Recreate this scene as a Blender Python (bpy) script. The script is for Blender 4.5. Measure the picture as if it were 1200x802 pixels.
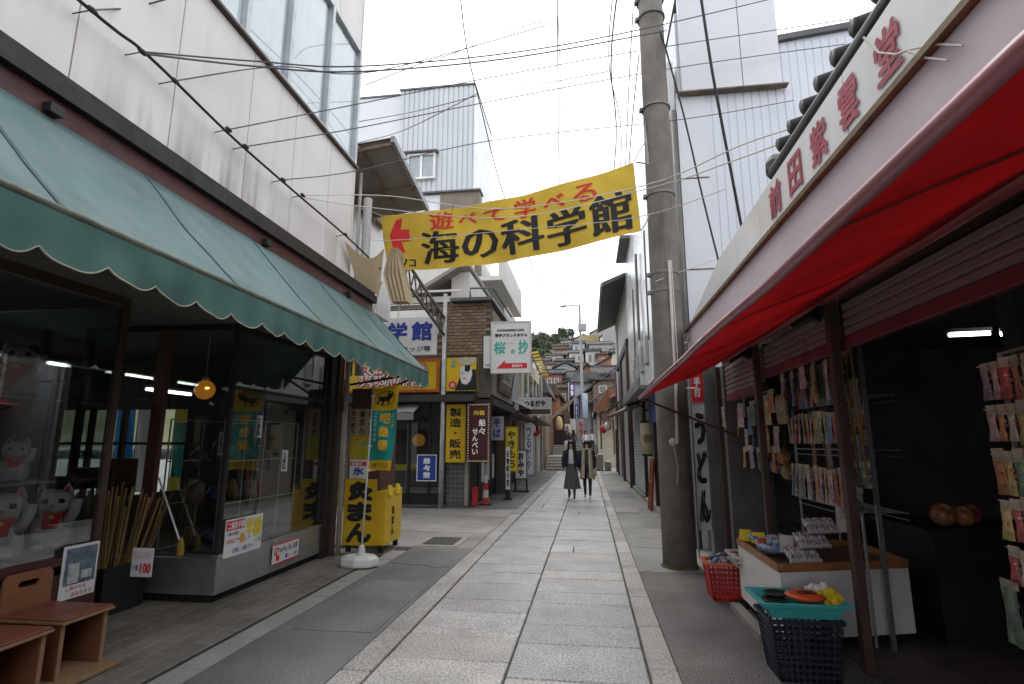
import bpy, bmesh, math, random
from mathutils import Vector, Matrix, noise
random.seed(7)
SC = bpy.context.scene
for o in list(bpy.data.objects): bpy.data.objects.remove(o)
COL = SC.collection
# ------------------------------------------------------------------ camera
FPX, EYE = 640.0, 1.5                       # focal length in photo pixels (1200 wide), eye height
TH = math.atan((520 - 401) / FPX); PS = math.atan(90 / FPX * math.cos(TH))
FW = Vector((-math.sin(PS) * math.cos(TH), math.cos(PS) * math.cos(TH), math.sin(TH)))
RT = Vector((math.cos(PS), math.sin(PS), 0)); UP = RT.cross(FW); CAM = Vector((0, 0, EYE))
cd = bpy.data.cameras.new('camera'); cam = bpy.data.objects.new('camera', cd); COL.objects.link(cam)
cam.matrix_world = Matrix(((RT.x, UP.x, -FW.x, 0), (RT.y, UP.y, -FW.y, 0), (RT.z, UP.z, -FW.z, EYE), (0, 0, 0, 1)))
cd.sensor_width = 36; cd.lens = 36 * FPX / 1200; cd.clip_end = 3000; cd.clip_start = 0.05
SC.camera = cam
# ------------------------------------------------------------------ overcast sky and sun
W = bpy.data.worlds.new('World'); SC.world = W; W.use_nodes = True
nt = W.node_tree; nt.nodes.clear()
SUN_EL, SUN_ROT = math.radians(58), math.radians(-20)
sk = nt.nodes.new('ShaderNodeTexSky'); sk.sky_type = 'NISHITA'; sk.sun_disc = False
sk.sun_elevation = SUN_EL; sk.sun_rotation = SUN_ROT; sk.dust_density = 4; sk.air_density = 1.0
hs = nt.nodes.new('ShaderNodeHueSaturation'); hs.inputs['Saturation'].default_value = 0.12
mxs = nt.nodes.new('ShaderNodeMix'); mxs.data_type = 'RGBA'; mxs.inputs[0].default_value = 0.8
mxs.inputs[7].default_value = (14.2, 14.6, 15.2, 1)      # cloud cover: even, nearly white
bg = nt.nodes.new('ShaderNodeBackground'); bg.inputs[1].default_value = 0.15
ow = nt.nodes.new('ShaderNodeOutputWorld')
nt.links.new(sk.outputs[0], hs.inputs['Color']); nt.links.new(hs.outputs[0], mxs.inputs[6])
nt.links.new(mxs.outputs[2], bg.inputs[0]); nt.links.new(bg.outputs[0], ow.inputs[0])
sl = bpy.data.lights.new('sun', 'SUN'); sl.energy = 1.2; sl.angle = math.radians(25); sl.color = (1, 0.96, 0.9)
so = bpy.data.objects.new('sun', sl); COL.objects.link(so)
sd = Vector((math.sin(SUN_ROT) * math.cos(SUN_EL), math.cos(SUN_ROT) * math.cos(SUN_EL), math.sin(SUN_EL)))
so.rotation_euler = sd.to_track_quat('Z', 'Y').to_euler(); so.location = (0, 0, 30)
SC.view_settings.view_transform = 'Standard'; SC.view_settings.look = 'None'
SC.view_settings.gamma = 1; SC.view_settings.exposure = 0.0
SC.render.engine = 'CYCLES'; SC.cycles.max_bounces = 8; SC.cycles.transparent_max_bounces = 12
SC.cycles.use_denoising = True
# ------------------------------------------------------------------ a photo pixel at a stated real distance
def ray(x, y): return FW + RT * ((x - 600) / FPX) - UP * ((y - 401) / FPX)
def at_z(x, y, z=0.0):
    d = ray(x, y); return CAM + d * ((z - EYE) / d.z)
def at_x(x, y, X):
    d = ray(x, y); return CAM + d * (X / d.x)
def at_y(x, y, Y):
    d = ray(x, y); return CAM + d * (Y / d.y)
# ------------------------------------------------------------------ materials
MATS = {}
def mat(name, col, rough=0.7, var=0.18, scale=3.0, bump=0.0, bscale=60, metal=0.0, spec=0.4, streak=0.0, streak_col=(0.05, 0.045, 0.04),
        rnd=0.0, speck=0.0, sps=110, emit=None, estr=0.0, trans=0.0, coat=0.0, world=False):
    m = bpy.data.materials.new(name); m.use_nodes = True; n = m.node_tree; L = n.links
    b = n.nodes['Principled BSDF']; b.inputs['Roughness'].default_value = rough; b.inputs['Metallic'].default_value = metal
    b.inputs['Specular IOR Level'].default_value = spec
    if coat: b.inputs['Coat Weight'].default_value = coat; b.inputs['Coat Roughness'].default_value = 0.15
    tc = n.nodes.new('ShaderNodeTexCoord'); src_ = n.nodes.new('ShaderNodeNewGeometry').outputs['Position'] if world else tc.outputs['Object']
    def nz(sc, det=4, mp=None):
        t = n.nodes.new('ShaderNodeTexNoise'); t.inputs['Scale'].default_value = sc; t.inputs['Detail'].default_value = det
        if mp:
            q = n.nodes.new('ShaderNodeMapping'); q.inputs['Scale'].default_value = mp; L.new(src_, q.inputs[0]); L.new(q.outputs[0], t.inputs['Vector'])
        else: L.new(src_, t.inputs['Vector'])
        return t
    def mr(src, a, b_, c, d):
        r = n.nodes.new('ShaderNodeMapRange'); L.new(src, r.inputs[0])
        for i, v in enumerate((a, b_, c, d)): r.inputs[i + 1].default_value = v
        return r.outputs[0]
    def mul(c, f):
        x = n.nodes.new('ShaderNodeMix'); x.data_type = 'RGBA'; x.blend_type = 'MULTIPLY'; x.inputs[0].default_value = 1
        L.new(c, x.inputs[6]); L.new(f, x.inputs[7]); return x.outputs[2]
    rg = n.nodes.new('ShaderNodeRGB'); rg.outputs[0].default_value = (*col, 1); c = rg.outputs[0]
    if var: c = mul(c, mr(nz(scale, 5).outputs['Fac'], 0.3, 0.7, 1 - var, 1 + var))
    if speck: c = mul(c, mr(nz(sps, 3).outputs['Fac'], 0.36, 0.64, 1 - speck, 1 + speck))
    if rnd:
        oi = n.nodes.new('ShaderNodeObjectInfo'); c = mul(c, mr(oi.outputs['Random'], 0, 1, 1 - rnd, 1 + rnd))
    if streak:
        s = nz(1.0, 6, (7, 7, 0.45)); x = n.nodes.new('ShaderNodeMix'); x.data_type = 'RGBA'
        L.new(mr(s.outputs['Fac'], 0.52, 0.8, 0, streak), x.inputs[0]); L.new(c, x.inputs[6]); x.inputs[7].default_value = (*streak_col, 1); c = x.outputs[2]
    L.new(c, b.inputs['Base Color'])
    if var: L.new(mr(nz(scale * 2.3, 3).outputs['Fac'], 0.3, 0.7, max(0.02, rough - 0.1), min(1, rough + 0.1)), b.inputs['Roughness'])
    if bump:
        bp = n.nodes.new('ShaderNodeBump'); bp.inputs['Strength'].default_value = bump; bp.inputs['Distance'].default_value = 0.01
        L.new(nz(bscale, 4).outputs['Fac'], bp.inputs['Height']); L.new(bp.outputs[0], b.inputs['Normal'])
    if emit: b.inputs['Emission Color'].default_value = (*emit, 1); b.inputs['Emission Strength'].default_value = estr
    if trans:
        tl = n.nodes.new('ShaderNodeBsdfTranslucent'); ms = n.nodes.new('ShaderNodeMixShader'); ms.inputs[0].default_value = trans
        L.new(c, tl.inputs[0]); L.new(b.outputs[0], ms.inputs[1]); L.new(tl.outputs[0], ms.inputs[2]); L.new(ms.outputs[0], n.nodes['Material Output'].inputs[0])
    MATS[name] = m; return m
def glassmat(name, tint=(0.9, 0.95, 0.95), ior=1.5, rough=0.0):
    m = bpy.data.materials.new(name); m.use_nodes = True; n = m.node_tree; L = n.links; n.nodes.clear()
    t = n.nodes.new('ShaderNodeBsdfTransparent'); t.inputs[0].default_value = (*tint, 1)
    g = n.nodes.new('ShaderNodeBsdfGlossy'); g.inputs['Roughness'].default_value = rough
    lw = n.nodes.new('ShaderNodeLayerWeight'); f0 = ((ior - 1) / (ior + 1)) ** 2     # Schlick reflectance, the same on both faces
    pw = n.nodes.new('ShaderNodeMath'); pw.operation = 'POWER'; L.new(lw.outputs['Facing'], pw.inputs[0]); pw.inputs[1].default_value = 5
    f = n.nodes.new('ShaderNodeMath'); f.operation = 'MULTIPLY_ADD'; L.new(pw.outputs[0], f.inputs[0]); f.inputs[1].default_value = 0.9 * (1 - f0); f.inputs[2].default_value = f0
    ms = n.nodes.new('ShaderNodeMixShader'); o = n.nodes.new('ShaderNodeOutputMaterial')
    L.new(f.outputs[0], ms.inputs[0]); L.new(t.outputs[0], ms.inputs[1]); L.new(g.outputs[0], ms.inputs[2]); L.new(ms.outputs[0], o.inputs[0])
    return m
M = mat
white_wall = M('white_wall_panel', (0.67, 0.645, 0.635), 0.55, 0.06, 1.2, 0.03, 30, streak=0.22, streak_col=(0.3, 0.26, 0.23), world=True)
joint_dark = M('joint_dark', (0.09, 0.08, 0.08), 0.9)
# dirt washed down onto the lower part of the white panels
_n = white_wall.node_tree; _b = _n.nodes['Principled BSDF']; _src = _b.inputs['Base Color'].links[0].from_socket
_g = _n.nodes.new('ShaderNodeNewGeometry'); _mp = _n.nodes.new('ShaderNodeMapping'); _mp.inputs['Scale'].default_value = (5, 5, .5); _n.links.new(_g.outputs['Position'], _mp.inputs[0])
_t = _n.nodes.new('ShaderNodeTexNoise'); _t.inputs['Scale'].default_value = 1; _t.inputs['Detail'].default_value = 7; _n.links.new(_mp.outputs[0], _t.inputs['Vector'])
_l = _n.nodes.new('ShaderNodeTexNoise'); _l.inputs['Scale'].default_value = .55; _l.inputs['Detail'].default_value = 2; _n.links.new(_g.outputs['Position'], _l.inputs['Vector'])
_s = _n.nodes.new('ShaderNodeSeparateXYZ'); _n.links.new(_g.outputs['Position'], _s.inputs[0])
def _mr(src, a, b, c, d):
    r = _n.nodes.new('ShaderNodeMapRange'); _n.links.new(src, r.inputs[0])
    for i, v in enumerate((a, b, c, d)): r.inputs[i + 1].default_value = v
    return r.outputs[0]
def _mu(a, b):
    r = _n.nodes.new('ShaderNodeMath'); r.operation = 'MULTIPLY'; _n.links.new(a, r.inputs[0]); _n.links.new(b, r.inputs[1]); return r.outputs[0]
_f = _mu(_mu(_mr(_s.outputs['Z'], 4.0, 4.75, 1, 0), _mr(_t.outputs['Fac'], .42, .68, 0, 1)), _mr(_l.outputs['Fac'], .45, .6, .1, .75))
_x = _n.nodes.new('ShaderNodeMix'); _x.data_type = 'RGBA'; _n.links.new(_f, _x.inputs[0]); _n.links.new(_src, _x.inputs[6]); _x.inputs[7].default_value = (.16, .14, .125, 1); _n.links.new(_x.outputs[2], _b.inputs['Base Color'])
black_wood = M('black_wood', (0.018, 0.014, 0.013), 0.6, 0.3, 5, 0.1, 30)
maroon = M('maroon_paint', (0.075, 0.026, 0.024), 0.5, 0.25, 4)
brown_frame = M('brown_frame', (0.06, 0.035, 0.026), 0.45, 0.2, 4)
brown_post = M('brown_post', (0.072, 0.043, 0.037), 0.5, 0.25, 5)
teal_val = M('teal_valance', (0.048, 0.118, 0.104), 0.7, 0.16, 1.6, 0.05, 14, trans=0.1, streak=0.2, streak_col=(0.09, 0.14, 0.13))
teal_cloth = M('teal_cloth', (0.066, 0.135, 0.138), 0.6, 0.2, 1.3, 0.1, 12, trans=0.08, streak=0.38, streak_col=(0.15, 0.19, 0.185), spec=0.5)
teal_trim = M('teal_trim', (0.26, 0.25, 0.18), 0.8)
grime_bar = M('grimy_bar', (0.085, 0.095, 0.07), 0.6, 0.4, 6)
red_cloth = M('red_cloth', (0.47, 0.045, 0.055), 0.7, 0.22, 1.2, 0.12, 10, trans=0.6, streak=.3, streak_col=(.25,.03,.035))
pink_tube = M('faded_pink_tube', (0.36, 0.13, 0.15), 0.35, 0.15, 3, spec=0.6)
mauve_paint = M('mauve_paint', (0.68, 0.61, 0.66), 0.5, 0.07, 2)
cream_sign = M('cream_sign_board', (0.80, 0.785, 0.78), 0.4, 0.05, 1.5, streak=0.16, streak_col=(0.4, 0.36, 0.3))
faded_red = M('faded_red_letter', (0.42, 0.075, 0.115), 0.6, 0.2, 8)
steel = M('steel', (0.42, 0.42, 0.42), 0.35, 0.1, 5, metal=0.8)
alu = M('aluminium_frame', (0.42, 0.44, 0.46), 0.4, 0.08, 5, metal=0.5)
grey_paint = M('grey_paint', (0.27, 0.27, 0.27), 0.5, 0.15, 4)
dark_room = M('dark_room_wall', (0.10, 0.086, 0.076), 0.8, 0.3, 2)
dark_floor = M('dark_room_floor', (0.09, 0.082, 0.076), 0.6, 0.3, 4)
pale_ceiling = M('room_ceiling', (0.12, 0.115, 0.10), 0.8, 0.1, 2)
concrete_pole = M('pole_concrete', (0.165, 0.15, 0.135), 0.85, 0.22, 4, 0.25, 70, streak=0.7, streak_col=(0.05, 0.045, 0.04), speck=0.12)
black_rubber = M('black_rubber', (0.012, 0.012, 0.012), 0.5, 0)
cable_grey = M('cable_grey', (0.07, 0.07, 0.075), 0.6, 0)
wire_pale = M('wire_pale', (0.32, 0.33, 0.34), 0.5, 0)
rope_white = M('rope_white', (0.55, 0.53, 0.48), 0.8, 0.1, 30)
banner_yellow = M('banner_yellow_cloth', (0.74, 0.55, 0.085), 0.8, 0.1, 2.5, 0.1, 9, trans=0.35)
ink_black = M('black_print', (0.014, 0.014, 0.015), 0.7, 0)
ink_red = M('red_print', (0.60, 0.025, 0.03), 0.7, 0.05)
ink_blue = M('blue_print', (0.025, 0.045, 0.28), 0.6, 0)
ink_white = M('white_print', (0.75, 0.75, 0.74), 0.6, 0)
ink_green = M('green_print', (0.03, 0.40, 0.33), 0.6, 0)
ink_yellow = M('yellow_print', (0.72, 0.55, 0.03), 0.6, 0)
ink_orange = M('orange_print', (0.72, 0.36, 0.04), 0.6, 0)
ink_pink = M('pink_print', (0.55, 0.09, 0.16), 0.6, 0)
sign_white = M('white_sign_face', (0.66, 0.66, 0.67), 0.35, 0.04, 2, streak=0.1, streak_col=(0.4, 0.38, 0.35))
sign_yellow = M('yellow_sign_face', (0.66, 0.42, 0.012), 0.45, 0.06, 2)
sign_blue = M('blue_sign_face', (0.03, 0.06, 0.30), 0.4, 0.05)
sign_maroon = M('maroon_sign_face', (0.06, 0.012, 0.014), 0.4, 0.1)
bulb_cream = M('bulb_cream', (0.7, 0.55, 0.4), 0.3, 0)
plastic_white = M('white_plastic', (0.55, 0.54, 0.52), 0.45, 0.06, 4)
plastic_red = M('red_plastic', (0.48, 0.03, 0.035), 0.4, 0.08)
plastic_orange = M('orange_red_plastic', (0.62, 0.12, 0.05), 0.4, 0.08)
plastic_teal = M('teal_plastic', (0.06, 0.40, 0.40), 0.35, 0.06, spec=0.5)
plastic_navy = M('navy_plastic', (0.02, 0.024, 0.045), 0.4, 0.1)
counter_white = M('counter_white', (0.76, 0.745, 0.72), 0.45, 0.06, 3, streak=0.12)
wood_orange = M('wood_orange', (0.34, 0.15, 0.06), 0.45, 0.2, 6)
ply_side = M('plywood_brown', (0.16, 0.062, 0.03), 0.5, 0.15, 4)
ply_edge = M('plywood_pale_edge', (0.25, 0.15, 0.08), 0.6, 0.15, 20)
seat_brown = M('seat_vinyl', (0.21, 0.065, 0.04), 0.4, 0.08)
skin_m = M('skin', (0.50, 0.31, 0.23), 0.6, 0.05)
hair_m = M('hair', (0.016, 0.012, 0.011), 0.45, 0.2, 20)
leaf_m = M('leaves', (0.085, 0.11, 0.065), 0.8, 0.4, 0.8)
trunk_m = M('bark', (0.09, 0.065, 0.045), 0.9, 0.2, 8)
shop_glass = glassmat('shop_glass', (0.82, 0.86, 0.86), 2.3)
win_glass = glassmat('window_glass', (0.93, 0.96, 0.97), 2.0)
clear_film = glassmat('clear_film', (0.9, 0.9, 0.9), 1.35, 0.15)
tube_light = M('fluorescent_glow', (0.9, 0.9, 0.85), 0.4, 0, emit=(0.95, 1.0, 0.92), estr=7.0)
amber_light = M('amber_lamp_glow', (0.5, 0.2, 0.03), 0.3, 0.35, 30, emit=(1.0, 0.35, 0.03), estr=0.35)
bulb_glow = M('bulb_glow', (1, 0.8, 0.4), 0.3, 0, emit=(1.0, 0.6, 0.18), estr=3.5)
# ------------------------------------------------------------------ mesh builder
class MB:
    def __init__(s): s.v = []; s.f = []; s.m = []; s.k = 0
    def add(s, vs, fs, k=None):
        o = len(s.v); s.v += [tuple(p) for p in vs]; s.f += [tuple(i + o for i in f) for f in fs]; s.m += [s.k if k is None else k] * len(fs); return s
    def box(s, x0, y0, z0, x1, y1, z1, k=None):
        x0, x1 = min(x0, x1), max(x0, x1); y0, y1 = min(y0, y1), max(y0, y1); z0, z1 = min(z0, z1), max(z0, z1)
        return s.add([(x0, y0, z0), (x1, y0, z0), (x1, y1, z0), (x0, y1, z0), (x0, y0, z1), (x1, y0, z1), (x1, y1, z1), (x0, y1, z1)],
                     [(0, 3, 2, 1), (4, 5, 6, 7), (0, 1, 5, 4), (1, 2, 6, 5), (2, 3, 7, 6), (3, 0, 4, 7)], k)
    def obox(s, c, u, v, w, k=None):        # centre and three half-axis vectors
        c, u, v, w = map(Vector, (c, u, v, w))
        P = [c - u - v - w, c + u - v - w, c + u + v - w, c - u + v - w, c - u - v + w, c + u - v + w, c + u + v + w, c - u + v + w]
        return s.add(P, [(0, 3, 2, 1), (4, 5, 6, 7), (0, 1, 5, 4), (1, 2, 6, 5), (2, 3, 7, 6), (3, 0, 4, 7)], k)
    def bar(s, p, q, w, h=None, k=None):
        p, q = Vector(p), Vector(q); h = h or w; d = q - p; t = d.normalized()
        a = t.cross(Vector((0, 0, 1)))
        if a.length < 1e-4: a = Vector((1, 0, 0))
        a.normalize(); b = a.cross(t)
        return s.obox((p + q) / 2, d / 2, a * w / 2, b * h / 2, k)
    def tube(s, pts, r, n=8, cap=True, k=None):
        pts = [Vector(p) for p in pts]; N = len(pts); rs = r if isinstance(r, (list, tuple)) else [r] * N; vs = []; fs = []
        pa = None
        for i, p in enumerate(pts):
            t = (pts[min(i + 1, N - 1)] - pts[max(i - 1, 0)]).normalized()
            if pa is None:
                a = t.cross(Vector((0, 0, 1))) if abs(t.z) < 0.95 else t.cross(Vector((0, 1, 0)))
            else: a = pa - t * pa.dot(t)
            a.normalize(); pa = a; b = t.cross(a)
            for j in range(n):
                g = 2 * math.pi * j / n; vs.append(p + (a * math.cos(g) + b * math.sin(g)) * rs[i])
        for i in range(N - 1):
            for j in range(n): fs.append((i * n + j, i * n + (j + 1) % n, (i + 1) * n + (j + 1) % n, (i + 1) * n + j))
        if cap: fs.append(tuple(range(n))[::-1]); fs.append(tuple(range((N - 1) * n, N * n)))
        return s.add(vs, fs, k)
    def lathe(s, prof, c=(0, 0, 0), n=16, sx=1, sy=1, k=None):
        vs = []; fs = []; N = len(prof)
        for r, z in prof:
            for j in range(n):
                g = 2 * math.pi * j / n; vs.append((c[0] + r * sx * math.cos(g), c[1] + r * sy * math.sin(g), c[2] + z))
        for i in range(N - 1):
            for j in range(n): fs.append((i * n + j, i * n + (j + 1) % n, (i + 1) * n + (j + 1) % n, (i + 1) * n + j))
        fs.append(tuple(range(n))[::-1]); fs.append(tuple(range((N - 1) * n, N * n)))
        return s.add(vs, fs, k)
    def ball(s, c, r, n=10, k=None):
        r = r if isinstance(r, (list, tuple)) else (r, r, r); h = max(4, n // 2 + 1)
        pr = [(math.sin(math.pi * (i + 0.02) / (h + 0.04)), -math.cos(math.pi * (i + 0.02) / (h + 0.04))) for i in range(h + 1)]
        vs = []; fs = []
        for a, b in pr:
            for j in range(n):
                g = 2 * math.pi * j / n; vs.append((c[0] + r[0] * a * math.cos(g), c[1] + r[1] * a * math.sin(g), c[2] + r[2] * b))
        for i in range(h):
            for j in range(n): fs.append((i * n + j, i * n + (j + 1) % n, (i + 1) * n + (j + 1) % n, (i + 1) * n + j))
        return s.add(vs, fs, k)
    def grid(s, fn, nu, nv, k=None):
        vs = [fn(i / nu, j / nv) for i in range(nu + 1) for j in range(nv + 1)]
        fs = [(i * (nv + 1) + j, (i + 1) * (nv + 1) + j, (i + 1) * (nv + 1) + j + 1, i * (nv + 1) + j + 1) for i in range(nu) for j in range(nv)]
        return s.add(vs, fs, k)
    def prism(s, poly, o, u, v, d, k=None):  # polygon in (u, v) at o, pushed by vector d
        o, u, v, d = map(Vector, (o, u, v, d)); n = len(poly)
        a = [o + u * p[0] + v * p[1] for p in poly]; b = [p + d for p in a]
        fs = [tuple(range(n))[::-1], tuple(range(n, 2 * n))] + [(i, (i + 1) % n, n + (i + 1) % n, n + i) for i in range(n)]
        return s.add(a + b, fs, k)
    def flat(s, poly, o, u, v, k=None):
        o, u, v = map(Vector, (o, u, v)); return s.add([o + u * p[0] + v * p[1] for p in poly], [tuple(range(len(poly)))], k)
    def mesh(s, name, mats, off=(0, 0, 0), smooth=False, bevel=0):
        me = bpy.data.meshes.new(name); ox, oy, oz = off
        me.from_pydata([(x - ox, y - oy, z - oz) for x, y, z in s.v], [], s.f)
        mats = mats if isinstance(mats, (list, tuple)) else [mats]
        for m in mats: me.materials.append(m)
        me.polygons.foreach_set('material_index', s.m)
        bm = bmesh.new(); bm.from_mesh(me)
        bmesh.ops.recalc_face_normals(bm, faces=bm.faces)
        if bevel:
            es = [e for e in bm.edges if len(e.link_faces) == 2 and e.calc_face_angle(0) > 0.5]
            bmesh.ops.bevel(bm, geom=es, offset=bevel, segments=1, profile=0.5, affect='EDGES', clamp_overlap=True)
        bm.to_mesh(me); bm.free()
        if smooth: me.polygons.foreach_set('use_smooth', [True] * len(me.polygons))
        me.update(); return me
    def build(s, name, mats, parent=None, smooth=False, bevel=0, kind=None, label=None, cat=None, group=None):
        off = wl(parent) if parent else (0, 0, 0)
        if parent is None and cat and s.v:
            xs = [p[0] for p in s.v]; ys = [p[1] for p in s.v]; zs = [p[2] for p in s.v]
            off = Vector(((min(xs) + max(xs)) / 2, (min(ys) + max(ys)) / 2, min(zs)))
        o = bpy.data.objects.new(name, s.mesh(name, mats, off, smooth, bevel)); COL.objects.link(o); o.parent = parent
        if parent is None and cat: o.location = off
        tag(o, label, cat, group, kind); return o
def wl(o):
    p = Vector((0, 0, 0))
    while o: p = p + o.location; o = o.parent
    return p
LAB = {}
def tag(o, label=None, cat=None, group=None, kind=None):
    if label: o['label'] = label
    if cat: o['category'] = cat
    if group: o['group'] = group
    if kind: o['kind'] = kind
    if label and not o.parent:
        if label in LAB and not group: print('DUPLABEL', label)
        LAB[label] = 1
    return o
def thing(name, label, cat, loc=(0, 0, 0), group=None):
    o = bpy.data.objects.new(name, None); o.empty_display_size = 0.1; COL.objects.link(o); o.location = loc
    return tag(o, label, cat, group)
def kids(o): return [c for c in bpy.data.objects if c.parent == o]
def dup(root, loc, rotz=0, label=None, group=None, scale=None):
    def cp(o, par):
        c = o.copy(); COL.objects.link(c); c.parent = par
        for ch in o.children: cp(ch, c)
        return c
    r = cp(root, None); r.location = loc; r.rotation_euler = (0, 0, rotz)
    if scale: r.scale = (scale,) * 3
    if label: r['label'] = label; LAB[label] = 1
    if group: r['group'] = group
    return r
def part(parent, name, mats, *boxes, bevel=0, label=None):
    b = MB()
    for q in boxes: b.box(*q)
    return b.build(name, mats, parent, bevel=bevel, label=label)
# ------------------------------------------------------------------ lettering
GLY = {}
def glyphs(s, bold):
    if (s, bold) not in GLY:
        c = bpy.data.curves.new('text', 'FONT'); c.body = s; c.size = 1; c.resolution_u = 2; c.fill_mode = 'FRONT'; c.offset = bold
        o = bpy.data.objects.new('text', c); me = bpy.data.meshes.new_from_object(o)
        vs = [tuple(v.co) for v in me.vertices]; fs = [tuple(p.vertices) for p in me.polygons]
        bpy.data.objects.remove(o); bpy.data.curves.remove(c); bpy.data.meshes.remove(me); GLY[(s, bold)] = (vs, fs)
    return GLY[(s, bold)]
def letters(b, s, o, u, v, w, h, bold=0.0, k=None, fn=None):
    """fit string s in the w x h box whose lower left corner is o, along unit vectors u and v; bold = stroke growth in metres"""
    vs, fs = glyphs(s, 0)
    if not vs: return
    x0, x1 = min(p[0] for p in vs), max(p[0] for p in vs); y0, y1 = min(p[1] for p in vs), max(p[1] for p in vs)
    o, u, v = Vector(o), Vector(u), Vector(v); n = u.cross(v).normalized()
    sh = [(0, 0)] if not bold else [(bold * math.cos(i * math.pi / 3), bold * math.sin(i * math.pi / 3)) for i in range(6)]
    for q, (sx, sy) in enumerate(sh):
        P = []
        for p in vs:
            a = bold + (p[0] - x0) / max(1e-6, x1 - x0) * (w - 2 * bold) + sx; c = bold + (p[1] - y0) / max(1e-6, y1 - y0) * (h - 2 * bold) + sy
            P.append((fn(a, c) if fn else o + u * a + v * c) + n * 0.0004 * q)
        b.add(P, fs, k)
def column(b, s, o, u, v, w, h, bold=0.0, k=None, gap=0.12):
    """vertical writing: the characters of s stacked down the w x h box"""
    n = len(s); ch = h / n
    for i, c in enumerate(s):
        hh = ch * (1 - gap); ww = w
        if c in '・': hh *= 0.25; ww *= 0.25
        if c in '一': hh *= 0.15
        letters(b, c, Vector(o) + Vector(u) * (w - ww) / 2 + Vector(v) * (h - (i + 1) * ch + (ch - hh) / 2), u, v, ww, hh, bold, k)
X, Y_, Z = Vector((1, 0, 0)), Vector((0, 1, 0)), Vector((0, 0, 1))
def rect(b, o, u, v, w, h, k=None): b.flat([(0, 0), (w, 0), (w, h), (0, h)], o, u, v, k)
# ================================================================== THE SETTING: ground and paving
asphalt_dark = M('asphalt_dark', (0.135, 0.126, 0.122), 0.85, 0.28, 1.3, 0.5, 120, speck=0.5, sps=80, world=True)
asphalt_smooth = M('asphalt_worn', (0.125, 0.123, 0.121), 0.62, 0.34, 0.7, 0.3, 90, speck=0.28, sps=70, streak=.5, streak_col=(.19,.185,.175), world=True)
concrete_m = M('concrete_slab', (0.25, 0.235, 0.215), 0.7, 0.28, 0.8, 0.2, 80, speck=0.2, sps=60, world=True)
stone_m = M('granite_paving', (0.345, 0.332, 0.322), 0.42, 0.16, 2.2, 0.4, 60, rnd=0.13, speck=0.42, sps=60, world=True)
stone_blue = M('granite_paving_bluish', (0.315, 0.312, 0.312), 0.42, 0.16, 2.2, 0.4, 60, rnd=0.12, speck=0.42, sps=60, world=True)
stone_pink = M('granite_paving_pinkish', (0.34, 0.318, 0.30), 0.42, 0.16, 2.2, 0.4, 60, rnd=0.10, speck=0.42, sps=60, world=True)
kerb_m = M('granite_kerb', (0.285, 0.268, 0.252), 0.6, 0.2, 2, 0.4, 60, rnd=0.1, speck=0.42, sps=60, world=True)
mortar = M('joint_soil', (0.062, 0.06, 0.045), 0.95, 0.4, 6, 0.3, 60)
tile_m = M('porch_tile', (0.165, 0.148, 0.128), 0.5, 0.3, 1.6, 0.05, 60, rnd=0.12, world=True, streak=.25, streak_col=(.10,.06,.035))
grass_m = M('hill_grass', (0.075, 0.105, 0.035), 0.9, 0.3, 0.15)
def sheet(name, x0, x1, y0, y1, z, m, label, n=1):
    b = MB(); b.box(x0, y0, z - 0.12, x1, y1, z); return tag(b.build(name, m), label, kind='structure')
sheet('ground', -300, 300, -60, 460, -0.04, concrete_m, 'wide grey ground sheet under the town')
sheet('street_bed', -1.72, 0.57, -6, 31.4, -0.012, mortar, 'dark soil bed under the granite paving')
sheet('asphalt_strip', -2.6, -1.705, -6, 8.2, 0.0, asphalt_smooth, 'worn dark asphalt strip left of the paving')
sheet('asphalt_apron', 0.557, 1.85, -6, 7.0, 0.0, asphalt_dark, 'coarse dark asphalt apron by the toy shop')
sheet('pavement', 0.557, 1.75, 7.004, 31.4, 0.0, M('pavement_concrete', (0.185, 0.178, 0.168), 0.65, 0.34, 0.7, 0.25, 80, speck=0.25, sps=60, world=True), 'grey patched pavement along the right row')
sheet('alley_floor', -9, -1.705, 8.204, 13.0, 0.0, concrete_m, 'pale concrete floor of the side alley')
sheet('pavement', -3.4, -1.705, 13.004, 31.4, 0.0, asphalt_smooth, 'grey asphalt pavement along the left row')
road = bpy.data.objects.new('street_paving', None); COL.objects.link(road); tag(road, 'granite slab paving running up the shopping street', kind='structure')
STM = {}
def stone(w, l, m):
    key = (w, l, m.name)
    if key not in STM:
        b = MB(); b.box(-w / 2, -l / 2, -0.06, w / 2, l / 2, 0); STM[key] = b.mesh('paving_stone', m, bevel=0.007)
    o = bpy.data.objects.new('paving_stone', STM[key]); COL.objects.link(o); o.parent = road; return o
R = random.Random(3)
for side, (xa, xb) in enumerate(((-1.47, -0.588), (-0.578, 0.352))):
    y = -2.0 + side * 0.2; mean = xb - xa
    while y < 31.2:
        l = R.choice((0.40, 0.46, 0.50, 0.56, 0.64) if y > 1 else (0.8, 1.0))
        if y + l > 31.35: l = round(31.36 - y, 3)
        split = y > 3 and R.random() < 0.13
        m = R.choice((stone_m, stone_m, stone_blue, stone_blue, stone_pink))
        for (a, w) in (((xa, 0.32), (xa + 0.326, round(mean - 0.326, 3))) if split else ((xa, round(mean, 3)),)):
            o = stone(w - 0.004, l - 0.011, m); o.location = (a + w / 2, y + l / 2, R.uniform(-0.004, 0.003))
            o.rotation_euler = (R.uniform(-.003, .003), R.uniform(-.003, .003), R.uniform(-.006, .006))
        y += l
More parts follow.
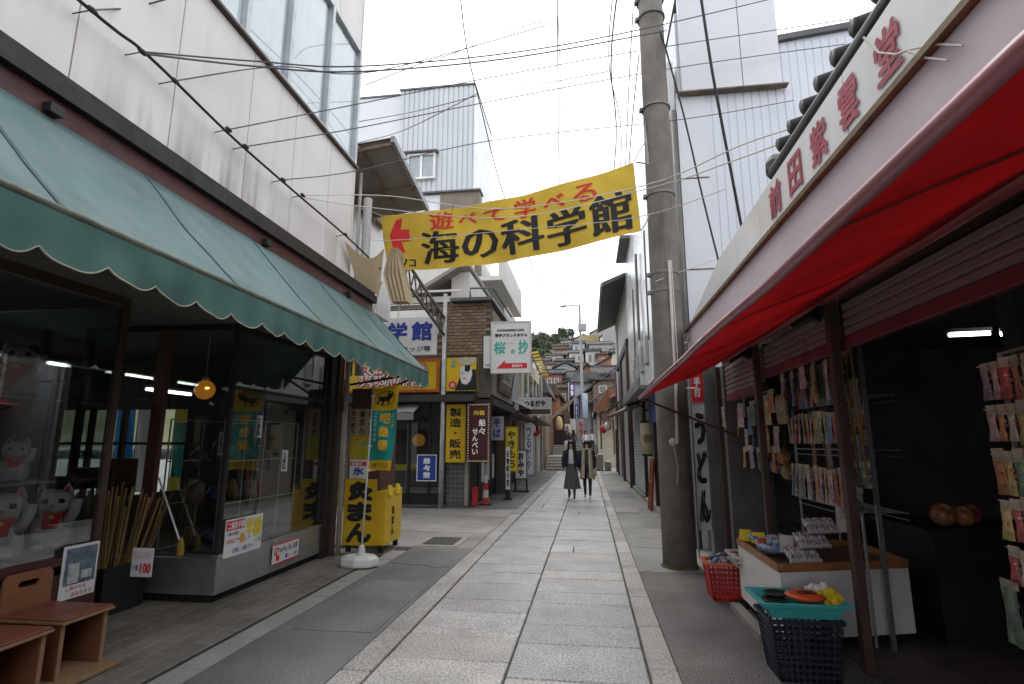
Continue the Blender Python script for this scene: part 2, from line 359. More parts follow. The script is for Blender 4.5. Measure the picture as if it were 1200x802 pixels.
for xa, xb in ((-1.70, -1.485), (0.367, 0.552)):
    y = -3.0 + R.random()
    while y < 31:
        l = R.choice((0.9, 1.1, 1.35))
        if y + l > 31.35: l = round(31.36 - y, 3)
        o = stone(round(xb - xa, 3), l - 0.012, R.choice((kerb_m, stone_pink, kerb_m))); o.location = ((xa + xb) / 2, y + l / 2, R.uniform(0, .004)); y += l
for (x0, x1, y0, y1, l, m) in ((-2.45, -1.75, 4.55, 6.2, 'faintly lighter asphalt patch beside the left kerb', 'patch_a'), (.62, 1.5, 8.6, 10.4, 'pale concrete patch behind the utility pole', 'patch_b'), (.60, 1.3, 16.2, 18.6, 'grey patch on the right pavement beyond the access cover', 'patch_c'), (-3.2, -1.9, 15.5, 17.0, 'dark patch on the left pavement by the corner shop', 'patch_d'), (-5.2, -1.76, 9.6, 10.9, 'lighter slab across the alley floor', 'patch_e')):
    sheet('pavement_patch', x0, x1, y0, y1, .004, M(m, {'patch_a': (.15, .148, .145), 'patch_b': (.23, .22, .205), 'patch_c': (.14, .138, .135), 'patch_d': (.105, .104, .102), 'patch_e': (.29, .27, .245)}[m], .7, .3, 1, .3, 80, speck=.25, sps=60, world=True), l)
Rc = random.Random(8)
for (x, y, x1, y1) in ((.56, 7.02, 1.80, 6.98), (-2.58, 7.1, -1.72, 6.9), (.58, 11.8, 1.6, 12.0), (-4.5, 12.2, -1.8, 11.6)):
    q = MB(); P = [(x + (x1 - x) * i / 12, y + (y1 - y) * i / 12 + Rc.uniform(-.05, .05), .0045) for i in range(13)]
    for a, c in zip(P, P[1:]): q.bar(a, c, Rc.uniform(.004, .009), .002)
    tag(q.build('pavement_crack', mortar), 'thin dark crack across the ground', group='cracks in the asphalt', kind='structure')
# gutter strip: checker plates
plate_m = M('gutter_plate', (0.30, 0.29, 0.29), 0.5, 0.12, 3, 0, rnd=0.05, spec=0.5)
gut = bpy.data.objects.new('gutter', None); COL.objects.link(gut); tag(gut, 'strip of pale gutter covers in front of the souvenir shop', kind='structure')
b = MB(); b.box(-0.105, -0.295, -0.05, 0.105, 0.295, 0)
for i in range(6):
    for j in range(17):
        cx, cy = -0.088 + i * 0.035, -0.27 + j * 0.0335; t = 0.011 if (i + j) % 2 else -0.011
        b.bar((cx - 0.009, cy - t, 0.001), (cx + 0.009, cy + t, 0.001), 0.007, 0.006)
gm = b.mesh('gutter_cover', plate_m)
b = MB(); b.box(-0.105, -0.295, -0.05, 0.105, 0.295, 0.001); gp = b.mesh('gutter_cover', concrete_m, bevel=0.006)
for i in range(18):
    o = bpy.data.objects.new('gutter_cover', gm if i < 13 else gp); COL.objects.link(o); o.parent = gut; o.location = (-2.712, -2.6 + i * 0.6, 0.002)
sheet('gutter_bed', -2.83, -2.6, -6, 8.2, -0.014, mortar, 'dark gutter channel under its covers')
# porch tiles of the souvenir shop
porch = bpy.data.objects.new('porch_floor', None); COL.objects.link(porch); tag(porch, 'buff tiled porch floor in front of the souvenir shop', kind='structure')
part(porch, 'tile_bed', mortar, (-5.3, -4, -0.1, -2.84, 7.6, 0.009))
b = MB(); b.box(-0.072, -0.143, -0.01, 0.072, 0.143, 0.014); tm = b.mesh('tile', tile_m, bevel=0.003)
for j in range(20):
    for i in range(14):
        x, y = -2.915 - i * 0.148, 1.6 + j * 0.292 + (i % 2) * 0.146
        if (x < -3.6 and not 4.0 < y < 5.15) or y > 7.5: continue
        o = bpy.data.objects.new('tile', tm); COL.objects.link(o); o.parent = porch; o.location = (x, y, R.uniform(0, .002))
# drain cover and a pale round-cornered slab
b = MB(); b.box(-2.62, 8.25, 0.0, -1.95, 9.1, 0.012); d = b.build('drain_cover', M('cover_concrete', (.27, .25, .23), .8, .15, 3), cat='drain cover', label='square iron drain cover in a concrete frame at the alley mouth', bevel=.004)
part(d, 'lid', M('iron_lid', (.045, .043, .04), .5, .3, 8, .3, 40), (-2.52, 8.36, 0.012, -2.05, 9.0, 0.019))
d = MB(); d.box(0.56, 12.7, 0.0, 1.05, 13.7, 0.012); d = d.build('access_slab', concrete_m, cat='access cover', label='small pale concrete cover right of the paving near the walking women', bevel=.02)

# ================================================================== SOUVENIR SHOP (left)
shop = thing('souvenir_shop', 'white panelled souvenir shop with a dark glazed front under the green awning', 'shop', (-3.5, 3.5, 0))
b = MB(); b.box(-9.5, -4, 2.85, -3.575, 7.43, 9.3); b.build('wall', joint_dark, shop)
js = [-4, -2.6, -1.7, -0.75, 0.15, 1.08, 2.0, 2.93, 3.84, 4.86, 5.75, 6.67, 7.45]
for y0, y1 in zip(js, js[1:]):
    part(shop, 'wall_panel', white_wall, (-3.574, y0 + .006, 3.4, -3.5, y1 - .006, 5.70), bevel=.003)
    if y0 > 6.4: part(shop, 'wall_panel', white_wall, (-3.574, y0 + .006, 7.75, -3.5, y1 - .006, 9.3), bevel=.003)
part(shop, 'wall_panel', white_wall, (-9.5, 7.432, 2.85, -3.5, 7.49, 9.3))
part(shop, 'wall_panel', white_wall, (-3.574, -4, 7.75, -3.5, 6.66, 9.3))
win = part(shop, 'window', alu, *[(-3.574, y - .035, 5.77, -3.47, y + .035, 7.74) for y in (1.1, 2.0, 2.9, 3.8, 4.66, 5.48, 6.46, 7.41)], (-3.574, 1.07, 5.735, -3.475, 7.445, 5.79), (-3.574, 1.07, 7.69, -3.475, 7.445, 7.745))
for y0, y1 in zip((1.1, 2.0, 2.9, 3.8, 4.66, 5.48, 6.46), (2.0, 2.9, 3.8, 4.66, 5.48, 6.46, 7.41)):
    part(win, 'pane', win_glass, (-3.532, y0 + .036, 5.79, -3.526, y1 - .036, 7.69))
sky_backing = M('window_sky_white', (0.72, 0.73, 0.74), 0.9, 0.08, 2)
b = MB(); b.grid(lambda u, v: (-3.557 + .01 * math.sin(u * 160), 1.1 + u * 6.3, 5.79 + v * 1.9), 120, 1); b.build('curtain', sky_backing, win)  # white sheet added behind the panes, its colour imitates the reflected sky
part(shop, 'sill', brown_frame, (-3.574, 1.0, 5.704, -3.44, 7.47, 5.732))
part(shop, 'eave', black_wood, (-3.499, -4, 3.63, -3.2, 7.85, 3.74), (-3.499, -4, 3.741, -3.235, 7.83, 3.80))
part(shop, 'soffit', maroon, (-3.499, -4, 3.38, -3.26, 7.84, 3.628), (-3.499, -4, 2.78, -3.42, 7.47, 3.378))
part(shop, 'bracket', black_rubber, *[(-3.26, y, 3.50, -3.2, y + .09, 3.56) for y in (0.7,)])
for y in (2.6, 4.9, 6.9): part(shop, 'bracket', black_rubber, (-3.26, y, 3.50, -3.2, y + .09, 3.56))
# room
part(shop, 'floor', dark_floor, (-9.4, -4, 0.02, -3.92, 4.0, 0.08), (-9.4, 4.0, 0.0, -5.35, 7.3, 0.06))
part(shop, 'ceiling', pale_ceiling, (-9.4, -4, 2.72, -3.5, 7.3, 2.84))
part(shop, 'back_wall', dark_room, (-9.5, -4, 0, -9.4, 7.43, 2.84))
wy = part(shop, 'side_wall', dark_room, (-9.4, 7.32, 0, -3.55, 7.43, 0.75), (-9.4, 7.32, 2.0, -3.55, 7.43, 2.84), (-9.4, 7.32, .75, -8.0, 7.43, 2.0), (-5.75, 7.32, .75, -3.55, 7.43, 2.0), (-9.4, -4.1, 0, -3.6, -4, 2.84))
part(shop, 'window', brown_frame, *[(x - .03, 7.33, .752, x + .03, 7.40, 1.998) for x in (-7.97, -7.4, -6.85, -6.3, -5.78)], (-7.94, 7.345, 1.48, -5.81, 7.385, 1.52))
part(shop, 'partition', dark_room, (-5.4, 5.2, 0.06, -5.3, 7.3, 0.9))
# left display window
dw = part(shop, 'display_window', maroon, (-3.9, -4, 0.0, -3.84, 4.05, 0.62), (-5.3, 4.0, 0.0, -3.9, 4.05, 0.62), (-5.3, -4, 0.56, -3.84, 4.06, 0.68))
part(dw, 'frame', brown_frame, (-3.9, 4.0, .68, -3.85, 4.05, 2.72), (-3.9, -4, 2.64, -3.85, 4.0, 2.72), (-5.3, 4.0, 2.64, -3.9, 4.05, 2.72), (-3.9, 1.7, .68, -3.86, 1.74, 2.64))
part(dw, 'pane', shop_glass, (-3.88, -4, .68, -3.872, 1.7, 2.64), (-3.88, 1.74, .68, -3.872, 4.0, 2.64), (-5.3, 4.02, .68, -3.9, 4.028, 2.64))
# recessed door between the windows
dr = part(shop, 'door', brown_frame, (-5.32, 4.05, .06, -5.26, 4.12, 2.72), (-5.32, 4.6, .06, -5.26, 4.66, 2.6), (-5.32, 5.08, .06, -5.26, 5.14, 2.72), (-5.32, 4.12, 2.08, -5.27, 5.08, 2.16), (-5.32, 4.12, .06, -5.27, 5.08, .16))
part(dr, 'pane', shop_glass, (-5.3, 4.12, .16, -5.292, 4.6, 2.08), (-5.3, 4.66, .16, -5.292, 5.08, 2.08))
part(dr, 'handle', steel, (-5.258, 4.58, .9, -5.24, 4.6, 1.2))
# right display window
rw = part(shop, 'display_window', steel, (-3.6, 5.06, .09, -3.54, 7.12, .42), (-5.2, 5.06, .09, -3.6, 5.11, .42), (-3.6, 5.06, .42, -3.53, 7.12, .45))
part(rw, 'plinth', black_wood, (-5.2, 5.1, 0.0, -3.6, 7.12, .088))
part(rw, 'frame', black_wood, (-3.59, 5.065, .452, -3.545, 5.11, 2.72), (-3.59, 7.05, .452, -3.54, 7.12, 2.72), (-3.59, 5.11, 2.66, -3.545, 7.05, 2.72), (-5.2, 5.066, 2.66, -3.59, 5.11, 2.72), (-3.585, 5.11, 2.05, -3.55, 7.05, 2.075))
part(rw, 'pane', shop_glass, (-3.572, 5.11, .452, -3.564, 7.05, 2.05), (-3.572, 5.11, 2.075, -3.564, 7.05, 2.66), (-5.2, 5.085, .452, -3.59, 5.093, 2.66))
part(rw, 'base_board', dark_room, (-5.2, 5.12, .40, -3.6, 7.1, .44))
part(shop, 'pillar', black_wood, (-3.75, 7.121, 0, -3.5, 7.30, 2.79))
part(shop, 'pillar', brown_frame, (-3.62, 7.301, 0, -3.47, 7.43, 2.79))
b = MB(); b.tube([(-3.44, 7.47, 0), (-3.44, 7.47, 3.3)], .035, 10); b.build('downpipe', M('beige_pipe', (.36, .31, .25), .5), shop, smooth=True)
# awning
aw = thing('shop_awning', 'faded green canvas awning with a scalloped valance on the white souvenir shop', 'awning', (-3.0, 3.5, 2.5))
def awn(u, v):
    y = -4 + u * 11.98; x = -3.27 + v * 0.87; z = 3.50 - v * 0.93 - 0.035 * math.sin(math.pi * v) + (0.010 * math.sin(y * 3.1 + v * 2) + .035 * abs(noise.noise((y * 1.1 + v * 2.5, v * 1.3, 1))) + .012 * noise.noise((y * 6, v * 3, 4))) * math.sin(math.pi * v)
    return (x, y, z)
b = MB(); b.grid(awn, 150, 14); b.grid(lambda u, v: tuple(Vector(awn(u, v)) + Vector((-.004, 0, -.006))), 150, 14); b.build('canopy', teal_cloth, aw, smooth=True)
seam_m = M('teal_seam', (.05, .10, .10), .8, .2, 8)
for k in range(9):
    yk = -3.2 + k * 1.32; q = MB(); q.grid(lambda u, v: tuple(Vector(awn((yk + u * .03 + 4) / 11.98, v)) + Vector((.003, 0, .004))), 1, 14); q.build('seam', seam_m, aw)
b = MB(); b.tube([(-2.40, -4, 2.565), (-2.40, 7.99, 2.565)], .024, 8); b.build('front_bar', grime_bar, aw, smooth=True)
def scal(y):
    t = (y / 0.33) % 1; return 2.375 - (0.052 + .018 * noise.noise((y * 1.7, 0, 0))) * (1 - abs(2 * t - 1) ** 4) - .016 * t + .012 * noise.noise((y * .9, 3, 0))
def val(u, v, dx=0):
    y = -4 + u * 11.98; zt = 2.55; z = zt + (scal(y) - zt) * v
    return (-2.385 + dx + (0.014 * math.sin(y * 19.04) + .03 * noise.noise((y * 2.3, 7, v))) * v + .01 * v, y, z)
b = MB(); b.grid(val, 400, 4); b.grid(lambda u, v: val(u, v, -.005), 400, 4); b.build('valance', teal_val, aw, smooth=True)
b = MB(); b.tube([val(i / 800, 1, -.002) for i in range(801)], .0055, 4); b.build('valance_edge', teal_trim, aw)
b = MB(); b.grid(lambda u, v: (-3.27 + v * .87, 7.985, (3.5 - v * .93) * (1 - u) + (3.3 - v * 0.98) * u), 6, 6); b.build('end_flap', teal_val, aw)
b = MB(); b.bar((-3.46, 7.5, 2.02), (-2.42, 7.9, 2.54), .03); b.bar((-3.46, 7.5, 2.33), (-2.42, 7.9, 2.55), .03); b.box(-3.47, 7.44, 1.95, -3.42, 7.52, 2.4); b.build('bracket', black_rubber, aw)
b = MB(); b.bar((-3.5, 2.2, 2.75), (-2.42, 2.2, 2.55), .03); b.build('bracket', black_rubber, aw)
# fluorescent tubes and amber lamp inside
def flamp(a, c, label):
    t = thing('fluorescent_light', label, 'ceiling light', tuple((Vector(a) + Vector(c)) / 2))
    q = MB(); q.tube([a, c], .016, 8); q.build('tube', tube_light, t)
    q = MB(); q.bar(Vector(a) + Vector((0, 0, .035)), Vector(c) + Vector((0, 0, .035)), .09, .03); q.build('housing', plastic_white, t)
flamp((-6.2, 2.2, 2.42), (-6.2, 3.9, 2.42), 'fluorescent tube behind the left display window of the souvenir shop')
flamp((-6.2, 4.5, 2.42), (-6.2, 5.7, 2.42), 'fluorescent tube seen through the recessed door of the souvenir shop')
flamp((-7.6, 5.2, 2.40), (-7.6, 6.9, 2.40), 'rear fluorescent tube deep inside the souvenir shop')
flamp((-4.9, 5.5, 2.1), (-4.9, 6.2, 2.1), 'short fluorescent tube above the dark wire racks')
p = at_y(240, 457, 5.5)
lp = thing('amber_lamp', 'round amber glass lamp glowing on a cord in the right display window', 'lamp', p)
b = MB(); b.ball(p, .105, 20); b.build('globe', amber_light, lp, smooth=True)
b = MB(); b.ball(p + Vector((.08, -.075, .01)), (.035, .012, .014), 8); b.build('bulb', bulb_glow, lp)
b = MB(); b.tube([p + Vector((0, 0, .1)), (p.x, p.y, 2.72)], .006, 6); b.lathe([(.03, 0), (.045, .03), (.02, .06)], p + Vector((0, 0, .09)), 10); b.build('cord', rope_white, lp)
# ------------------------------------------------ lucky cats
cat_w = M('cat_ceramic', (0.5, 0.47, 0.44), 0.3, 0.05); cat_o = M('cat_patch', (0.45, 0.14, 0.04), 0.3, 0.1)
def lucky_cat(loc, s, label, patch=False):
    t = thing('lucky_cat', label, 'cat figurine', (0, 0, 0), 'lucky cats in the left display window')
    b = MB(); b.lathe([(.02, 0), (.15, .01), (.175, .1), (.165, .2), (.12, .3), (.09, .34), (.02, .36)], n=18, sx=.9)
    b.tube([(.06, .11, .22), (.1, .17, .34), (.09, .18, .46)], [.05, .045, .05], 10); b.tube([(.06, -.1, .26), (.13, -.1, .16), (.14, -.09, .1)], [.05, .042, .045], 10)
    b.ball((.1, .07, .03), (.09, .05, .035), 10); b.ball((.1, -.07, .03), (.09, .05, .035), 10); b.build('body', cat_w, t, smooth=True)
    b = MB(); b.ball((.02, 0, .43), (.135, .165, .13), 16); h = b.build('head', cat_w, t, smooth=True)
    for sy in (-1, 1):
        b = MB(); b.lathe([(.055, 0), (.035, .06), (.004, .11)], (0, sy * .1, .5), 8); b.build('ear', cat_w, h, smooth=True)
        b = MB(); b.lathe([(.035, 0), (.02, .04), (.004, .075)], (.022, sy * .098, .51), 8); b.build('inner_ear', ink_red, h)
        b = MB(); b.ball((.135, sy * .06, .45), (.018, .032, .026), 8); b.build('eye', ink_black, h)
    b = MB(); b.ball((.155, 0, .41), (.012, .018, .012), 6); b.build('nose', ink_pink, h)
    b = MB(); b.tube([(.12 * math.cos(a), .125 * math.sin(a), .325) for a in [i * .314 for i in range(21)]], .016, 6); b.build('collar', ink_red, t)
    b = MB(); b.grid(lambda u, v: ((.168 - .02 * abs(u - .5)) - .03 * v * v + .012, (u - .5) * .16 * (1 - .3 * v), .33 - v * .13), 6, 5); b.build('bib', ink_red, t)
    b = MB(); b.ball((.185, 0, .31), .022, 8); b.build('bell', ink_yellow, t)
    if patch:
        b = MB(); b.ball((.1, -.05, .17), (.09, .1, .1), 10); b.build('patch', cat_o, t, smooth=True)
        b = MB(); b.ball((.05, .09, .5), (.06, .07, .06), 8); b.build('patch', ink_black, t, smooth=True)
    t.location = loc; t.scale = (s, s, s); t.rotation_euler = (0, 0, -.75); return t
c0 = lucky_cat((-4.2, 3.93, .69), .82, 'large white lucky cat behind the glass, right one of the pair on the sill')
dup(c0, (-4.2, 3.56, .69), -.75, 'large white lucky cat cut by the left edge of the picture, on the sill')
s1 = part(shop, 'shelf', steel, (-4.75, 2.6, 1.19, -4.25, 3.98, 1.205), label='thin pale shelf carrying small cats')
for i, (y, l) in enumerate(((3.84, 'small lucky cat at the right end of the upper shelf behind glass'), (3.5, 'small lucky cat second from the right end of the upper shelf'), (3.2, 'small lucky cat third from the right end of the upper shelf'))):
    dup(c0, (-4.5, y, 1.21), -.75, l, scale=.55)
part(shop, 'shelf', steel, (-4.75, 2.6, 1.84, -4.3, 3.98, 1.855))
lucky_cat((-4.5, 3.75, 1.86), .75, 'calico lucky cat with an orange belly on the topmost shelf', True)
# ------------------------------------------------ bamboo sticks in a bin
bam = M('bamboo', (0.20, 0.125, 0.045), 0.5, 0.3, 9, rnd=0.35)
bin_ = thing('stick_bin', 'dark square bin holding bamboo sticks at the recessed shop door', 'bin', (-4.45, 4.75, .02))
part(bin_, 'bin_wall', black_wood, (-4.65, 4.5, .02, -4.62, 4.98, .42), (-4.23, 4.5, .02, -4.2, 4.98, .42), (-4.62, 4.5, .02, -4.23, 4.53, .42), (-4.62, 4.95, .02, -4.23, 4.98, .42))
part(bin_, 'bin_floor', black_wood, (-4.62, 4.53, .02, -4.23, 4.95, .05))
Rb = random.Random(5)
for i in range(46):
    x, y = Rb.uniform(-4.59, -4.27), Rb.uniform(4.57, 4.92); tx, ty = (x + 4.43) * .9 + Rb.gauss(0, .05), (y - 4.72) * 1.1 + Rb.gauss(0, .05)
    b = MB(); h = Rb.uniform(.9, 1.12); b.tube([(x, y, .06), (x + tx * .5, y + ty * .5, .5 * h), (x + tx, y + ty, h)], .011, 6)
    b.build('bamboo_stick', bam, cat='stick', label='thin bamboo stick standing in the dark bin by the shop door', group='bamboo sticks in the bin')
# ------------------------------------------------ wire racks behind the right display window
wire_d = M('rack_wire', (0.55, 0.53, 0.52), 0.4, 0, metal=.4)
def wire_rack(x, y0, y1, z0, z1, ny, nz, label, m=wire_d, r=.006, slant=0):
    t = thing('wire_rack', label, 'wire rack', (x, (y0 + y1) / 2, z0))
    P = lambda y, z: (x + slant * (z - z0), y, z)
    for y in (y0, y1):
        q = MB(); q.tube([P(y, z0), P(y, z1)], r * 1.5, 6); q.build('upright', m, t)
    q = MB()
    for i in range(1, ny): q.tube([P(y0 + (y1 - y0) * i / ny, z0), P(y0 + (y1 - y0) * i / ny, z1)], r * .7, 5)
    for j in range(nz + 1): q.tube([P(y0, z0 + (z1 - z0) * j / nz), P(y1, z0 + (z1 - z0) * j / nz)], r, 5)
    q.build('wire_grid', m, t); return t
wire_rack(-3.72, 5.25, 6.7, .46, 1.75, 4, 3, 'grey wire rack standing right behind the glass of the right display')
wire_rack(-4.3, 5.2, 6.7, .46, 1.75, 3, 3, 'second grey wire rack deeper in the right display window')
goods_cols = [M('goods_%s' % n, c, .5, .3, 14) for n, c in (('brown', (.10, .045, .03)), ('blue', (.03, .04, .10)), ('ochre', (.20, .12, .03)), ('grey', (.13, .125, .12)), ('red', (.17, .03, .025)))]
Rg = random.Random(9)
for i in range(14):
    y = 5.35 + (i % 5) * .3; z = (.46, .89, 1.32)[i // 5]; hh = Rg.uniform(.14, .3); w = Rg.uniform(.07, .12)
    g = MB(); g.lathe([(w * .6, 0), (w, .02), (w * Rg.uniform(.7, 1.1), hh * .5), (w * Rg.uniform(.4, .8), hh * .85), (w * .25, hh)], (-4.05, y, z), 12)
    tag(g.build('souvenir', goods_cols[i % 5], smooth=True, cat='souvenir', label='dark souvenir figure on the racks in the right display window', group='souvenirs on the display racks'))
p = at_y(188, 500, 5.08); part(rw, 'frame_post', M('reddish_post', (.10, .04, .03), .5, .2), (p.x - .06, 5.0, .44, p.x + .06, 5.06, 2.66))
for i, (px_, py_, Yd) in enumerate(((256, 520, 5.3), (300, 500, 5.6), (330, 540, 6.0))):
    p = at_y(px_, py_, Yd); q = MB(); q.box(p.x, Yd, p.z - .12, p.x + .07, Yd + .006, p.z + .12); c_ = q.build('price_tag', sign_white, cat='price tag', label=('upright white price tag on the left end of the display rack', 'white price tag in the middle of the display rack', 'white price tag at the right end of the display rack')[i])
    q = MB(); column(q, '土産品', Vector((p.x + .012, Yd - .004, p.z - .1)), X, Z, .045, .2, .001); q.build('lettering', ink_black, c_)
for k, (x0, y0, y1, z0) in enumerate(((-6.6, 4.3, 6.9, .06), (-7.6, .8, 3.6, .06))):
    st_ = thing('souvenir_shelf', ('dark souvenir shelf in the middle of the white panelled shop', 'dark souvenir shelf behind the lucky cats')[k], 'shelf', (x0, y0, z0))
    for z in (.5, .95): part(st_, 'shelf_board', ply_side, (x0, y0, z, x0 + .45, y1, z + .03))
    for y in (y0, (y0 + y1) / 2, y1): part(st_, 'upright', ply_side, (x0, y - .02, z0, x0 + .45, y + .02, 1.3))
    for i in range(16):
        y = y0 + .12 + (i % 8) * (y1 - y0 - .2) / 8; z = (.53, .98)[i // 8]; q = MB()
        if i % 3: q.box(x0 + .1, y, z, x0 + .35, y + .2, z + Rg.uniform(.12, .3))
        else: q.lathe([(.08, 0), (.1, .1), (.05, .22), (.02, .26)], (x0 + .22, y + .1, z), 10)
        tag(q.build('souvenir', goods_cols[(i + k) % 5], cat='souvenir', label=('boxed souvenir on the shelf in the middle of the white panelled shop', 'boxed souvenir on the shelf behind the lucky cats')[k], group=('souvenirs on the middle shelf', 'souvenirs behind the lucky cats')[k]))
# broom leaning in the display
p0, p1 = at_y(186, 560, 4.98), at_y(212, 638, 4.98)
b = thing('broom', 'small broom with a yellow tuft leaning beside the right display window', 'broom', p1)
q = MB(); q.tube([p0, p1], .009, 6); q.build('handle', wire_d, b)
q = MB(); q.lathe([(.035, -.1), (.03, 0), (.012, .06)], p1, 8); q.build('tuft', M('broom_tuft', (.3, .19, .03), .8, .2, 30), b)
# ------------------------------------------------ stools
def stool(back):
    t = thing('wooden_stool', 'brown plywood low chair with a handle hole in its back, by the display window', 'chair', (-3.55, 3.46, .02))
    part(t, 'side_panel', ply_side, (-3.8, 3.285, .05, -3.32, 3.31, .375), bevel=.003); part(t, 'side_panel', ply_side, (-3.8, 3.60, .05, -3.32, 3.625, .375), bevel=.003)
    part(t, 'panel_edge', ply_edge, (-3.319, 3.284, .05, -3.314, 3.311, .375)); part(t, 'panel_edge', ply_edge, (-3.319, 3.599, .05, -3.314, 3.626, .375))
    part(t, 'seat', ply_edge, (-3.83, 3.265, .377, -3.28, 3.645, .395), bevel=.003); part(t, 'seat_pad', seat_brown, (-3.82, 3.272, .396, -3.287, 3.638, .410), bevel=.004)
    part(t, 'stretcher', ply_side, (-3.78, 3.311, .10, -3.76, 3.599, .26)); part(t, 'base_board', ply_edge, (-3.82, 3.24, .022, -3.20, 3.67, .049), bevel=.004)
    if back:
        q = MB(); o = (-3.80, 3.285, .411); outer = [(0, 0), (.34, 0), (.34, .20), (.31, .235), (.03, .235), (0, .20)]
        hole = [(.11, .14), (.23, .14), (.245, .16), (.23, .18), (.11, .18), (.095, .16)]
        n = 6
        for d in (0, .018):
            q.add([(o[0] + d, o[1] + a, o[2] + c) for a, c in outer] + [(o[0] + d, o[1] + a, o[2] + c) for a, c in hole], [(0, 1, 7, 6), (1, 2, 8, 7), (2, 3, 9, 8), (3, 4, 10, 9), (4, 5, 11, 10), (5, 0, 6, 11)])
        for ring, off in ((outer, 0), (hole, 6)):
            for i in range(6): q.f.append((off + i, off + (i + 1) % 6, 12 + off + (i + 1) % 6, 12 + off + i)); q.m.append(0)
        q.build('backrest', M('plywood_back', (.22, .095, .045), .5, .12, 5), t)
    return t
st = stool(True)
d = dup(st, (-3.50, 2.97, .02), .05, 'brown plywood stool cut by the lower left corner of the picture')
# ------------------------------------------------ posters on the left shop
def sign(name, label, cat, o, u, v, w, h, face, th=.02, rim=None, rimw=.02, rimm=None):
    """flat board: o = lower left corner of its face, u and v along it; returns (object, face normal)"""
    o, u, v = Vector(o), Vector(u).normalized(), Vector(v).normalized(); n = u.cross(v)
    t = thing(name, label, cat, o + u * w / 2)
    q = MB(); q.prism([(0, 0), (w, 0), (w, h), (0, h)], o - n * th, u, v, n * th); q.build('board', face, t, bevel=min(.004, th / 4))
    if rim:
        q = MB()
        for a, c, e, g in ((0, 0, w, rimw), (0, h - rimw, w, rimw), (0, rimw, rimw, h - 2 * rimw), (w - rimw, rimw, rimw, h - 2 * rimw)):
            q.prism([(a, c), (a + e, c), (a + e, c + g), (a, c + g)], o + n * .0005, u, v, n * .012)
        q.build('frame', rim, t)
    return t, n
def text(t, mats, items, o, u, v, n, lift=.004):
    """items: (string, x, y, w, h, material index, bold, vertical)"""
    q = MB()
    for it in items:
        s, x, y, w, h, k = it[:6]; bold = it[6] if len(it) > 6 else 0; ver = it[7] if len(it) > 7 else 0
        oo = Vector(o) + Vector(u).normalized() * x + Vector(v).normalized() * y + Vector(n) * (lift + .0015 * (it[8] if len(it) > 8 else 0))
        if s == '#': q.flat([(0, 0), (w, 0), (w, h), (0, h)], oo - Vector(n) * .001, Vector(u).normalized(), Vector(v).normalized(), k)
        elif ver: column(q, s, oo, Vector(u).normalized(), Vector(v).normalized(), w, h, bold, k)
        else: letters(q, s, oo, Vector(u).normalized(), Vector(v).normalized(), w, h, bold, k)
    return q.build('lettering', mats, t)
o = Vector((-3.525, 5.13, .40)); w, h = .62, .36
t, n = sign('sale_sign', 'white half price sign with big yellow characters on the display glass', 'sign', o, Y_, Z, w, h, sign_white, .006)
text(t, [ink_red, ink_white, ink_yellow, ink_orange, ink_blue, ink_black, ink_green], [('#', .01, .255, .29, .09, 0), ('二週目半額', .02, .265, .27, .07, 1, .002, 0, 1), ('半額', .32, .14, .28, .2, 2, .006), ('一箱の値段', .01, .2, .2, .04, 5), ('対象商品', .01, .13, .14, .04, 0), ('一個', .17, .11, .13, .1, 3, .004), ('を', .31, .12, .03, .04, 4), ('お得', .5, .08, .1, .045, 6), ('お気軽に、お尋ね下さい', .13, .03, .34, .05, 4)], o, Y_, Z, n)
o = Vector((-3.515, 5.98, .165)); w, h = .56, .22
t, n = sign('payment_sign', 'white payment sign with red border lines below the display glass', 'sign', o, Y_, Z, w, h, sign_white, .006)
text(t, [ink_red, ink_black, ink_blue, ink_white], [('#', 0, .205, w, .015, 0), ('#', 0, 0, w, .015, 0), ('#', .03, .1, .065, .08, 0), ('P', .045, .115, .035, .05, 3, .002, 0, 1), ('#', .07, .035, .07, .06, 0), ('PayPay', .11, .1, .19, .075, 1), ('導入店舗', .32, .11, .2, .07, 1), ('#', .27, .035, .04, .045, 2), ('ピッ と簡単', .33, .035, .19, .045, 2)], o, Y_, Z, n)
o = at_y(152, 676, 4.46); t, n = sign('rental_sign', 'small white sign priced 100 hanging on the bin of bamboo sticks', 'sign', o, X, Z, .2, .235, sign_white, .006)
text(t, [ink_red, ink_black], [('つえ レンタル', .015, .15, .17, .06, 0), ('1本', .02, .05, .06, .05, 1), ('100', .09, .03, .1, .085, 0, .003)], o, X, Z, n)
o = Vector((-3.83, 3.73, .37)); t, n = sign('photo_notice', 'white notice with a blue toned photograph beside the plywood chair', 'poster', o, Y_, Z, .30, .38, sign_white, .008)
text(t, [M('photo_print', (.10, .14, .18), .3, .6, 14), ink_red, M('photo_pale', (.4, .42, .42), .3, .4, 30)], [('#', .02, .1, .26, .26, 0), ('#', .05, .11, .09, .14, 2, 0, 0, 1), ('#', .16, .13, .09, .06, 2, 0, 0, 1), ('しあわせを', .05, .06, .17, .03, 1), ('まねきます', .1, .015, .17, .03, 1)], o, Y_, Z, n)

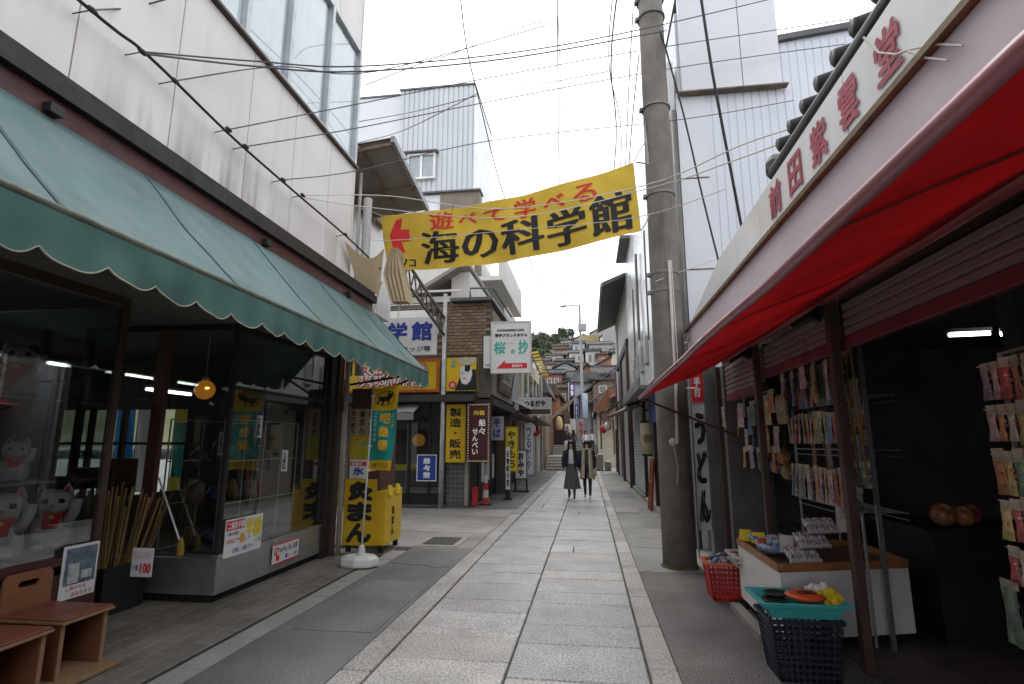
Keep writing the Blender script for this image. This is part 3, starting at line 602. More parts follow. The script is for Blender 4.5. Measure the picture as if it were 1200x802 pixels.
# ================================================================== TOY SHOP (right)
toy = thing('toy_shop', 'low toy shop under the red awning with brown posts and half rolled shutters', 'shop', (1.8, 3.5, 0))
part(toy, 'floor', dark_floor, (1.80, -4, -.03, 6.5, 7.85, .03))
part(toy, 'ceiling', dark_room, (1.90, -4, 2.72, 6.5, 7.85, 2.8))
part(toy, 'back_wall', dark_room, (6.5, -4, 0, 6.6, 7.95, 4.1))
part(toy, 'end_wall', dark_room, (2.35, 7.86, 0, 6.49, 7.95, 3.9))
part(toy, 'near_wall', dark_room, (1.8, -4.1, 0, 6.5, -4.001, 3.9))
part(toy, 'shutter_box', brown_frame, (1.86, -4, 2.54, 2.2, 7.85, 2.71), (1.52, -4, 2.90, 2.2, 7.40, 2.96))
b = MB(); b.prism([(1.335, 2.957), (1.345, 2.66), (1.375, 2.66), (1.365, 2.957)], (0, -4, 0), X, Z, (0, 11.42, 0)); b.build('fascia', mauve_paint, toy)
part(toy, 'trim', M('brown_trim', (.16, .10, .045), .5, .3, 8), (1.30, -4, 2.96, 1.40, 7.46, 2.992))
# upright sign board with red characters; its far end is cut on a slant
SX = 1.35; ED = [-4, -1.02, .3, 1.45, 2.75, 4.2, 5.55]
for y0, y1 in zip(ED, ED[1:]):
    q = MB(); e1 = y1 - .006; e0 = y0 + .006
    q.prism([(e0, 2.993), (7.46 if y1 == 5.55 else e1, 2.993), (e1, 3.42 - .018 * max(0, y1 - 1)), (e0, 3.42 - .018 * max(0, y0 - 1))], (SX, 0, 0), Y_, Z, (.03, 0, 0)); q.build('sign_panel', cream_sign, toy, bevel=.002)
part(toy, 'sign_backing', joint_dark, (1.385, -4, 2.994, 1.50, 5.4, 3.28))
for c, xl, xr, yb_, yt_ in (('前', 903, 918, 254, 232), ('田', 925, 942, 227, 198), ('紫', 950, 972, 192, 153), ('雲', 983, 1009, 148, 105), ('堂', 1025, 1060, 92, 40)):
    ym = (yb_ + yt_) / 2; ya, yc = at_x(xl, ym, SX).y, at_x(xr, ym, SX).y; zc = at_x((xl + xr) / 2, ym, SX).z; hz_ = .245
    q = MB(); letters(q, c, (SX - .006, ya, 3.075), -Y_, Z, ya - yc, hz_, .008); q.build('character', faded_red, toy)
# gutter and tiled roof above the near part of the sign
b = MB(); b.tube([(1.47, -4, 3.60), (1.47, 4.15, 3.56)], .045, 10); b.build('gutter', M('gutter_dark', (.055, .06, .075), .4), toy, smooth=True)
roof_m = M('kawara_tile', (.045, .046, .05), .45, .25, 6, rnd=.15)
rf = part(toy, 'roof', roof_m, (1.62, -4, 3.50, 6.6, 4.1, 3.54), (1.5, -4, 3.3, 1.6, 4.0, 3.5))
b = MB(); b.tube([(1.455, 0, 3.68), (2.0, 0, 3.85), (3.0, 0, 4.2)], .052, 8); tl = b.mesh('roof_tile', roof_m, smooth=True)
for i in range(17):
    t = bpy.data.objects.new('roof_tile', tl); COL.objects.link(t); t.parent = rf; t.location = (0 - wl(rf).x, .2 + i * .235 - wl(rf).y, 0)
b = MB(); b.tube([(1.49, 4.2, 3.62), (2.0, 4.2, 3.78), (3, 4.2, 4.1)], [.10, .10, .10], 8); b.ball((1.49, 4.18, 3.62), (.07, .10, .10), 8); b.build('ridge_end', roof_m, rf)
# posts and slatted shutters
for y in (7.78, 6.0, 4.17, 1.6, -1.0):
    part(toy, 'post', brown_post, (1.74, y - .036, .03, 1.80, y + .036, 2.535), bevel=.004)
slat_m = M('shutter_slat', (.27, .215, .205), .35, .10, .8, metal=.15, spec=.6)
bar_m = M('shutter_bar', (.17, .04, .055), .4, .2, 3)
for y0, y1, zb in ((6.05, 7.73, 2.06), (4.22, 5.95, 2.15), (1.65, 4.12, 2.16), (-.95, 1.55, 2.16)):
    sh = MB(); sh.box(1.86, y0, 2.50, 1.90, y1, 2.535); sh = sh.build('shutter', brown_frame, toy)
    z = 2.50
    while z - .062 > zb + .05:
        q = MB(); z0 = z - .062
        q.prism([(0, 0), (.022, .012), (.022, .046), (.008, .060), (-.008, .060), (-.008, 0)], (1.85, y0, z0), (-1, 0, 0), (0, 0, 1), (0, y1 - y0, 0)); q.build('shutter_slat', slat_m, sh); z = z0
    part(sh, 'bottom_bar', bar_m, (1.825, y0, z - .085, 1.875, y1, z - .002), bevel=.004)
b = MB(); b.tube([(1.74, -4, 2.55), (1.74, 7.2, 2.55)], .05, 10); toyroll = b
# red awning
ra = thing('red_awning', 'red canvas awning with a faded pink front tube over the toy shop', 'awning', (1.2, 3.5, 2.2))
def redp(u, v):
    x = .66 + v * 1.06; yf = 7.04 + max(0, v - .52) * 1.2; y = -4 + u * (yf + 4)
    return (x, y, 2.068 + v * .465 - .02 * math.sin(math.pi * v) + .006 * math.sin(y * 5 + v * 3) + .022 * noise.noise((y * .8, v * 2, 2)) * math.sin(math.pi * v) + .012 * abs(noise.noise((y * 2.2 + v * 2, v * 2.5, 5))) * math.sin(math.pi * v))
b = MB(); b.grid(redp, 120, 14); b.grid(lambda u, v: tuple(Vector(redp(u, v)) + Vector((0, 0, .005))), 120, 14); b.build('canopy', red_cloth, ra, smooth=True)
b = MB(); b.tube([(.65, -4, 2.065)] + [(.65 + .004 * math.sin(i * 2.1), -4 + i * .6, 2.065 + .005 * math.sin(i * 1.7)) for i in range(1, 18)] + [(.65, 7.06, 2.065)], .021, 10); b.build('front_tube', pink_tube, ra, smooth=True)
toyroll.build('roller', M('roller_red', (.30, .05, .055), .5, .2), ra, smooth=True)
for y in (.2, 1.5, 2.8, 4.1, 5.4, 6.6):
    b = MB(); b.grid(lambda u, v, y=y: (redp((y + u * .05 + 4) / 11.04, v)[0], y + u * .05, redp((y + u * .05 + 4) / 11.04, v)[2] - .006), 1, 14); b.build('hem_seam', MATS.get('red_seam') or M('red_seam', (.22, .02, .028), .7), ra)
b = MB(); b.bar((1.76, 7.02, 1.60), (.68, 7.02, 2.05), .026); b.build('awning_arm', brown_post, ra)
for y in (4.25, 6.07):
    b = MB(); b.bar((1.74, y, 2.50), (1.52, y, 2.36), .035); b.bar((1.76, y, 2.52), (1.70, y, 2.40), .06); b.ball((1.66, y - .03, 2.43), (.03, .03, .03), 6); b.build('awning_arm', black_rubber, ra)
b = MB(); b.tube([at_x(x, y, SX - .03) for x, y in ((1012, 44), (1030, 62), (1050, 64), (1066, 58), (1100, 52), (1128, 54))], .005, 6); b.tube([at_x(x, y, SX - .035) for x, y in ((1064, 60), (1085, 68), (1110, 71))], .005, 6)
b.build('rope_tie', rope_white, cat='rope', label='pale rope knotted over the cream sign board of the toy shop')
flamp(at_z(1112, 393, 2.45), at_z(1160, 391, 2.45), 'left one of two fluorescent tubes in the dark toy shop')
flamp(at_z(1172, 392, 2.40), at_z(1215, 388, 2.40), 'right one of two fluorescent tubes in the dark toy shop')
part(toy, 'inner_column', dark_room, (3.0, 4.2, .03, 3.12, 4.35, 2.72))
part(toy, 'door_frame', steel, (2.13, 4.60, .03, 2.16, 4.63, 2.30))
# end wall meshed panel and corner pillar
part(toy, 'corner_pillar', M('corner_grey', (.14, .135, .135), .6, .2), (1.80, 7.60, 0, 2.34, 7.95, 2.53), (1.62, 7.93, 0, 1.79, 8.12, 2.60), bevel=.004)
# shelves in the dark room
for k, (x, y0, y1) in enumerate(((4.6, 3.2, 5.6), (5.6, 5.0, 7.6))):
    s = thing('shelf_unit', ('dark shelf of cartons in the toy shop behind the inner column', 'dark shelf at the far back corner of the toy shop')[k], 'shelf', (x, y0, .03))
    for z in (.5, 1.0, 1.5, 1.95): part(s, 'shelf_board', dark_room, (x, y0, z, x + .4, y1, z + .03))
    for y in (y0, y1): part(s, 'side_panel', dark_room, (x, y - .02, .03, x + .4, y, 2.1))
    for i in range(10):
        z = (.53, 1.03, 1.53, 1.98)[i % 4]; y = y0 + .1 + (i * .53) % (y1 - y0 - .4)
        q = MB(); q.box(x + .03, y, z, x + .33, y + Rg.uniform(.15, .28), z + Rg.uniform(.15, .3))
        tag(q.build('carton', goods_cols[(i * 3 + k) % 5], bevel=.004, cat='carton', label='dark carton on the shelves deep inside the toy shop', group='cartons on the toy shop shelves'))
# ------------------------------------------------ hanging packets
pk = [M('packet_%s' % n, c, .35, .6, 22, rnd=.3, spec=.6) for n, c in (('cream', (.40, .36, .31)), ('orange', (.40, .17, .07)), ('blue', (.12, .20, .32)), ('red', (.34, .06, .06)), ('pink', (.38, .26, .28)), ('green', (.14, .22, .15)), ('yellow', (.40, .32, .12)), ('violet', (.22, .18, .26)))]
card_m = M('header_card', (.42, .38, .3), .6, .4, 16, rnd=.3)
PKM = {}
CN = ['cream', 'orange', 'blue', 'red', 'pink', 'green', 'yellow', 'violet']
Rq = random.Random(31)
def packet(name, w, h, m, d=.02):
    key = (round(w, 3), round(h, 3), m.name, Rq.randrange(3))
    if key not in PKM:
        q = MB(); q.k = 0; q.grid(lambda u, v: ((u - .5) * w, .006 + .004 * math.sin(u * 9 + v * 5), -h * v), 3, 4)
        q.k = 1; q.box(-w / 2, -.004, -.0, w / 2, .005, .035 + .012 * key[3])
        for i in range(3 + key[3]):
            q.k = 3 + (i + key[3]) % 3; z = -h * (.18 + .68 * (i + .4) / (3 + key[3])); a = Rq.uniform(-.22, .22) * w
            if (i + key[3]) % 2: q.ball((a, -.004, z), (w * Rq.uniform(.16, .34), .012, h * Rq.uniform(.06, .12)), 8)
            else: q.box(a - w * .3, -.012, z - h * .05, a + w * .3, .004, z + h * .06)
        q.k = 2; q.grid(lambda u, v: ((u - .5) * w, -.018 * math.sin(math.pi * u) * math.sin(math.pi * min(1, v + .12)) - .004 + .004 * math.sin(u * 17 + v * 13), -h * v), 6, 7)
        j = pk.index(m); PKM[key] = q.mesh(name, [m, card_m, clear_film, pk[(j + 2) % 8], pk[(j + 5) % 8], pk[(j + 3) % 8]])
    return PKM[key]
def hang(name, label, cat, group, loc, rz, w, h, m):
    o = bpy.data.objects.new(name, packet(name, w, h, m)); COL.objects.link(o); o.location = loc; o.rotation_euler = (Rg.uniform(-.06, .06), Rg.uniform(-.05, .05), rz + Rg.uniform(-.2, .2)); return tag(o, label, cat, group)
# rack facing the street next to the right edge of the picture
rk = thing('display_rack', 'tall wire rack hung with toy packets at the right edge of the picture', 'display rack', (1.98, 2.3, .03))
b = MB(); b.tube([(1.95, 2.86, .03), (1.95, 2.86, 1.92), (1.95, 1.5, 1.95), (1.95, 1.5, .03)], .013, 8); b.build('rack_frame', M('rack_frame_paint', (.42, .42, .42), .4, 0), rk)
b = MB()
for i in range(1, 19): b.tube([(1.955, 1.5 + i * .0715, .1), (1.955, 1.5 + i * .0715, 1.93)], .0025, 4)
for j in range(23): b.tube([(1.955, 1.5, .12 + j * .08), (1.955, 2.86, .12 + j * .08)], .0025, 4)
b.build('wire_grid', M('rack_paint', (.40, .40, .39), .45, 0), rk, kind='stuff')
for r, z in enumerate((1.84, 1.63, 1.42, 1.21, 1.00)):
    q = MB(); q.tube([(1.90, 1.5, z + .03), (1.90, 2.95, z + .03)], .004, 6); q.build('hook_bar', steel, rk)
    ix = lambda i: (i // 2 * 3 + r * 5 + i % 2 + i // 7) % 8
    for i in range(15):
        hang('toy_packet', '%s bagged toy between %s and %s ones in the %s row of the tall rack' % (CN[ix(i)], CN[ix(i - 1)], CN[ix(i + 1)], ('top', 'second', 'third', 'fourth', 'lowest')[r]), 'toy packet', 'bagged toys on the tall rack', (1.88, 2.0 + i * .062, z), math.pi / 2, (.052, .058, .055)[(i // 3) % 3], (.14, .12, .15)[(i // 4 + r) % 3], pk[ix(i)])
hang('toy_packet', 'large clear bag with a green toy at the left edge of the tall rack', 'toy packet', None, (1.86, 2.9, .86), math.pi / 2, .14, .24, pk[5])
hang('toy_packet', 'bag with a red toy low on the tall rack beside the green one', 'toy packet', None, (1.86, 2.72, .84), math.pi / 2, .13, .26, pk[3])
q = MB(); Rn = random.Random(2)
def crumple(u, v):
    a = u * 2 * math.pi; r = .15 * math.sin(math.pi * (.08 + .9 * v)) ** .6 * (1 + .25 * noise.noise((math.cos(a) * 2, math.sin(a) * 2, v * 4)))
    return (1.93 + r * math.cos(a), 2.52 + r * math.sin(a) * 1.1, .03 + v * .36)
q.grid(crumple, 28, 12); q.build('plastic_bag', M('plastic_film', (.16, .16, .17), .18, .6, 18, .8, 22, spec=1), cat='plastic bag', label='crumpled shiny plastic bag at the foot of the tall toy rack')
# far display: wire shelf with hanging goods between the posts
sr = thing('wire_shelf', 'grey wire shelf unit of hanging toys behind the white counter', 'wire shelf', (2.5, 5.4, .03))
for x, y in ((2.05, 4.66), (2.05, 5.9), (2.38, 5.9)):
    q = MB(); q.tube([(x, y, .03), (x, y, 2.2)], .012, 6); q.build('upright', alu, sr)
for z in (.98, 1.45, 1.88):
    q = MB()
    for i in range(25): q.tube([(2.05, 4.68 + i * .05, z), (2.38, 4.68 + i * .05, z)], .003, 4)
    for x in (2.05, 2.38): q.tube([(x, 4.66, z), (x, 5.9, z)], .006, 5); q.tube([(x, 4.66, z - .05), (x, 5.9, z - .05)], .004, 5)
    q.build('wire_shelf_tray', alu, sr, kind='stuff')
for r, z in enumerate((1.25, 1.72, 2.12)):
    ix = lambda i: (i // (2 + r) * 3 + 2 * r + i % 2) % 8
    for i in range(13):
        hang('toy_packet', '%s toy packet between %s and %s ones in the %s row of the wire shelf' % (CN[ix(i)], CN[ix(i - 1)], CN[ix(i + 1)], ('lower', 'middle', 'upper')[r]), 'toy packet', 'toy packets on the wire shelf', (1.99, 4.72 + i * .095, z), math.pi / 2, .08, (.25, .22, .3)[r], pk[ix(i)])
for i in range(7):
    hang('toy_packet', '%s toy card hung on the side of the wire shelf by the steel post' % CN[(i * 3 + 6) % 8], 'toy packet', 'toy cards on the side of the wire shelf', (2.02 + (i % 2) * .10, 4.63, 1.72 - (i // 2) * .20), 0, .09, .16, pk[(i * 3 + 6) % 8])
for i in range(24):
    hang('toy_packet', '%s larger bag of toys in the back layer of the wire shelf' % CN[(i * 3 + i // 8) % 8], 'toy packet', 'larger bags in the back layer of the wire shelf', (2.12 + .03 * (i % 3), 4.70 + (i % 12) * .10, 1.98 if i < 12 else 1.52), math.pi / 2, .11, .34, pk[(i * 3 + i // 8) % 8])
for i in range(10):
    hang('toy_packet', '%s small toy hanging low in the bay of the mesh panel' % CN[(i * 5 + 4) % 8], 'toy packet', 'small toys low in the mesh bay', (1.96, 6.15 + i * .14, 1.62 - .2 * (i % 2)), math.pi / 2, .11, .22, pk[(i * 5 + 4) % 8])
for i in range(9):
    hang('toy_packet', '%s bagged toy hanging from the rail in the bay of the mesh panel' % CN[(i * 5 + 1) % 8], 'toy packet', 'bagged toys by the farthest bay', (1.92, 6.1 + i * .17, 2.02 - (i % 3) * .06), math.pi / 2, .15, (.2, .26, .3)[i % 3], pk[(i * 5 + 1) % 8])
q = MB(); q.tube([(1.92, 6.0, 2.06), (1.92, 7.7, 2.06)], .01, 6); q.build('hanging_rail', steel, cat='rail', label='thin steel rail with bagged toys across the farthest shop bay')
for i, (y, c) in enumerate(((4.40, 1), (4.52, 0), (4.62, 6))):
    t = thing('butterfly_net', ('orange butterfly net standing by the nearer brown post', 'pale butterfly net standing between two others by the post', 'yellow butterfly net, rearmost of three by the post')[i], 'butterfly net', (2.0, y, 1.2)); q = MB(); q.tube([(2.0, y, 1.2), (1.98, y, 2.46)], .008, 6); q.build('handle', bam, t)
    q = MB(); q.lathe([(.004, -.34), (.05, -.2), (.09, 0)], (1.97, y + .06, 2.40), 10, .5); q.build('net', pk[c], t)
for i in range(12):
    hang('toy_packet', '%s toys in a clear bag hanging along the top of the middle bay' % CN[(i * 3 + 2) % 8], 'toy packet', 'clear toy bags along the top of the bay', (1.90 + .05 * (i % 2), 4.4 + i * .125, 2.20 - .05 * (i % 3)), math.pi / 2, (.10, .13, .09)[i % 3], (.22, .3, .26)[i % 3], pk[(i * 3 + 2) % 8])
for i, (x, y, z, r_, c) in enumerate(((2.75, 4.9, .95, .09, 1), (2.95, 5.0, .93, .08, 1), (3.1, 5.15, .93, .08, 3))):
    q = MB(); q.ball((x, y, z), r_, 14); tag(q.build('toy_ball', pk[c], smooth=True, cat='ball', label=('orange ball on the inner table behind the counter, leftmost', 'orange ball in the middle on the inner table', 'red ball rightmost on the inner table')[i]))
tb_ = thing('inner_table', 'dark table inside the toy shop carrying coloured balls', 'table', (3.0, 5.2, .03)); part(tb_, 'table_top', black_wood, (2.55, 4.75, .82, 3.5, 5.7, .85)); part(tb_, 'cabinet', black_wood, (2.6, 4.8, .03, 3.45, 5.65, .819))
gl = thing('gloves_bundle', 'bundle of pale work gloves hanging beside the brown post', 'gloves', (1.90, 5.72, 1.98))
for i in range(6):
    q = MB(); o = Vector((1.88 + (i % 2) * .03, 5.62 + i * .045, 1.98))
    q.ball(o + Vector((0, 0, -.10)), (.018, .045, .10), 8)
    for f in range(4): q.tube([o + Vector((0, -.03 + f * .02, -.16)), o + Vector((.004, -.034 + f * .023, -.27 - .02 * (f in (1, 2))))], [.010, .007], 6)
    q.tube([o + Vector((0, .035, -.1)), o + Vector((0, .07, -.17))], [.011, .008], 6); q.build('glove', M('glove_knit%d' % i, (.36, .33, .24), .9, .2, 20), gl, smooth=True)
mesh_t = wire_rack(2.2, 6.1, 7.55, .4, 2.1, 16, 18, 'dark fine wire mesh panel in the farthest bay of the toy shop', black_rubber, .004)
for i, (y, z, c) in enumerate(((7.0, 1.42, 1), (6.75, 1.25, 4), (7.15, 1.2, 2), (6.5, 1.36, 1), (6.4, 1.2, 6))):
    q = MB(); q.ball((2.12, y, z), (.07, .1, .09), 12); q.tube([(2.12, y, z + .08), (2.17, y, z + .2)], .004, 4)
    tag(q.build('netted_ball', pk[c], smooth=True, cat='ball', label=('orange ball hanging highest on the mesh panel', 'pink ball hanging lowest but one on the mesh panel', 'pale blue ball left on the mesh panel', 'orange ball right of the brown post on the mesh panel', 'yellow ball rightmost on the mesh panel')[i]))
hang('round_badge_card', 'white card with a round red badge on the farthest wall of the toy shop', 'card', None, (1.79, 7.65, 1.92), math.pi / 2, .1, .2, pk[0])
# ------------------------------------------------ white counter with goods
ct = thing('sales_counter', 'low white counter with an orange wood rim in front of the toy shop', 'counter', (1.9, 5.1, .03))
FP = [(1.37, 5.66), (1.37, 4.50), (2.40, 4.80), (2.40, 5.66)]
def poly_up(b, fp, z0, z1, grow=0):
    c = Vector((sum(p[0] for p in fp) / 4, sum(p[1] for p in fp) / 4, 0)); fp = [tuple(Vector((p[0], p[1], 0)) + (Vector((p[0], p[1], 0)) - c).normalized() * grow) for p in fp]
    b.prism([(p[0], p[1]) for p in fp], (0, 0, z0), X, Y_, (0, 0, z1 - z0))
b = MB(); poly_up(b, FP, .10, .565); b.build('body', counter_white, ct, bevel=.004)
b = MB(); poly_up(b, FP, .03, .098, -.06); b.build('plinth', black_wood, ct)
b = MB(); poly_up(b, FP, .566, .575, .01); b.build('top', M('counter_top', (.10, .06, .045), .4, .3, 6), ct)
cs = [Vector((p[0], p[1], 0)) for p in FP]
for i in range(4):
    a, c = cs[i], cs[(i + 1) % 4]; q = MB(); t_ = (c - a).normalized() * .014
    q.bar(a + t_ + Vector((0, 0, .595)), c - t_ + Vector((0, 0, .595)), .026, .055); q.build('rim', wood_orange, ct, bevel=.003)
part(ct, 'price_board', wood_orange, (2.25, 4.95, .62, 2.37, 5.6, .80)) if False else None
FOIL = [M('foil_%d' % i, c, .3, .45, 30, .5, 60, spec=.8) for i, c in enumerate(((.40, .48, .58), (.12, .22, .48), (.58, .58, .58), (.50, .12, .12), (.25, .38, .55)))]
for i in range(24):
    x, y = 1.46 + (i % 4) * .085, 5.02 + (i // 4) * .095; z = .60 + Rg.uniform(0, .05)
    q = MB(); q.ball((0, 0, 0), (.06, .075, .03), 8); k = (2, 3, 2, 0, 7)[i % 5]
    o = q.build('candy_packet', FOIL[i % 5], smooth=False, cat='packet', label='small blue and red foil packet heaped on the left side of the counter', group='foil packets heaped on the counter')
    o.location = (x, y, z); o.rotation_euler = (Rg.uniform(-.9, .9), Rg.uniform(-.9, .9), Rg.uniform(0, 3))
tr = thing('tiered_tray', 'clear tiered tray of silver utensils climbing from the counter', 'tray', (1.7, 4.8, .58))
film_s = M('silver_film', (.42, .42, .43), .16, .55, 26, .9, 40, spec=1)
u = Vector((.30, .09, 0)).normalized(); v = Vector((-.12, .70, .70)).normalized()
for k in range(3):
    b0 = Vector((1.50 + k * .10, 4.64 + k * .07, .60 + k * .10))
    q = MB(); q.obox(b0 + u * .12 + v * .05, u * .13, v * .07, u.cross(v) * .002); q.obox(b0 + u * .12 - v * .015, u * .13, u.cross(v) * .03, v * .002); q.build('tray_step', clear_film, tr)
    q = MB(); q.bar(b0 - u * .01 - u.cross(v) * -.03, b0 + u * .25 + u.cross(v) * .03, .012, .02); q.build('tray_lip', plastic_white, tr)
    for i in range(7):
        c = b0 + u * (.01 + i * .037) + v * .06 + u.cross(v) * (.02 + .006 * (i % 2)); sd_ = i + k * 9
        q = MB(); q.grid(lambda a, e: tuple(c + u * ((a - .5) * .05) + v * ((e - .5) * .15) + u.cross(v) * (.022 * math.sin(math.pi * a) * math.sin(math.pi * e) + .012 * noise.noise((a * 4 + sd_, e * 6, sd_)))), 6, 10)
        q.grid(lambda a, e: tuple(c + u * ((a - .5) * .05) + v * ((e - .5) * .15) - u.cross(v) * (.006 + .008 * noise.noise((a * 4 + sd_, e * 5, 7)))), 6, 10)
        tag(q.build('wrapped_packet', film_s, cat='wrapped packet', label='crumpled shiny film packet standing in the tiers on the counter', group='shiny film packets in the tiers'))
for i, (x, y, l) in enumerate(((1.42, 5.58, 'yellow price card at the far left corner of the counter'), (1.47, 5.35, 'second yellow price card standing among the foil packets'), (1.58, 4.95, 'rounded white card standing between packets and tray'), (2.02, 4.92, 'white price card clipped above the tiered tray'))):
    q = MB(); h = (.10, .09, .13, .22)[i]; zz = (.61, .63, .63, .80)[i]; q.obox((x, y, zz + h / 2), (.05, -.01, 0), (.0004, .002, 0), (.01, .012, h / 2))
    o = q.build('price_card', (ink_yellow, ink_yellow, plastic_white, plastic_white)[i], cat='price card', label=l)
    if i == 3:
        o2 = Vector((x - .045, y - .006, zz + .10)); text(o, [ink_black], [('二百円', .01, .04, .07, .03, 0), ('均一', .02, 0, .05, .03, 0)], o2, X, Vector((.09, .1, 1)), Vector((0, -1, 0)), .004)
# ------------------------------------------------ baskets
def basket(name, label, c, w, d, h, m, z0=0.0, taper=.82, rows=7, cols=9, rz=0, rim=.02, rimm=None, rimc=None):
    t = thing(name, label, 'basket', (c[0], c[1], z0)); cs_, sn_ = math.cos(rz), math.sin(rz)
    def P(a, b_, z):
        s = taper + (1 - taper) * (z / h); a *= s * w / 2; b_ *= s * d / 2
        return (c[0] + a * cs_ - b_ * sn_, c[1] + a * sn_ + b_ * cs_, z0 + z)
    q = MB(); ring = [(-1, -1), (1, -1), (1, 1), (-1, 1)]
    for s in range(4):
        a, b_ = Vector(ring[s]), Vector(ring[(s + 1) % 4])
        for i in range(cols + 1):
            p = a.lerp(b_, i / cols); q.bar(P(p.x, p.y, .0), P(p.x, p.y, h - .01), .013, .006)
        for j in range(rows + 1):
            z = h * j / rows * .97; q.bar(P(a.x, a.y, z), P(b_.x, b_.y, z), .006, .014)
    q.build('lattice_wall', m, t, kind='stuff')
    q = MB(); q.add([P(*p, .01) for p in ring], [(0, 1, 2, 3)]); q.add([P(p[0] * .99, p[1] * .99, .02) for p in ring], [(0, 1, 2, 3)]); q.build('bottom', m, t)
    q = MB()
    for s in range(4):
        a, b_ = ring[s], ring[(s + 1) % 4]; q.bar(P(a[0] * 1.04, a[1] * 1.04, h), P(b_[0] * 1.04, b_[1] * 1.04, h), rim, .022)
    q.build('rim', rimm or m, t); return t
basket('basket', 'dark navy lattice basket standing before the white counter', (1.36, 4.17), .43, .34, .37, plastic_navy, rows=9, cols=10)
tt = thing('tray', 'teal plastic tray lying across the navy basket', 'tray', (1.36, 4.17, .40))
def trayp(u, v, s=1.0, z=0):
    return None
q = MB()
ro = [(-.25, -.185), (.25, -.185), (.25, .185), (-.25, .185)]; ri = [(-.205, -.15), (.205, -.15), (.205, .15), (-.205, .15)]; rg_ = [(-.275, -.205), (.275, -.205), (.275, .205), (-.275, .205)]
L0 = [(1.36 + a, 4.17 + b_, .386) for a, b_ in ri]; L1 = [(1.36 + a, 4.17 + b_, .485) for a, b_ in ro]; L2 = [(1.36 + a, 4.17 + b_, .485) for a, b_ in rg_]; L3 = [(1.36 + a, 4.17 + b_, .465) for a, b_ in rg_]
q.add(L0 + L1 + L2 + L3, [(0, 1, 2, 3)] + [(i + 4 * k, (i + 1) % 4 + 4 * k, (i + 1) % 4 + 4 * k + 4, i + 4 * k + 4) for k in range(3) for i in range(4)])
q.build('tray_body', plastic_teal, tt)
q = MB(); q.tube([(1.36 + a, 4.17 + b_, .482) for a, b_ in rg_ + rg_[:1]], .008, 6); q.build('rim', plastic_teal, tt)
q = MB(); q.lathe([(.01, 0), (.10, .003), (.125, .022), (.13, .03), (.128, .036), (.10, .05), (.01, .056)], (1.42, 4.16, .465), 28)
fd = q.build('flying_disc', M('orange_disc', (.68, .10, .03), .35, .05), smooth=True, cat='flying disc', label='orange flying disc with a black oval emblem in the teal tray')
q = MB(); q.tube([(1.42 + .06 * math.cos(i * .35), 4.13 + .03 * math.sin(i * .35), .520) for i in range(19)], .004, 5); letters(q, '水', (1.385, 4.108, .5235), X, Vector((0, 1, 0)), .07, .045, .003); q.build('emblem', ink_black, fd)
for i, (x, y, l) in enumerate(((1.20, 4.10, 'black round plate in the left of the teal tray'), (1.25, 4.22, 'second black round plate behind the first in the teal tray'))):
    q = MB(); q.lathe([(.01, 0), (.06, .002), (.085, .018), (.082, .024), (.05, .012), (.01, .01)], (x, y, .46 + i * .012), 22); tag(q.build('plate', M('plate_black%d' % i, (.02, .02, .022), .25), smooth=True, cat='plate', label=l))
for i, (x, y, rz, l, m) in enumerate(((1.56, 4.12, .3, 'crumpled yellow paper packet at the right of the teal tray', ink_yellow), (1.53, 4.24, -.2, 'white paper packet behind the yellow one in the teal tray', ink_white))):
    q = MB(); q.grid(lambda u, v: ((u - .5) * .14, (v - .5) * .12, .02 * noise.noise((u * 4, v * 4, i)) + .5 * .06 * v), 8, 8); q.grid(lambda u, v: ((u - .5) * .14, (v - .5) * .12, .02 * noise.noise((u * 4, v * 4, i)) + .5 * .06 * v - .006), 8, 8)
    o = q.build('paper_packet', m, cat='packet', label=l); o.location = (x, y, .475 + i * .01); o.rotation_euler = (.35, -.2, rz)
basket('basket', 'red lattice shopping basket on the asphalt behind the utility pole', (1.33, 6.0), .40, .32, .34, plastic_red, rows=7, cols=9, rimm=plastic_orange, rim=.035)
basket('basket', 'shallow white and pink basket of small toys left of the counter', (1.46, 5.70), .30, .34, .09, plastic_white, z0=.38, rows=2, cols=8, rimm=plastic_white)
bx = thing('crate_stand', 'dark wooden stand carrying the shallow white basket', 'stand', (1.48, 5.75, 0))
part(bx, 'stand_leg', black_wood, (1.40, 5.66, 0, 1.47, 5.75, .375)); part(bx, 'stand_leg', black_wood, (1.52, 5.78, 0, 1.58, 5.85, .375)); part(bx, 'stand_board', black_wood, (1.36, 5.64, -.0, 1.6, 5.9, .02))
for i in range(10):
    q = MB(); q.ball((0, 0, 0), (.05, .03, .018), 6); o = q.build('small_toy', pk[(i * 3) % 8] if i % 2 else plastic_white, cat='toy', label='small pale toy lying in the shallow white basket', group='small toys in the white basket')
    o.location = (1.36 + (i % 3) * .085, 5.58 + (i // 3) * .075, .43 + .012 * (i % 2)); o.rotation_euler = (Rg.uniform(-.5, .5), Rg.uniform(-.5, .5), Rg.uniform(0, 3))
for i in range(8):
    q = MB(); q.ball((0, 0, 0), (.06, .05, .025), 6); o = q.build('small_toy', pk[(2, 7, 0, 2)[i % 4]], cat='toy', label='dark blue wrapped toy heaped on top of the red basket', group='wrapped toys on the red basket')
    o.location = (1.22 + (i % 4) * .075, 5.92 + (i // 4) * .12, .34 + .015 * (i % 3)); o.rotation_euler = (Rg.uniform(-.6, .6), Rg.uniform(-.6, .6), Rg.uniform(0, 3))
part(bx, 'kerb_board', concrete_m, (1.26, 4.75, 0.0, 1.345, 5.64, .055))
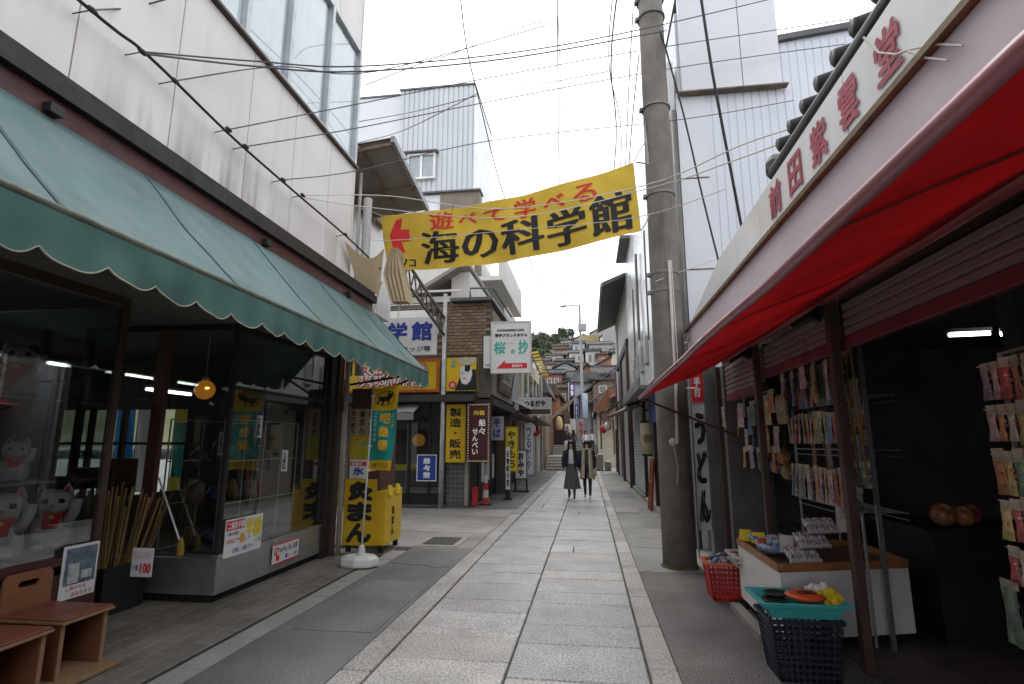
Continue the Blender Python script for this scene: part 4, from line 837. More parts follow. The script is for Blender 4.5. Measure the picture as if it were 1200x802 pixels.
# red and white vertical banner between the pole and the shop
nb = thing('vertical_banner', 'tall white banner with a red head and black brush marks behind the utility pole', 'banner', (1.62, 7.98, .3))
q = MB(); o = Vector((1.45, 8.0, .35)); u = Vector((1, 0, 0)); n_ = Vector((0, -1, 0))
q.grid(lambda a, c: (1.45 + a * .17, 8.0 + .015 * math.sin(c * 9 + a * 2), .35 + c * 2.15), 4, 24); q.grid(lambda a, c: (1.45 + a * .17, 8.004 + .015 * math.sin(c * 9 + a * 2), .35 + c * 2.15), 4, 24)
q.build('cloth', sign_white, nb)
q = MB(); q.flat([(0, 1.72), (.17, 1.72), (.17, 2.15), (0, 2.15)], o - Y_ * .02, u, Z, 0); column(q, 'うどん', o + Vector((.012, -.024, .06)), u, Z, .15, 1.55, .020, 1, .12); column(q, '手打', o + Vector((.04, -.026, 1.78)), u, Z, .09, .3, .006, 2); q.build('lettering', [ink_red, ink_black, ink_white], nb)
q = MB(); q.tube([(1.43, 7.99, 0), (1.43, 7.99, 2.55)], .014, 8); q.build('pole', steel, nb)
# ================================================================== UTILITY POLE
up = thing('utility_pole', 'weathered concrete utility pole rising through the edge of the red awning', 'utility pole', (1.085, 7.40, 0))
b = MB(); b.tube([(1.085, 7.40, -.1), (1.085, 7.40, 2), (1.085, 7.40, 4), (1.085, 7.40, 6), (1.085, 7.40, 11)], [.207, .205, .195, .185, .165], 24); b.build('shaft', concrete_pole, up, smooth=True)
for z in (8.05, 7.75, 6.25, 4.9, 3.75, 3.5):
    b = MB(); b.lathe([(.20, 0), (.205, .005), (.205, .035), (.20, .04)], (1.085, 7.40, z), 20); b.box(.85, 7.36, z, .90, 7.44, z + .045); b.build('band', M('band_steel%d' % int(z * 100), (.17, .165, .16), .6, .3, 6), up)
b = MB(); b.tube([(1.12, 7.185, 3.9), (1.12, 7.185, 2.2), (1.10, 7.18, 1.5)], .02, 8); b.tube([(1.15, 7.19, 3.9), (1.16, 7.185, 2.6), (1.10, 7.18, 1.6)], .008, 6); b.build('conduit', rope_white, up)
for z in (2.8, 2.2): b = MB(); b.tube([(1.27, 7.3, z), (1.45, 7.24, z)], .01, 6); b.build('step_bolt', steel, up)
b = MB(); b.bar((.93, 7.3, 5.35), (.90, 7.3, 6.0), .03); b.tube([(.9, 7.3, 5.38), (.76, 7.28, 5.40)], .012, 6); b.build('bracket', grey_paint, up)
b = MB(); b.ball((1.05, 7.19, 1.52), (.05, .03, .05), 8); b.tube([(1.05, 7.18, 1.5), (1.09, 7.17, 1.2), (1.07, 7.18, 1.0)], .006, 5); b.build('rope_knot', rope_white, up)
moss_m = M('moss', (.06, .065, .022), .95, .4, 12, .4, 50)
b = MB(); b.lathe([(.245, -.005), (.225, .012), (.212, .03)], (1.085, 7.40, 0), 28); b.build('moss', moss_m, up)
# ================================================================== BANNER over the street
bt = thing('street_banner', 'long yellow cloth banner with red and black characters strung over the street', 'banner', (-1.4, 8.2, 5))
A, B = Vector((.735, 7.38, 5.45)), Vector((-3.62, 8.9, 5.56)); C_, D = Vector((.79, 7.38, 4.42)), Vector((-3.45, 8.9, 4.52))
def ban(u, v, off=0):      # u 0..1 left to right, v 0..1 bottom to top
    p = B.lerp(A, u).lerp(D.lerp(C_, u), 1 - v); sag = -.16 * math.sin(math.pi * u); w = .018 * math.sin(u * 23 + v * 3) + .014 * noise.noise((u * 9, v * 2.5, 0)) * (1.5)
    n = Vector((-.33, -.94, 0)); return tuple(p + Vector((0, 0, sag)) + n * (w + off))
b = MB(); b.grid(ban, 90, 14); b.grid(lambda u, v: ban(u, v, -.004), 90, 14); b.build('cloth', banner_yellow, bt, smooth=True)
q = MB()
def bl(s, x, y, w, h, k, bold): q = MB(); letters(q, s, (0, 0, 0), X, Z, w, h, bold, k, fn=lambda a, c: Vector(ban(x + a, y + c, .012))); q.build('lettering' if len(s) > 1 else 'character', [ink_red, ink_black], bt)
def u_at(px):
    lo, hi = 0, 1
    for _ in range(24):
        m = (lo + hi) / 2; p = Vector(ban(m, .4)) - CAM
        if 600 + FPX * p.dot(RT) / p.dot(FW) < px: lo = m
        else: hi = m
    return lo
for c, xa, xb, y, h in (('遊', 507, 534, .66, .29), ('べ', 540, 562, .70, .18), ('て', 571, 596, .66, .19), ('学', 605, 631, .63, .30), ('べ', 640, 665, .66, .20), ('る', 675, 702, .63, .27)): bl(c, u_at(xa), y, u_at(xb) - u_at(xa), h, 0, .002)
for c, xa, xb, y, h in (('海', 494, 538, .08, .56), ('の', 541, 584, .12, .46), ('科', 587, 638, .08, .56), ('学', 641, 687, .06, .55), ('館', 691, 741, .06, .60)): bl(c, u_at(xa), y, u_at(xb) - u_at(xa), h, 1, .0055)
bl('アソコ', u_at(459), .05, u_at(486) - u_at(459), .14, 1, .002)
ar = [(.048, .30), (.10, .30), (.085, .50), (.125, .52), (.125, .72), (.085, .72), (.10, .92), (.07, .90), (.055, .80), (.035, .62)]
q.add([ban(x, y, .014) for x, y in ar], [(0, 1, 2), (2, 3, 4), (2, 4, 5), (5, 6, 7), (5, 7, 8), (5, 8, 9), (2, 5, 9), (0, 2, 9)], 2)
q.build('arrow', [ink_red, ink_black, ink_red], bt)
for u in (.01, .17, .33, .5, .66, .83, .99):
    p = Vector(ban(u, 1)); q = MB(); q.tube([p + Vector((0, 0, -.02)), p + Vector((.01, 0, .07))], .007, 5); q.build('tie', rope_white if u > .4 else black_rubber, bt)

# ================================================================== YELLOW BUN STAND and NOBORI FLAG (end of the souvenir shop)
ys = thing('bun_stand', 'yellow bun stand with black brush lettering at the alley corner of the souvenir shop', 'stall', (-3.15, 8.0, .06))
stand_y = M('stand_yellow', (.60, .37, .012), .4, .12, 2.5, streak=.3, streak_col=(.3, .16, .01))
part(ys, 'cabinet', stand_y, (-3.46, 7.66, .10, -2.86, 8.36, .84), bevel=.006)
part(ys, 'front_board', stand_y, (-3.47, 7.652, .10, -2.99, 7.659, 1.0)); part(ys, 'cabinet_top', brown_frame, (-3.46, 7.68, .842, -2.95, 8.34, .90))
part(ys, 'upper_case', maroon, (-3.46, 7.70, .901, -2.98, 8.34, 2.30), bevel=.004)
for x in (-3.4, -2.92):
    for y in (7.72, 8.3): part(ys, 'foot', black_rubber, (x - .03, y - .03, .0, x + .03, y + .03, .098))
for y in (7.72, 8.05):
    b = MB(); b.prism([(0, 0), (.16, -.02), (.2, .05), (.16, .12), (0, .14)], (-2.855, y, .78), (0, .8, .0), Z, (.02, 0, 0)); b.build('price_tag', ink_yellow, ys)
part(ys, 'menu_board', M('menu_paper', (.33, .25, .16), .7, .12, 5), (-3.46, 7.675, 1.62, -3.02, 7.699, 2.0))
part(ys, 'poster', M('poster_olive', (.40, .31, .02), .6, .15, 4), (-3.44, 7.678, 1.26, -3.02, 7.699, 1.615))
part(ys, 'poster', sign_white, (-3.42, 7.668, 1.005, -3.16, 7.699, 1.27))
part(ys, 'side_poster', M('side_poster', (.5, .35, .22), .6, .3, 18), (-2.979, 7.8, 1.45, -2.975, 8.2, 1.95))
q = MB(); n = Vector((0, -1, 0))
for s, x in (('もまん', -3.13), ('栗まん', -3.27), ('そうまん', -3.41)): column(q, s, (x - .04, 7.672, 1.64), X, Z, .09, .33, .003, 0)
letters(q, 'むし饅頭', (-3.36, 7.674, 1.46), X, Z, .26, .07, 0, 3)
q.flat([(0, 0), (.24, 0), (.24, .06), (0, .06)], (-3.41, 7.666, 1.185), X, Z, 1); letters(q, '営業中', (-3.39, 7.665, 1.19), X, Z, .16, .045, .001, 4); letters(q, '氷', (-3.37, 7.665, 1.05), X, Z, .17, .12, .006, 2); letters(q, 'いらっしゃい', (-3.39, 7.665, 1.012), X, Z, .19, .03, 0, 1)
q.build('lettering', [ink_black, ink_red, ink_blue, ink_green, ink_white], ys)
for i, c in enumerate('灸まん'): q = MB(); letters(q, c, (-3.42, 7.648, .13 + .285 * (2 - i)), X, Z, .38, .275, .02); q.build('character', ink_black, ys)
q = MB(); column(q, '灸まん', (-2.852, 7.92, .2), Y_, Z, .12, .42, .004, 0); q.build('lettering', ink_black, ys)
fb = thing('flag_stand', 'white plastic weight block holding the teal and yellow delivery flag', 'flag stand', (-2.85, 6.82, .016))
q = MB(); q.lathe([(.29, 0), (.30, .03), (.285, .09), (.22, .125), (.06, .13)], (-2.85, 6.82, .016), 8, .88, .62); q.lathe([(.05, 0), (.045, .06), (.03, .12)], (-2.83, 6.82, .14), 10); q.build('block', plastic_white, fb, bevel=.006)
p0, p1 = Vector((-2.83, 6.82, .16)), at_y(438, 452, 6.88)
q = MB(); q.tube([p0, p1], .012, 8); pole_ = q.build('pole', plastic_white, fb, smooth=True)
FT, FB = p1 + Vector((0, 0, -.03)), p0.lerp(p1, .47)
def flag(u, v, o_=0): # u across, v bottom to top
    p = FB.lerp(FT, v); w = .36 + .05 * v
    return (p.x + .012 + u * w * .93, p.y - .10 * u + .018 * math.sin(u * 5 + v * 7) + o_, p.z + .02 * u + .012 * math.sin(v * 4 + u * 3))
nf = thing('nobori_flag', 'teal and yellow vertical delivery flag with a black cat beside the bun stand', 'flag', FB)
zt = [(0, .12, 1), (.12, .72, 0), (.72, 1, 1)]
for a, c, k in zt:
    q = MB(); q.grid(lambda u, v: flag(u, a + (c - a) * v), 10, 10); q.grid(lambda u, v: flag(u, a + (c - a) * v, .004), 10, 10); q.build('cloth', (M('flag_teal%d' % int(a * 100), (.02, .30, .27), .8, .06, 3, trans=.25), M('flag_yellow%d' % int(a * 100), (.66, .44, .02), .8, .06, 3, trans=.25))[k], nf, smooth=True)
q = MB()
def fl(s, x, y, w, h, k, bold=0): letters(q, s, (0, 0, 0), X, Z, w, h, bold, k, fn=lambda a, c: Vector(flag(x + a, y + c, -.006 - (.002 if k == 1 else 0))))
for i, c in enumerate('宅急便'): fl(c, .32, .56 - i * .165, .44, .135, 0, .03); fl(c, .35, .565 - i * .165, .38, .125, 1)
for i, c in enumerate('こんぴら名物'): fl(c, .10, .64 - i * .06, .13, .045, 2)
for i, c in enumerate('お土産'): fl(c, .80, .63 - i * .06, .12, .045, 1)
fl('営業・イマス', .10, .035, .75, .055, 3)
catp = [(.18, .90), (.14, .95), (.19, .905), (.30, .90), (.52, .895), (.60, .93), (.63, .955), (.66, .925), (.74, .925), (.78, .955), (.80, .905), (.76, .865), (.66, .86), (.64, .80), (.58, .795), (.60, .835), (.44, .845), (.38, .79), (.32, .80), (.35, .84), (.26, .855), (.20, .80), (.15, .81), (.21, .855)]
q.add([flag(x, y - .01, -.007) for x, y in catp], [tuple(range(len(catp)))], 3)
q.tube([flag(.48 + .40 * math.cos(i * .2094), .865 + .085 * math.sin(i * .2094), -.006) for i in range(31)], .003, 4, k=3)
q.build('lettering', [ink_orange, ink_yellow, ink_white, ink_black], nf)
for i, v in enumerate((.02, .3, .6, .9)):
    p = FB.lerp(FT, v); q = MB(); q.tube([p - Vector((.02, 0, 0)), p + Vector((.035, -.005, 0))], .012, 6); q.build('loop', ink_white, nf)
# flags seen through the shop's rear window, out in the alley
for i, (x, c, c2, l) in enumerate(((-8.05, (.03, .30, .62), None, 'bright blue vertical flag in the alley seen through the shop window'), (-7.65, (.7, .7, .7), None, 'white vertical flag beside the blue one, seen through the shop window'), (-6.95, (.02, .35, .30), 1, 'teal and yellow flag in the alley seen through the shop window'), (-6.2, (.6, .6, .58), None, 'white flag with a dark mark seen through the shop window, rightmost'))):
    t = thing('nobori_flag', l, 'flag', (x, 8.5, .6)); m = M('alley_flag%d' % i, c, .8, .08, trans=.3)
    q = MB(); q.grid(lambda u, v: (x + u * .34, 8.5 + .02 * math.sin(u * 6 + v * 5), .7 + v * 1.5), 6, 8); q.grid(lambda u, v: (x + u * .34, 8.505 + .02 * math.sin(u * 6 + v * 5), .7 + v * 1.5), 6, 8); q.build('cloth', m, t)
    q = MB(); q.tube([(x - .01, 8.5, 0), (x - .01, 8.5, 2.25)], .012, 6); q.build('pole', plastic_white, t)
    if c2: part(t, 'band', ink_yellow, (x + .01, 8.46, .72, x + .33, 8.465, .95)); part(t, 'band', ink_yellow, (x + .01, 8.46, 1.85, x + .33, 8.465, 2.18))

# ================================================================== RIGHT ROW behind the toy shop
corr_m = M('corrugated_white', (.60, .63, .69), .45, .05, .8, streak=.10, streak_col=(.4, .38, .37), spec=.5)
panel_m = M('flat_white_panel', (.62, .64, .685), .4, .05, .6, streak=.10, streak_col=(.45, .40, .38), spec=.5)
flash_m = M('flashing_dark', (.10, .10, .105), .5, .15, 4)
rust_m = M('rusty_ledge', (.17, .12, .09), .7, .35, 5)
def corr(b, o, u, v, w, h, pitch, depth, n):      # standing seam sheet: o lower left, u across, v up, n outward
    o, u, v, n = map(Vector, (o, u, v, n)); k = max(1, round(w / pitch)); p = w / k; pr_ = []
    for i in range(k): pr_ += [(i * p, 0), (i * p + p * .72, 0), (i * p + p * .78, -depth), (i * p + p * .94, -depth)]
    pr_.append((w, 0)); vs = [o + u * a + n * d for a, d in pr_] + [o + u * a + n * d + v * h for a, d in pr_]; m = len(pr_)
    b.add(vs, [(i, i + 1, m + i + 1, m + i) for i in range(m - 1)])
r1 = thing('corrugated_house', 'tall pale corrugated house right behind the utility pole and toy shop', 'building', (4, 11, 0))
part(r1, 'wall', panel_m, (1.62, 8.66, 0, 7.5, 13.0, 7.35), (1.66, 8.66, 7.351, 3.24, 13, 8.9), (3.241, 8.66, 7.351, 7.5, 13, 8.1), bevel=0)
b = MB(); corr(b, (2.05, 8.62, 3.0), X, Z, 5.4, 5.1, .13, .012, (0, -1, 0)); b.build('corrugated_cladding', corr_m, r1)
for z0, z1 in ((0, 2.6), (2.61, 4.2), (4.21, 5.75), (5.76, 7.23)): part(r1, 'wall_panel', panel_m, (1.60, 8.6, z0, 2.05, 8.66, z1), bevel=.004)
part(r1, 'upper_bay', panel_m, (1.70, 8.50, 7.27, 2.66, 8.61, 9.12), bevel=.006); part(r1, 'upper_bay', panel_m, (2.67, 8.50, 7.27, 3.27, 8.61, 9.12), bevel=.006)
part(r1, 'ledge', rust_m, (1.62, 8.47, 7.24, 3.36, 8.6, 7.265)); part(r1, 'flashing', flash_m, (1.68, 8.48, 9.125, 3.29, 13, 9.18))
b = MB(); b.prism([(0, 0), (4.3, .45), (4.3, .55), (0, .1)], (3.25, 8.55, 8.10), X, Z, (0, 4.4, 0)); b.build('roof_edge', flash_m, r1)
b = MB(); b.prism([(0, 0), (4.2, 0), (4.2, .44), ], (3.28, 8.63, 8.101), X, Z, (0, 4.3, 0)); b.build('gable_infill', corr_m, r1)
for z in (2.6, 4.2, 5.75): part(r1, 'panel_seam', rust_m, (1.60, 8.592, z, 2.05, 8.599, z + .018))
b = MB(); b.tube([(1.545, 8.62, 0), (1.545, 8.62, 7.0)], .05, 8); b.build('downpipe', M('dark_pipe', (.12, .115, .11), .5), r1, smooth=True)
b = MB(); b.tube([(1.70, 8.54, 0), (1.70, 8.54, 3.4)], .04, 8); b.build('downpipe', grey_paint, r1, smooth=True)
r2 = thing('white_house', 'tall glossy white house with thin pipes beyond the utility pole on the right', 'building', (4, 15, 0))
gloss_w = M('glossy_white_panel', (.60, .61, .62), .22, .06, .5, spec=.6, streak=.12, streak_col=(.4, .38, .36))
part(r2, 'wall', gloss_w, (1.50, 13.02, 2.9, 7, 19.4, 8.0))
for y0, y1 in ((10.2, 11.6), (11.61, 13.0), (13.02, 15.2), (15.21, 17.3), (17.31, 19.4)): part(r2, 'wall_panel', gloss_w, (1.47, y0, 2.9, 1.499, y1, 7.98), bevel=.003)
part(r2, 'wall', gloss_w, (1.50, 8.72, 2.9, 1.60, 13.0, 8.0))
part(r2, 'roof_edge', flash_m, (1.15, 17.0, 7.99, 1.7, 19.5, 8.1))
for y, z0, z1, r in ((12.4, 3.8, 6.4, .02), (14.6, 4.2, 6.6, .035), (16.0, 3.6, 6.0, .025)):
    b = MB(); b.tube([(1.40, y, z0), (1.40, y, z1)], r, 8); b.build('pipe', M('pipe_grey%d' % int(y), (.13, .13, .13), .5), r2)
for y, z in ((13.2, 3.3), (14.4, 3.25), (15.6, 3.2), (16.6, 3.2)):
    b = MB(); b.box(1.40, y, z + .1, 1.465, y + .5, z + .75); b.build('relief_letter', M('relief_grey%d' % int(y), (.33, .33, .33), .4), r2)
part(r2, 'canopy', M('canopy_grey', (.16, .16, .16), .6, .2), (1.05, 11.6, 2.62, 1.5, 16.9, 2.70), (1.05, 11.6, 2.701, 1.09, 16.9, 2.86), bevel=.004)
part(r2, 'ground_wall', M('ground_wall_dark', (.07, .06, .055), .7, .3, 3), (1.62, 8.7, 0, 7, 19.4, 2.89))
for y in (9.6, 11.2, 13.2, 15.6): part(r2, 'pillar', black_wood, (1.50, y, 0, 1.62, y + .22, 2.89), bevel=.004)
part(r2, 'door_frame', alu, (1.56, 12.4, 0, 1.6, 12.46, 2.4), (1.58, 11.9, 2.4, 1.6, 13.1, 2.46))
part(r2, 'plaster_wall', M('plaster_beige', (.34, .29, .23), .8, .12, 3), (1.57, 13.5, 0, 1.618, 15.5, 2.6))
b = MB(); b.grid(lambda u, v: (1.45 + .05 * math.sin(u * 9), 10.6 + u * 3.2, 1.95 + v * .6), 24, 4); b.grid(lambda u, v: (1.455 + .05 * math.sin(u * 9), 10.6 + u * 3.2, 1.95 + v * .6), 24, 4)
b.build('shop_curtain', M('indigo_cloth', (.04, .06, .15), .85, .1, trans=.2), cat='shop curtain', label='indigo shop curtain hanging right of the lantern beyond the utility pole')
p = at_y(758, 514, 14.2); ln = thing('lantern', 'cream lantern with a round black emblem on a dark bracket beyond the utility pole', 'lantern', p)
b = MB(); b.lathe([(.10, -.38), (.15, -.34), (.16, 0), (.15, .34), (.10, .38)], p, 14); b.build('shade', M('lantern_paper', (.42, .35, .25), .7, .06, trans=.2), ln, smooth=True)
b = MB(); b.bar(p + Vector((-.14, 0, .42)), p + Vector((.35, 0, .42)), .06); b.bar(p + Vector((-.14, 0, -.41)), p + Vector((.35, 0, -.41)), .05); b.bar(p + Vector((.33, 0, .44)), p + Vector((.33, 0, -.43)), .05); b.build('bracket', black_rubber, ln)
b = MB(); b.tube([p + Vector((.09 * math.cos(i * .35), -.165, .09 * math.sin(i * .35))) for i in range(19)], .012, 5); letters(b, 'の', p + Vector((-.05, -.17, -.05)), X, Z, .1, .1, .005); b.build('emblem', ink_black, ln)
b = thing('easel_board', 'red framed easel board leaning at the shop front below the lantern', 'easel', (1.42, 13.3, 0))
q = MB(); q.bar((1.36, 13.1, 0), (1.46, 13.15, 1.15), .05); q.bar((1.36, 13.6, 0), (1.46, 13.55, 1.15), .05); q.bar((1.41, 13.12, .62), (1.41, 13.58, .62), .05); q.bar((1.45, 13.14, 1.1), (1.45, 13.56, 1.1), .05); q.build('easel_frame', M('red_wood', (.22, .05, .03), .5, .2), b); part(b, 'board', black_wood, (1.43, 13.18, .66, 1.45, 13.52, 1.07))
shut_far = M('grey_shutter', (.33, .34, .35), .45, .08, 2, metal=.2)
def rib_shutter(parent, x, y0, y1, z0, z1):
    b = MB(); k = int((z1 - z0) / .085); pr_ = []
    for i in range(k): z = z0 + (z1 - z0) * i / k; h = (z1 - z0) / k; pr_ += [(0, z), (-.02, z + h * .2), (-.02, z + h * .8)]
    pr_.append((0, z1)); n_ = len(pr_)
    b.add([(x + a, y0, z) for a, z in pr_] + [(x + a, y1, z) for a, z in pr_], [(i, i + 1, n_ + i + 1, n_ + i) for i in range(n_ - 1)]); return b.build('shutter', shut_far, parent)
rib_shutter(r2, 1.53, 15.9, 19.3, .12, 2.6)
part(r2, 'step', concrete_m, (1.44, 8.7, 0, 1.62, 15.4, .1), (1.44, 15.8, 0, 1.62, 19.4, .1))
r3 = thing('grey_house', 'grey house with a projecting dark eave and shutter beyond the glossy white house', 'building', (4, 24, 0))
grey_w = M('grey_render', (.42, .42, .41), .7, .1, 1, streak=.25, streak_col=(.2, .19, .18))
part(r3, 'wall', grey_w, (1.52, 19.42, 3.0, 7, 27.8, 7.5)); part(r3, 'wall', grey_w, (1.60, 19.42, 0, 7, 27.8, 2.99))
b = MB(); b.prism([(.66, 7.15), (1.6, 7.55), (1.6, 7.68), (.62, 7.28)], (0, 19.45, 0), X, Z, (0, 8.6, 0)); b.build('eave', M('eave_dark', (.09, .095, .10), .6, .2), r3)
part(r3, 'gutter', grey_paint, (.56, 19.4, 7.12, .645, 28.1, 7.24))
for y in (19.6, 23.4, 27.3): part(r3, 'pillar', brown_frame, (1.38, y, 0, 1.515, y + .32, 4.91), bevel=.004)
rib_shutter(r3, 1.49, 20.0, 23.3, .05, 4.9); part(r3, 'door', brown_frame, (1.49, 23.8, 0, 1.519, 27.2, 4.6)); part(r3, 'lintel', black_wood, (1.40, 19.6, 4.92, 1.51, 27.5, 5.2))
b = MB(); b.tube([(1.46, 26.5, 0), (1.46, 26.5, 7.2)], .06, 8); b.build('downpipe', panel_m, r3)
r4 = thing('awning_shop', 'farthest shop of the right row with a pale tan awning and lattice front', 'shop', (3, 29.5, 0))
part(r4, 'wall', M('plaster_tan', (.36, .31, .25), .8, .12, 2), (1.45, 27.85, 0, 6, 31.5, 3.6))
b = MB(); b.prism([(1.2, 3.6), (4, 5.0), (4, 5.15), (1.1, 3.72)], (0, 27.85, 0), X, Z, (0, 3.8, 0)); b.build('roof', roof_m, r4)
tan = M('tan_cloth', (.42, .26, .17), .8, .1, trans=.3)
b = MB(); tan = M('orange_tan_cloth', (.44, .22, .12), .8, .15, trans=.25)
b.grid(lambda u, v: (.27 + v * .85, 28.5 + u * 2.5, 3.15 + v * 1.3 + .03 * math.sin(u * 20)), 12, 4); b.grid(lambda u, v: (.27 + v * .85, 28.5 + u * 2.5, 3.14 + v * 1.3 + .03 * math.sin(u * 20)), 12, 4)
b.prism([(.28, 3.13), (1.12, 4.42), (1.12, 3.13)], (0, 28.5, 0), X, Z, (0, .03, 0))
a4 = b.build('tan_awning', tan, cat='awning', label='orange tan shop awning with a white lower edge near the stone steps'); part(a4, 'front_edge', plastic_white, (.22, 28.4, 2.95, .265, 31.1, 3.10))
b = MB()
for i in range(12): b.box(1.38, 28.0 + i * .13, .1, 1.41, 28.03 + i * .13, 2.2)
for j in range(9): b.box(1.39, 28.0, .2 + j * .24, 1.40, 29.5, .23 + j * .24)
b.build('lattice', black_wood, r4, kind='stuff')
b = thing('beam_awning', 'low brown board awning projecting across the pavement beyond the red awning', 'awning', (.95, 17.5, 2.0))
p0, p1 = at_y(712, 490, 19.0), at_y(749, 475, 14.8)
brown_aw = M('brown_board', (.17, .11, .075), .7, .2, 4)
q = MB(); q.add([p0, p1, p1 + Vector((.35, .1, .28)), p0 + Vector((.75, 0, .3)), p0 + Vector((0, 0, .05)), p1 + Vector((0, 0, .05)), p1 + Vector((.35, .1, .33)), p0 + Vector((.75, 0, .35))], [(0, 3, 2, 1), (4, 5, 6, 7), (0, 1, 5, 4), (1, 2, 6, 5), (2, 3, 7, 6), (3, 0, 4, 7)]); q.build('canopy', brown_aw, b); q = MB(); q.bar(p0 + Vector((-.02, 0, .0)), p1 + Vector((-.02, 0, 0)), .06); q.build('front_beam', brown_frame, b)
q = MB(); q.bar(p1, p1 + Vector((.55, .2, -.35)), .04); q.build('strut', black_rubber, b)

# ================================================================== LEFT ROW
ex = thing('annex_building', 'white annex with a projecting corrugated canopy behind the souvenir shop', 'building', (-5, 9, 4))
part(ex, 'wall', white_wall, (-9, 7.6, 4.3, -4.55, 12, 7.2), (-4.549, 7.6, 4.3, -4.0, 8.3, 6.3)); part(ex, 'eave_beam', rust_m, (-4.52, 8.0, 6.25, -4.4, 11.2, 6.42))
can_m = M('canopy_underside', (.27, .245, .215), .75, .2, 1.5)
P4 = [at_x(460, 163, -3.2), at_x(501, 246, -3.2), at_x(501, 246, -3.2) + Vector((-1.35, 0, -.15)), at_x(460, 163, -3.2) + Vector((-1.35, 0, -.15))]
def cplane(a, c): return P4[3].lerp(P4[2], a).lerp(P4[0].lerp(P4[1], a), c)
b = MB(); k = 26; vs = []; 
for i in range(k * 2 + 1):
    for c in (0, 1): vs.append(cplane(i / (2 * k), c) + Vector((0, 0, .03 if i % 2 else 0)))
b.add(vs, [(2 * i, 2 * i + 1, 2 * i + 3, 2 * i + 2) for i in range(2 * k)]); b.add([Vector(p) + Vector((0, 0, .03)) for p in vs], [(2 * i, 2 * i + 2, 2 * i + 3, 2 * i + 1) for i in range(2 * k)]); b.build('corrugated_canopy', can_m, ex)
for c in (.15, .55): b = MB(); b.bar(cplane(0, c) - Vector((0, 0, .05)), cplane(1, c) - Vector((0, 0, .05)), .06); b.build('purlin', rust_m, ex)
b = MB(); b.bar(cplane(.02, 0) - Vector((0, 0, .1)), cplane(.02, 1) - Vector((0, 0, .06)), .05); b.build('rafter', rust_m, ex); b = MB(); b.bar(cplane(.6, 0) - Vector((0, 0, .1)), cplane(.6, 1) - Vector((0, 0, .06)), .05); b.build('rafter', rust_m, ex)
b = MB(); b.bar(cplane(0, 1), cplane(1, 1), .07, .12); b.build('edge_board', grey_paint, ex)
b = MB(); p = at_y(428, 300, 8.5); b.tube([(p.x, 8.5, 2.6), (p.x, 8.5, 5.7)], .075, 10); b.tube([(p.x - .15, 8.5, 2.6), (p.x - .15, 8.5, 6.2)], .03, 8); b.build('downpipe', M('pipe_pale', (.38, .37, .36), .6, .2), ex, smooth=True)
part(ex, 'lower_wall', M('annex_dark', (.10, .09, .085), .8, .2), (-9, 12.05, 0, -8.8, 13, 4))
# folded cream cloth hanging from a rope
fc = thing('folded_cloth', 'cream awning cloth folded in pleats hanging from wires at the alley mouth', 'cloth', (-3.3, 8.3, 4.0))
cream = M('cream_cloth', (.50, .40, .26), .85, .12, 3, trans=.3)
for i in range(5):
    yy = 8.05 + i * .03; T, Mi, Bo = at_y(459 + i * 1.6, 290, yy), at_y(449 + i * 5.0, 322, yy), at_y(457 + i * 4.6, 353, yy); w0 = Vector((.012, .0, 0)); w1 = Vector((.055, .10, 0))
    q = MB(); pts = [T, T.lerp(Mi, .5) + Vector((-.02, 0, 0)), Mi, Mi.lerp(Bo, .5), Bo]
    for k_ in range(4):
        f0, f1 = k_ / 4, (k_ + 1) / 4; q.add([pts[k_], pts[k_ + 1], pts[k_ + 1] + w0.lerp(w1, min(1, f1 * 2)), pts[k_] + w0.lerp(w1, min(1, f0 * 2)), pts[k_ + 1] + w0.lerp(w1, min(1, f1 * 2)) * .6 + Vector((0, .25, 0)), pts[k_] + w0.lerp(w1, min(1, f0 * 2)) * .6 + Vector((0, .25, 0))], [(0, 1, 2, 3), (0, 1, 4, 5)])
    q.build('pleat', cream, fc)
a, c, d, e = at_x(404, 283, -3.42), at_y(450, 291, 8.0), at_x(420, 338, -3.42), at_y(444, 345, 8.05)
q = MB(); q.grid(lambda u, v: tuple(a.lerp(c, u).lerp(d.lerp(e, u), v) + Vector((0, .12 * math.sin(math.pi * u), -.17 * math.sin(math.pi * u) * (1 - v)))), 12, 10); q.grid(lambda u, v: tuple(a.lerp(c, u).lerp(d.lerp(e, u), v) + Vector((0, .12 * math.sin(math.pi * u) + .006, -.17 * math.sin(math.pi * u) * (1 - v)))), 12, 10); q.build('loose_sheet', cream, fc, smooth=True)
q = MB(); q.tube([at_y(447, 330, 8.2), at_y(436, 372, 8.2), at_y(432, 420, 8.2)], .012, 6); q.tube([at_y(470, 350, 8.3), at_y(464, 384, 8.3)], .01, 6); q.build('rope', rope_white, fc)
# corner sweet shop (faces the alley at Y 13.3, the street at x -2.85)
cs = thing('cracker_shop', 'brown brick corner shop with yellow signs across the alley on the left', 'shop', (-4, 15, 0))
brick_m = bpy.data.materials.new('brick_brown'); brick_m.use_nodes = True; nn = brick_m.node_tree; bt_ = nn.nodes.new('ShaderNodeTexBrick')
tc = nn.nodes.new('ShaderNodeTexCoord'); mp = nn.nodes.new('ShaderNodeMapping'); mp.inputs['Rotation'].default_value = (math.pi / 2, 0, 0)
nn.links.new(tc.outputs['Object'], mp.inputs[0]); nn.links.new(mp.outputs[0], bt_.inputs['Vector'])
for k_, v_ in (('Color1', (.155, .10, .06, 1)), ('Color2', (.20, .13, .08, 1)), ('Mortar', (.09, .075, .06, 1)), ('Scale', 1.0), ('Mortar Size', .012), ('Brick Width', .22), ('Row Height', .085)): bt_.inputs[k_].default_value = v_
nn.links.new(bt_.outputs[0], nn.nodes['Principled BSDF'].inputs['Base Color']); nn.nodes['Principled BSDF'].inputs['Roughness'].default_value = .8
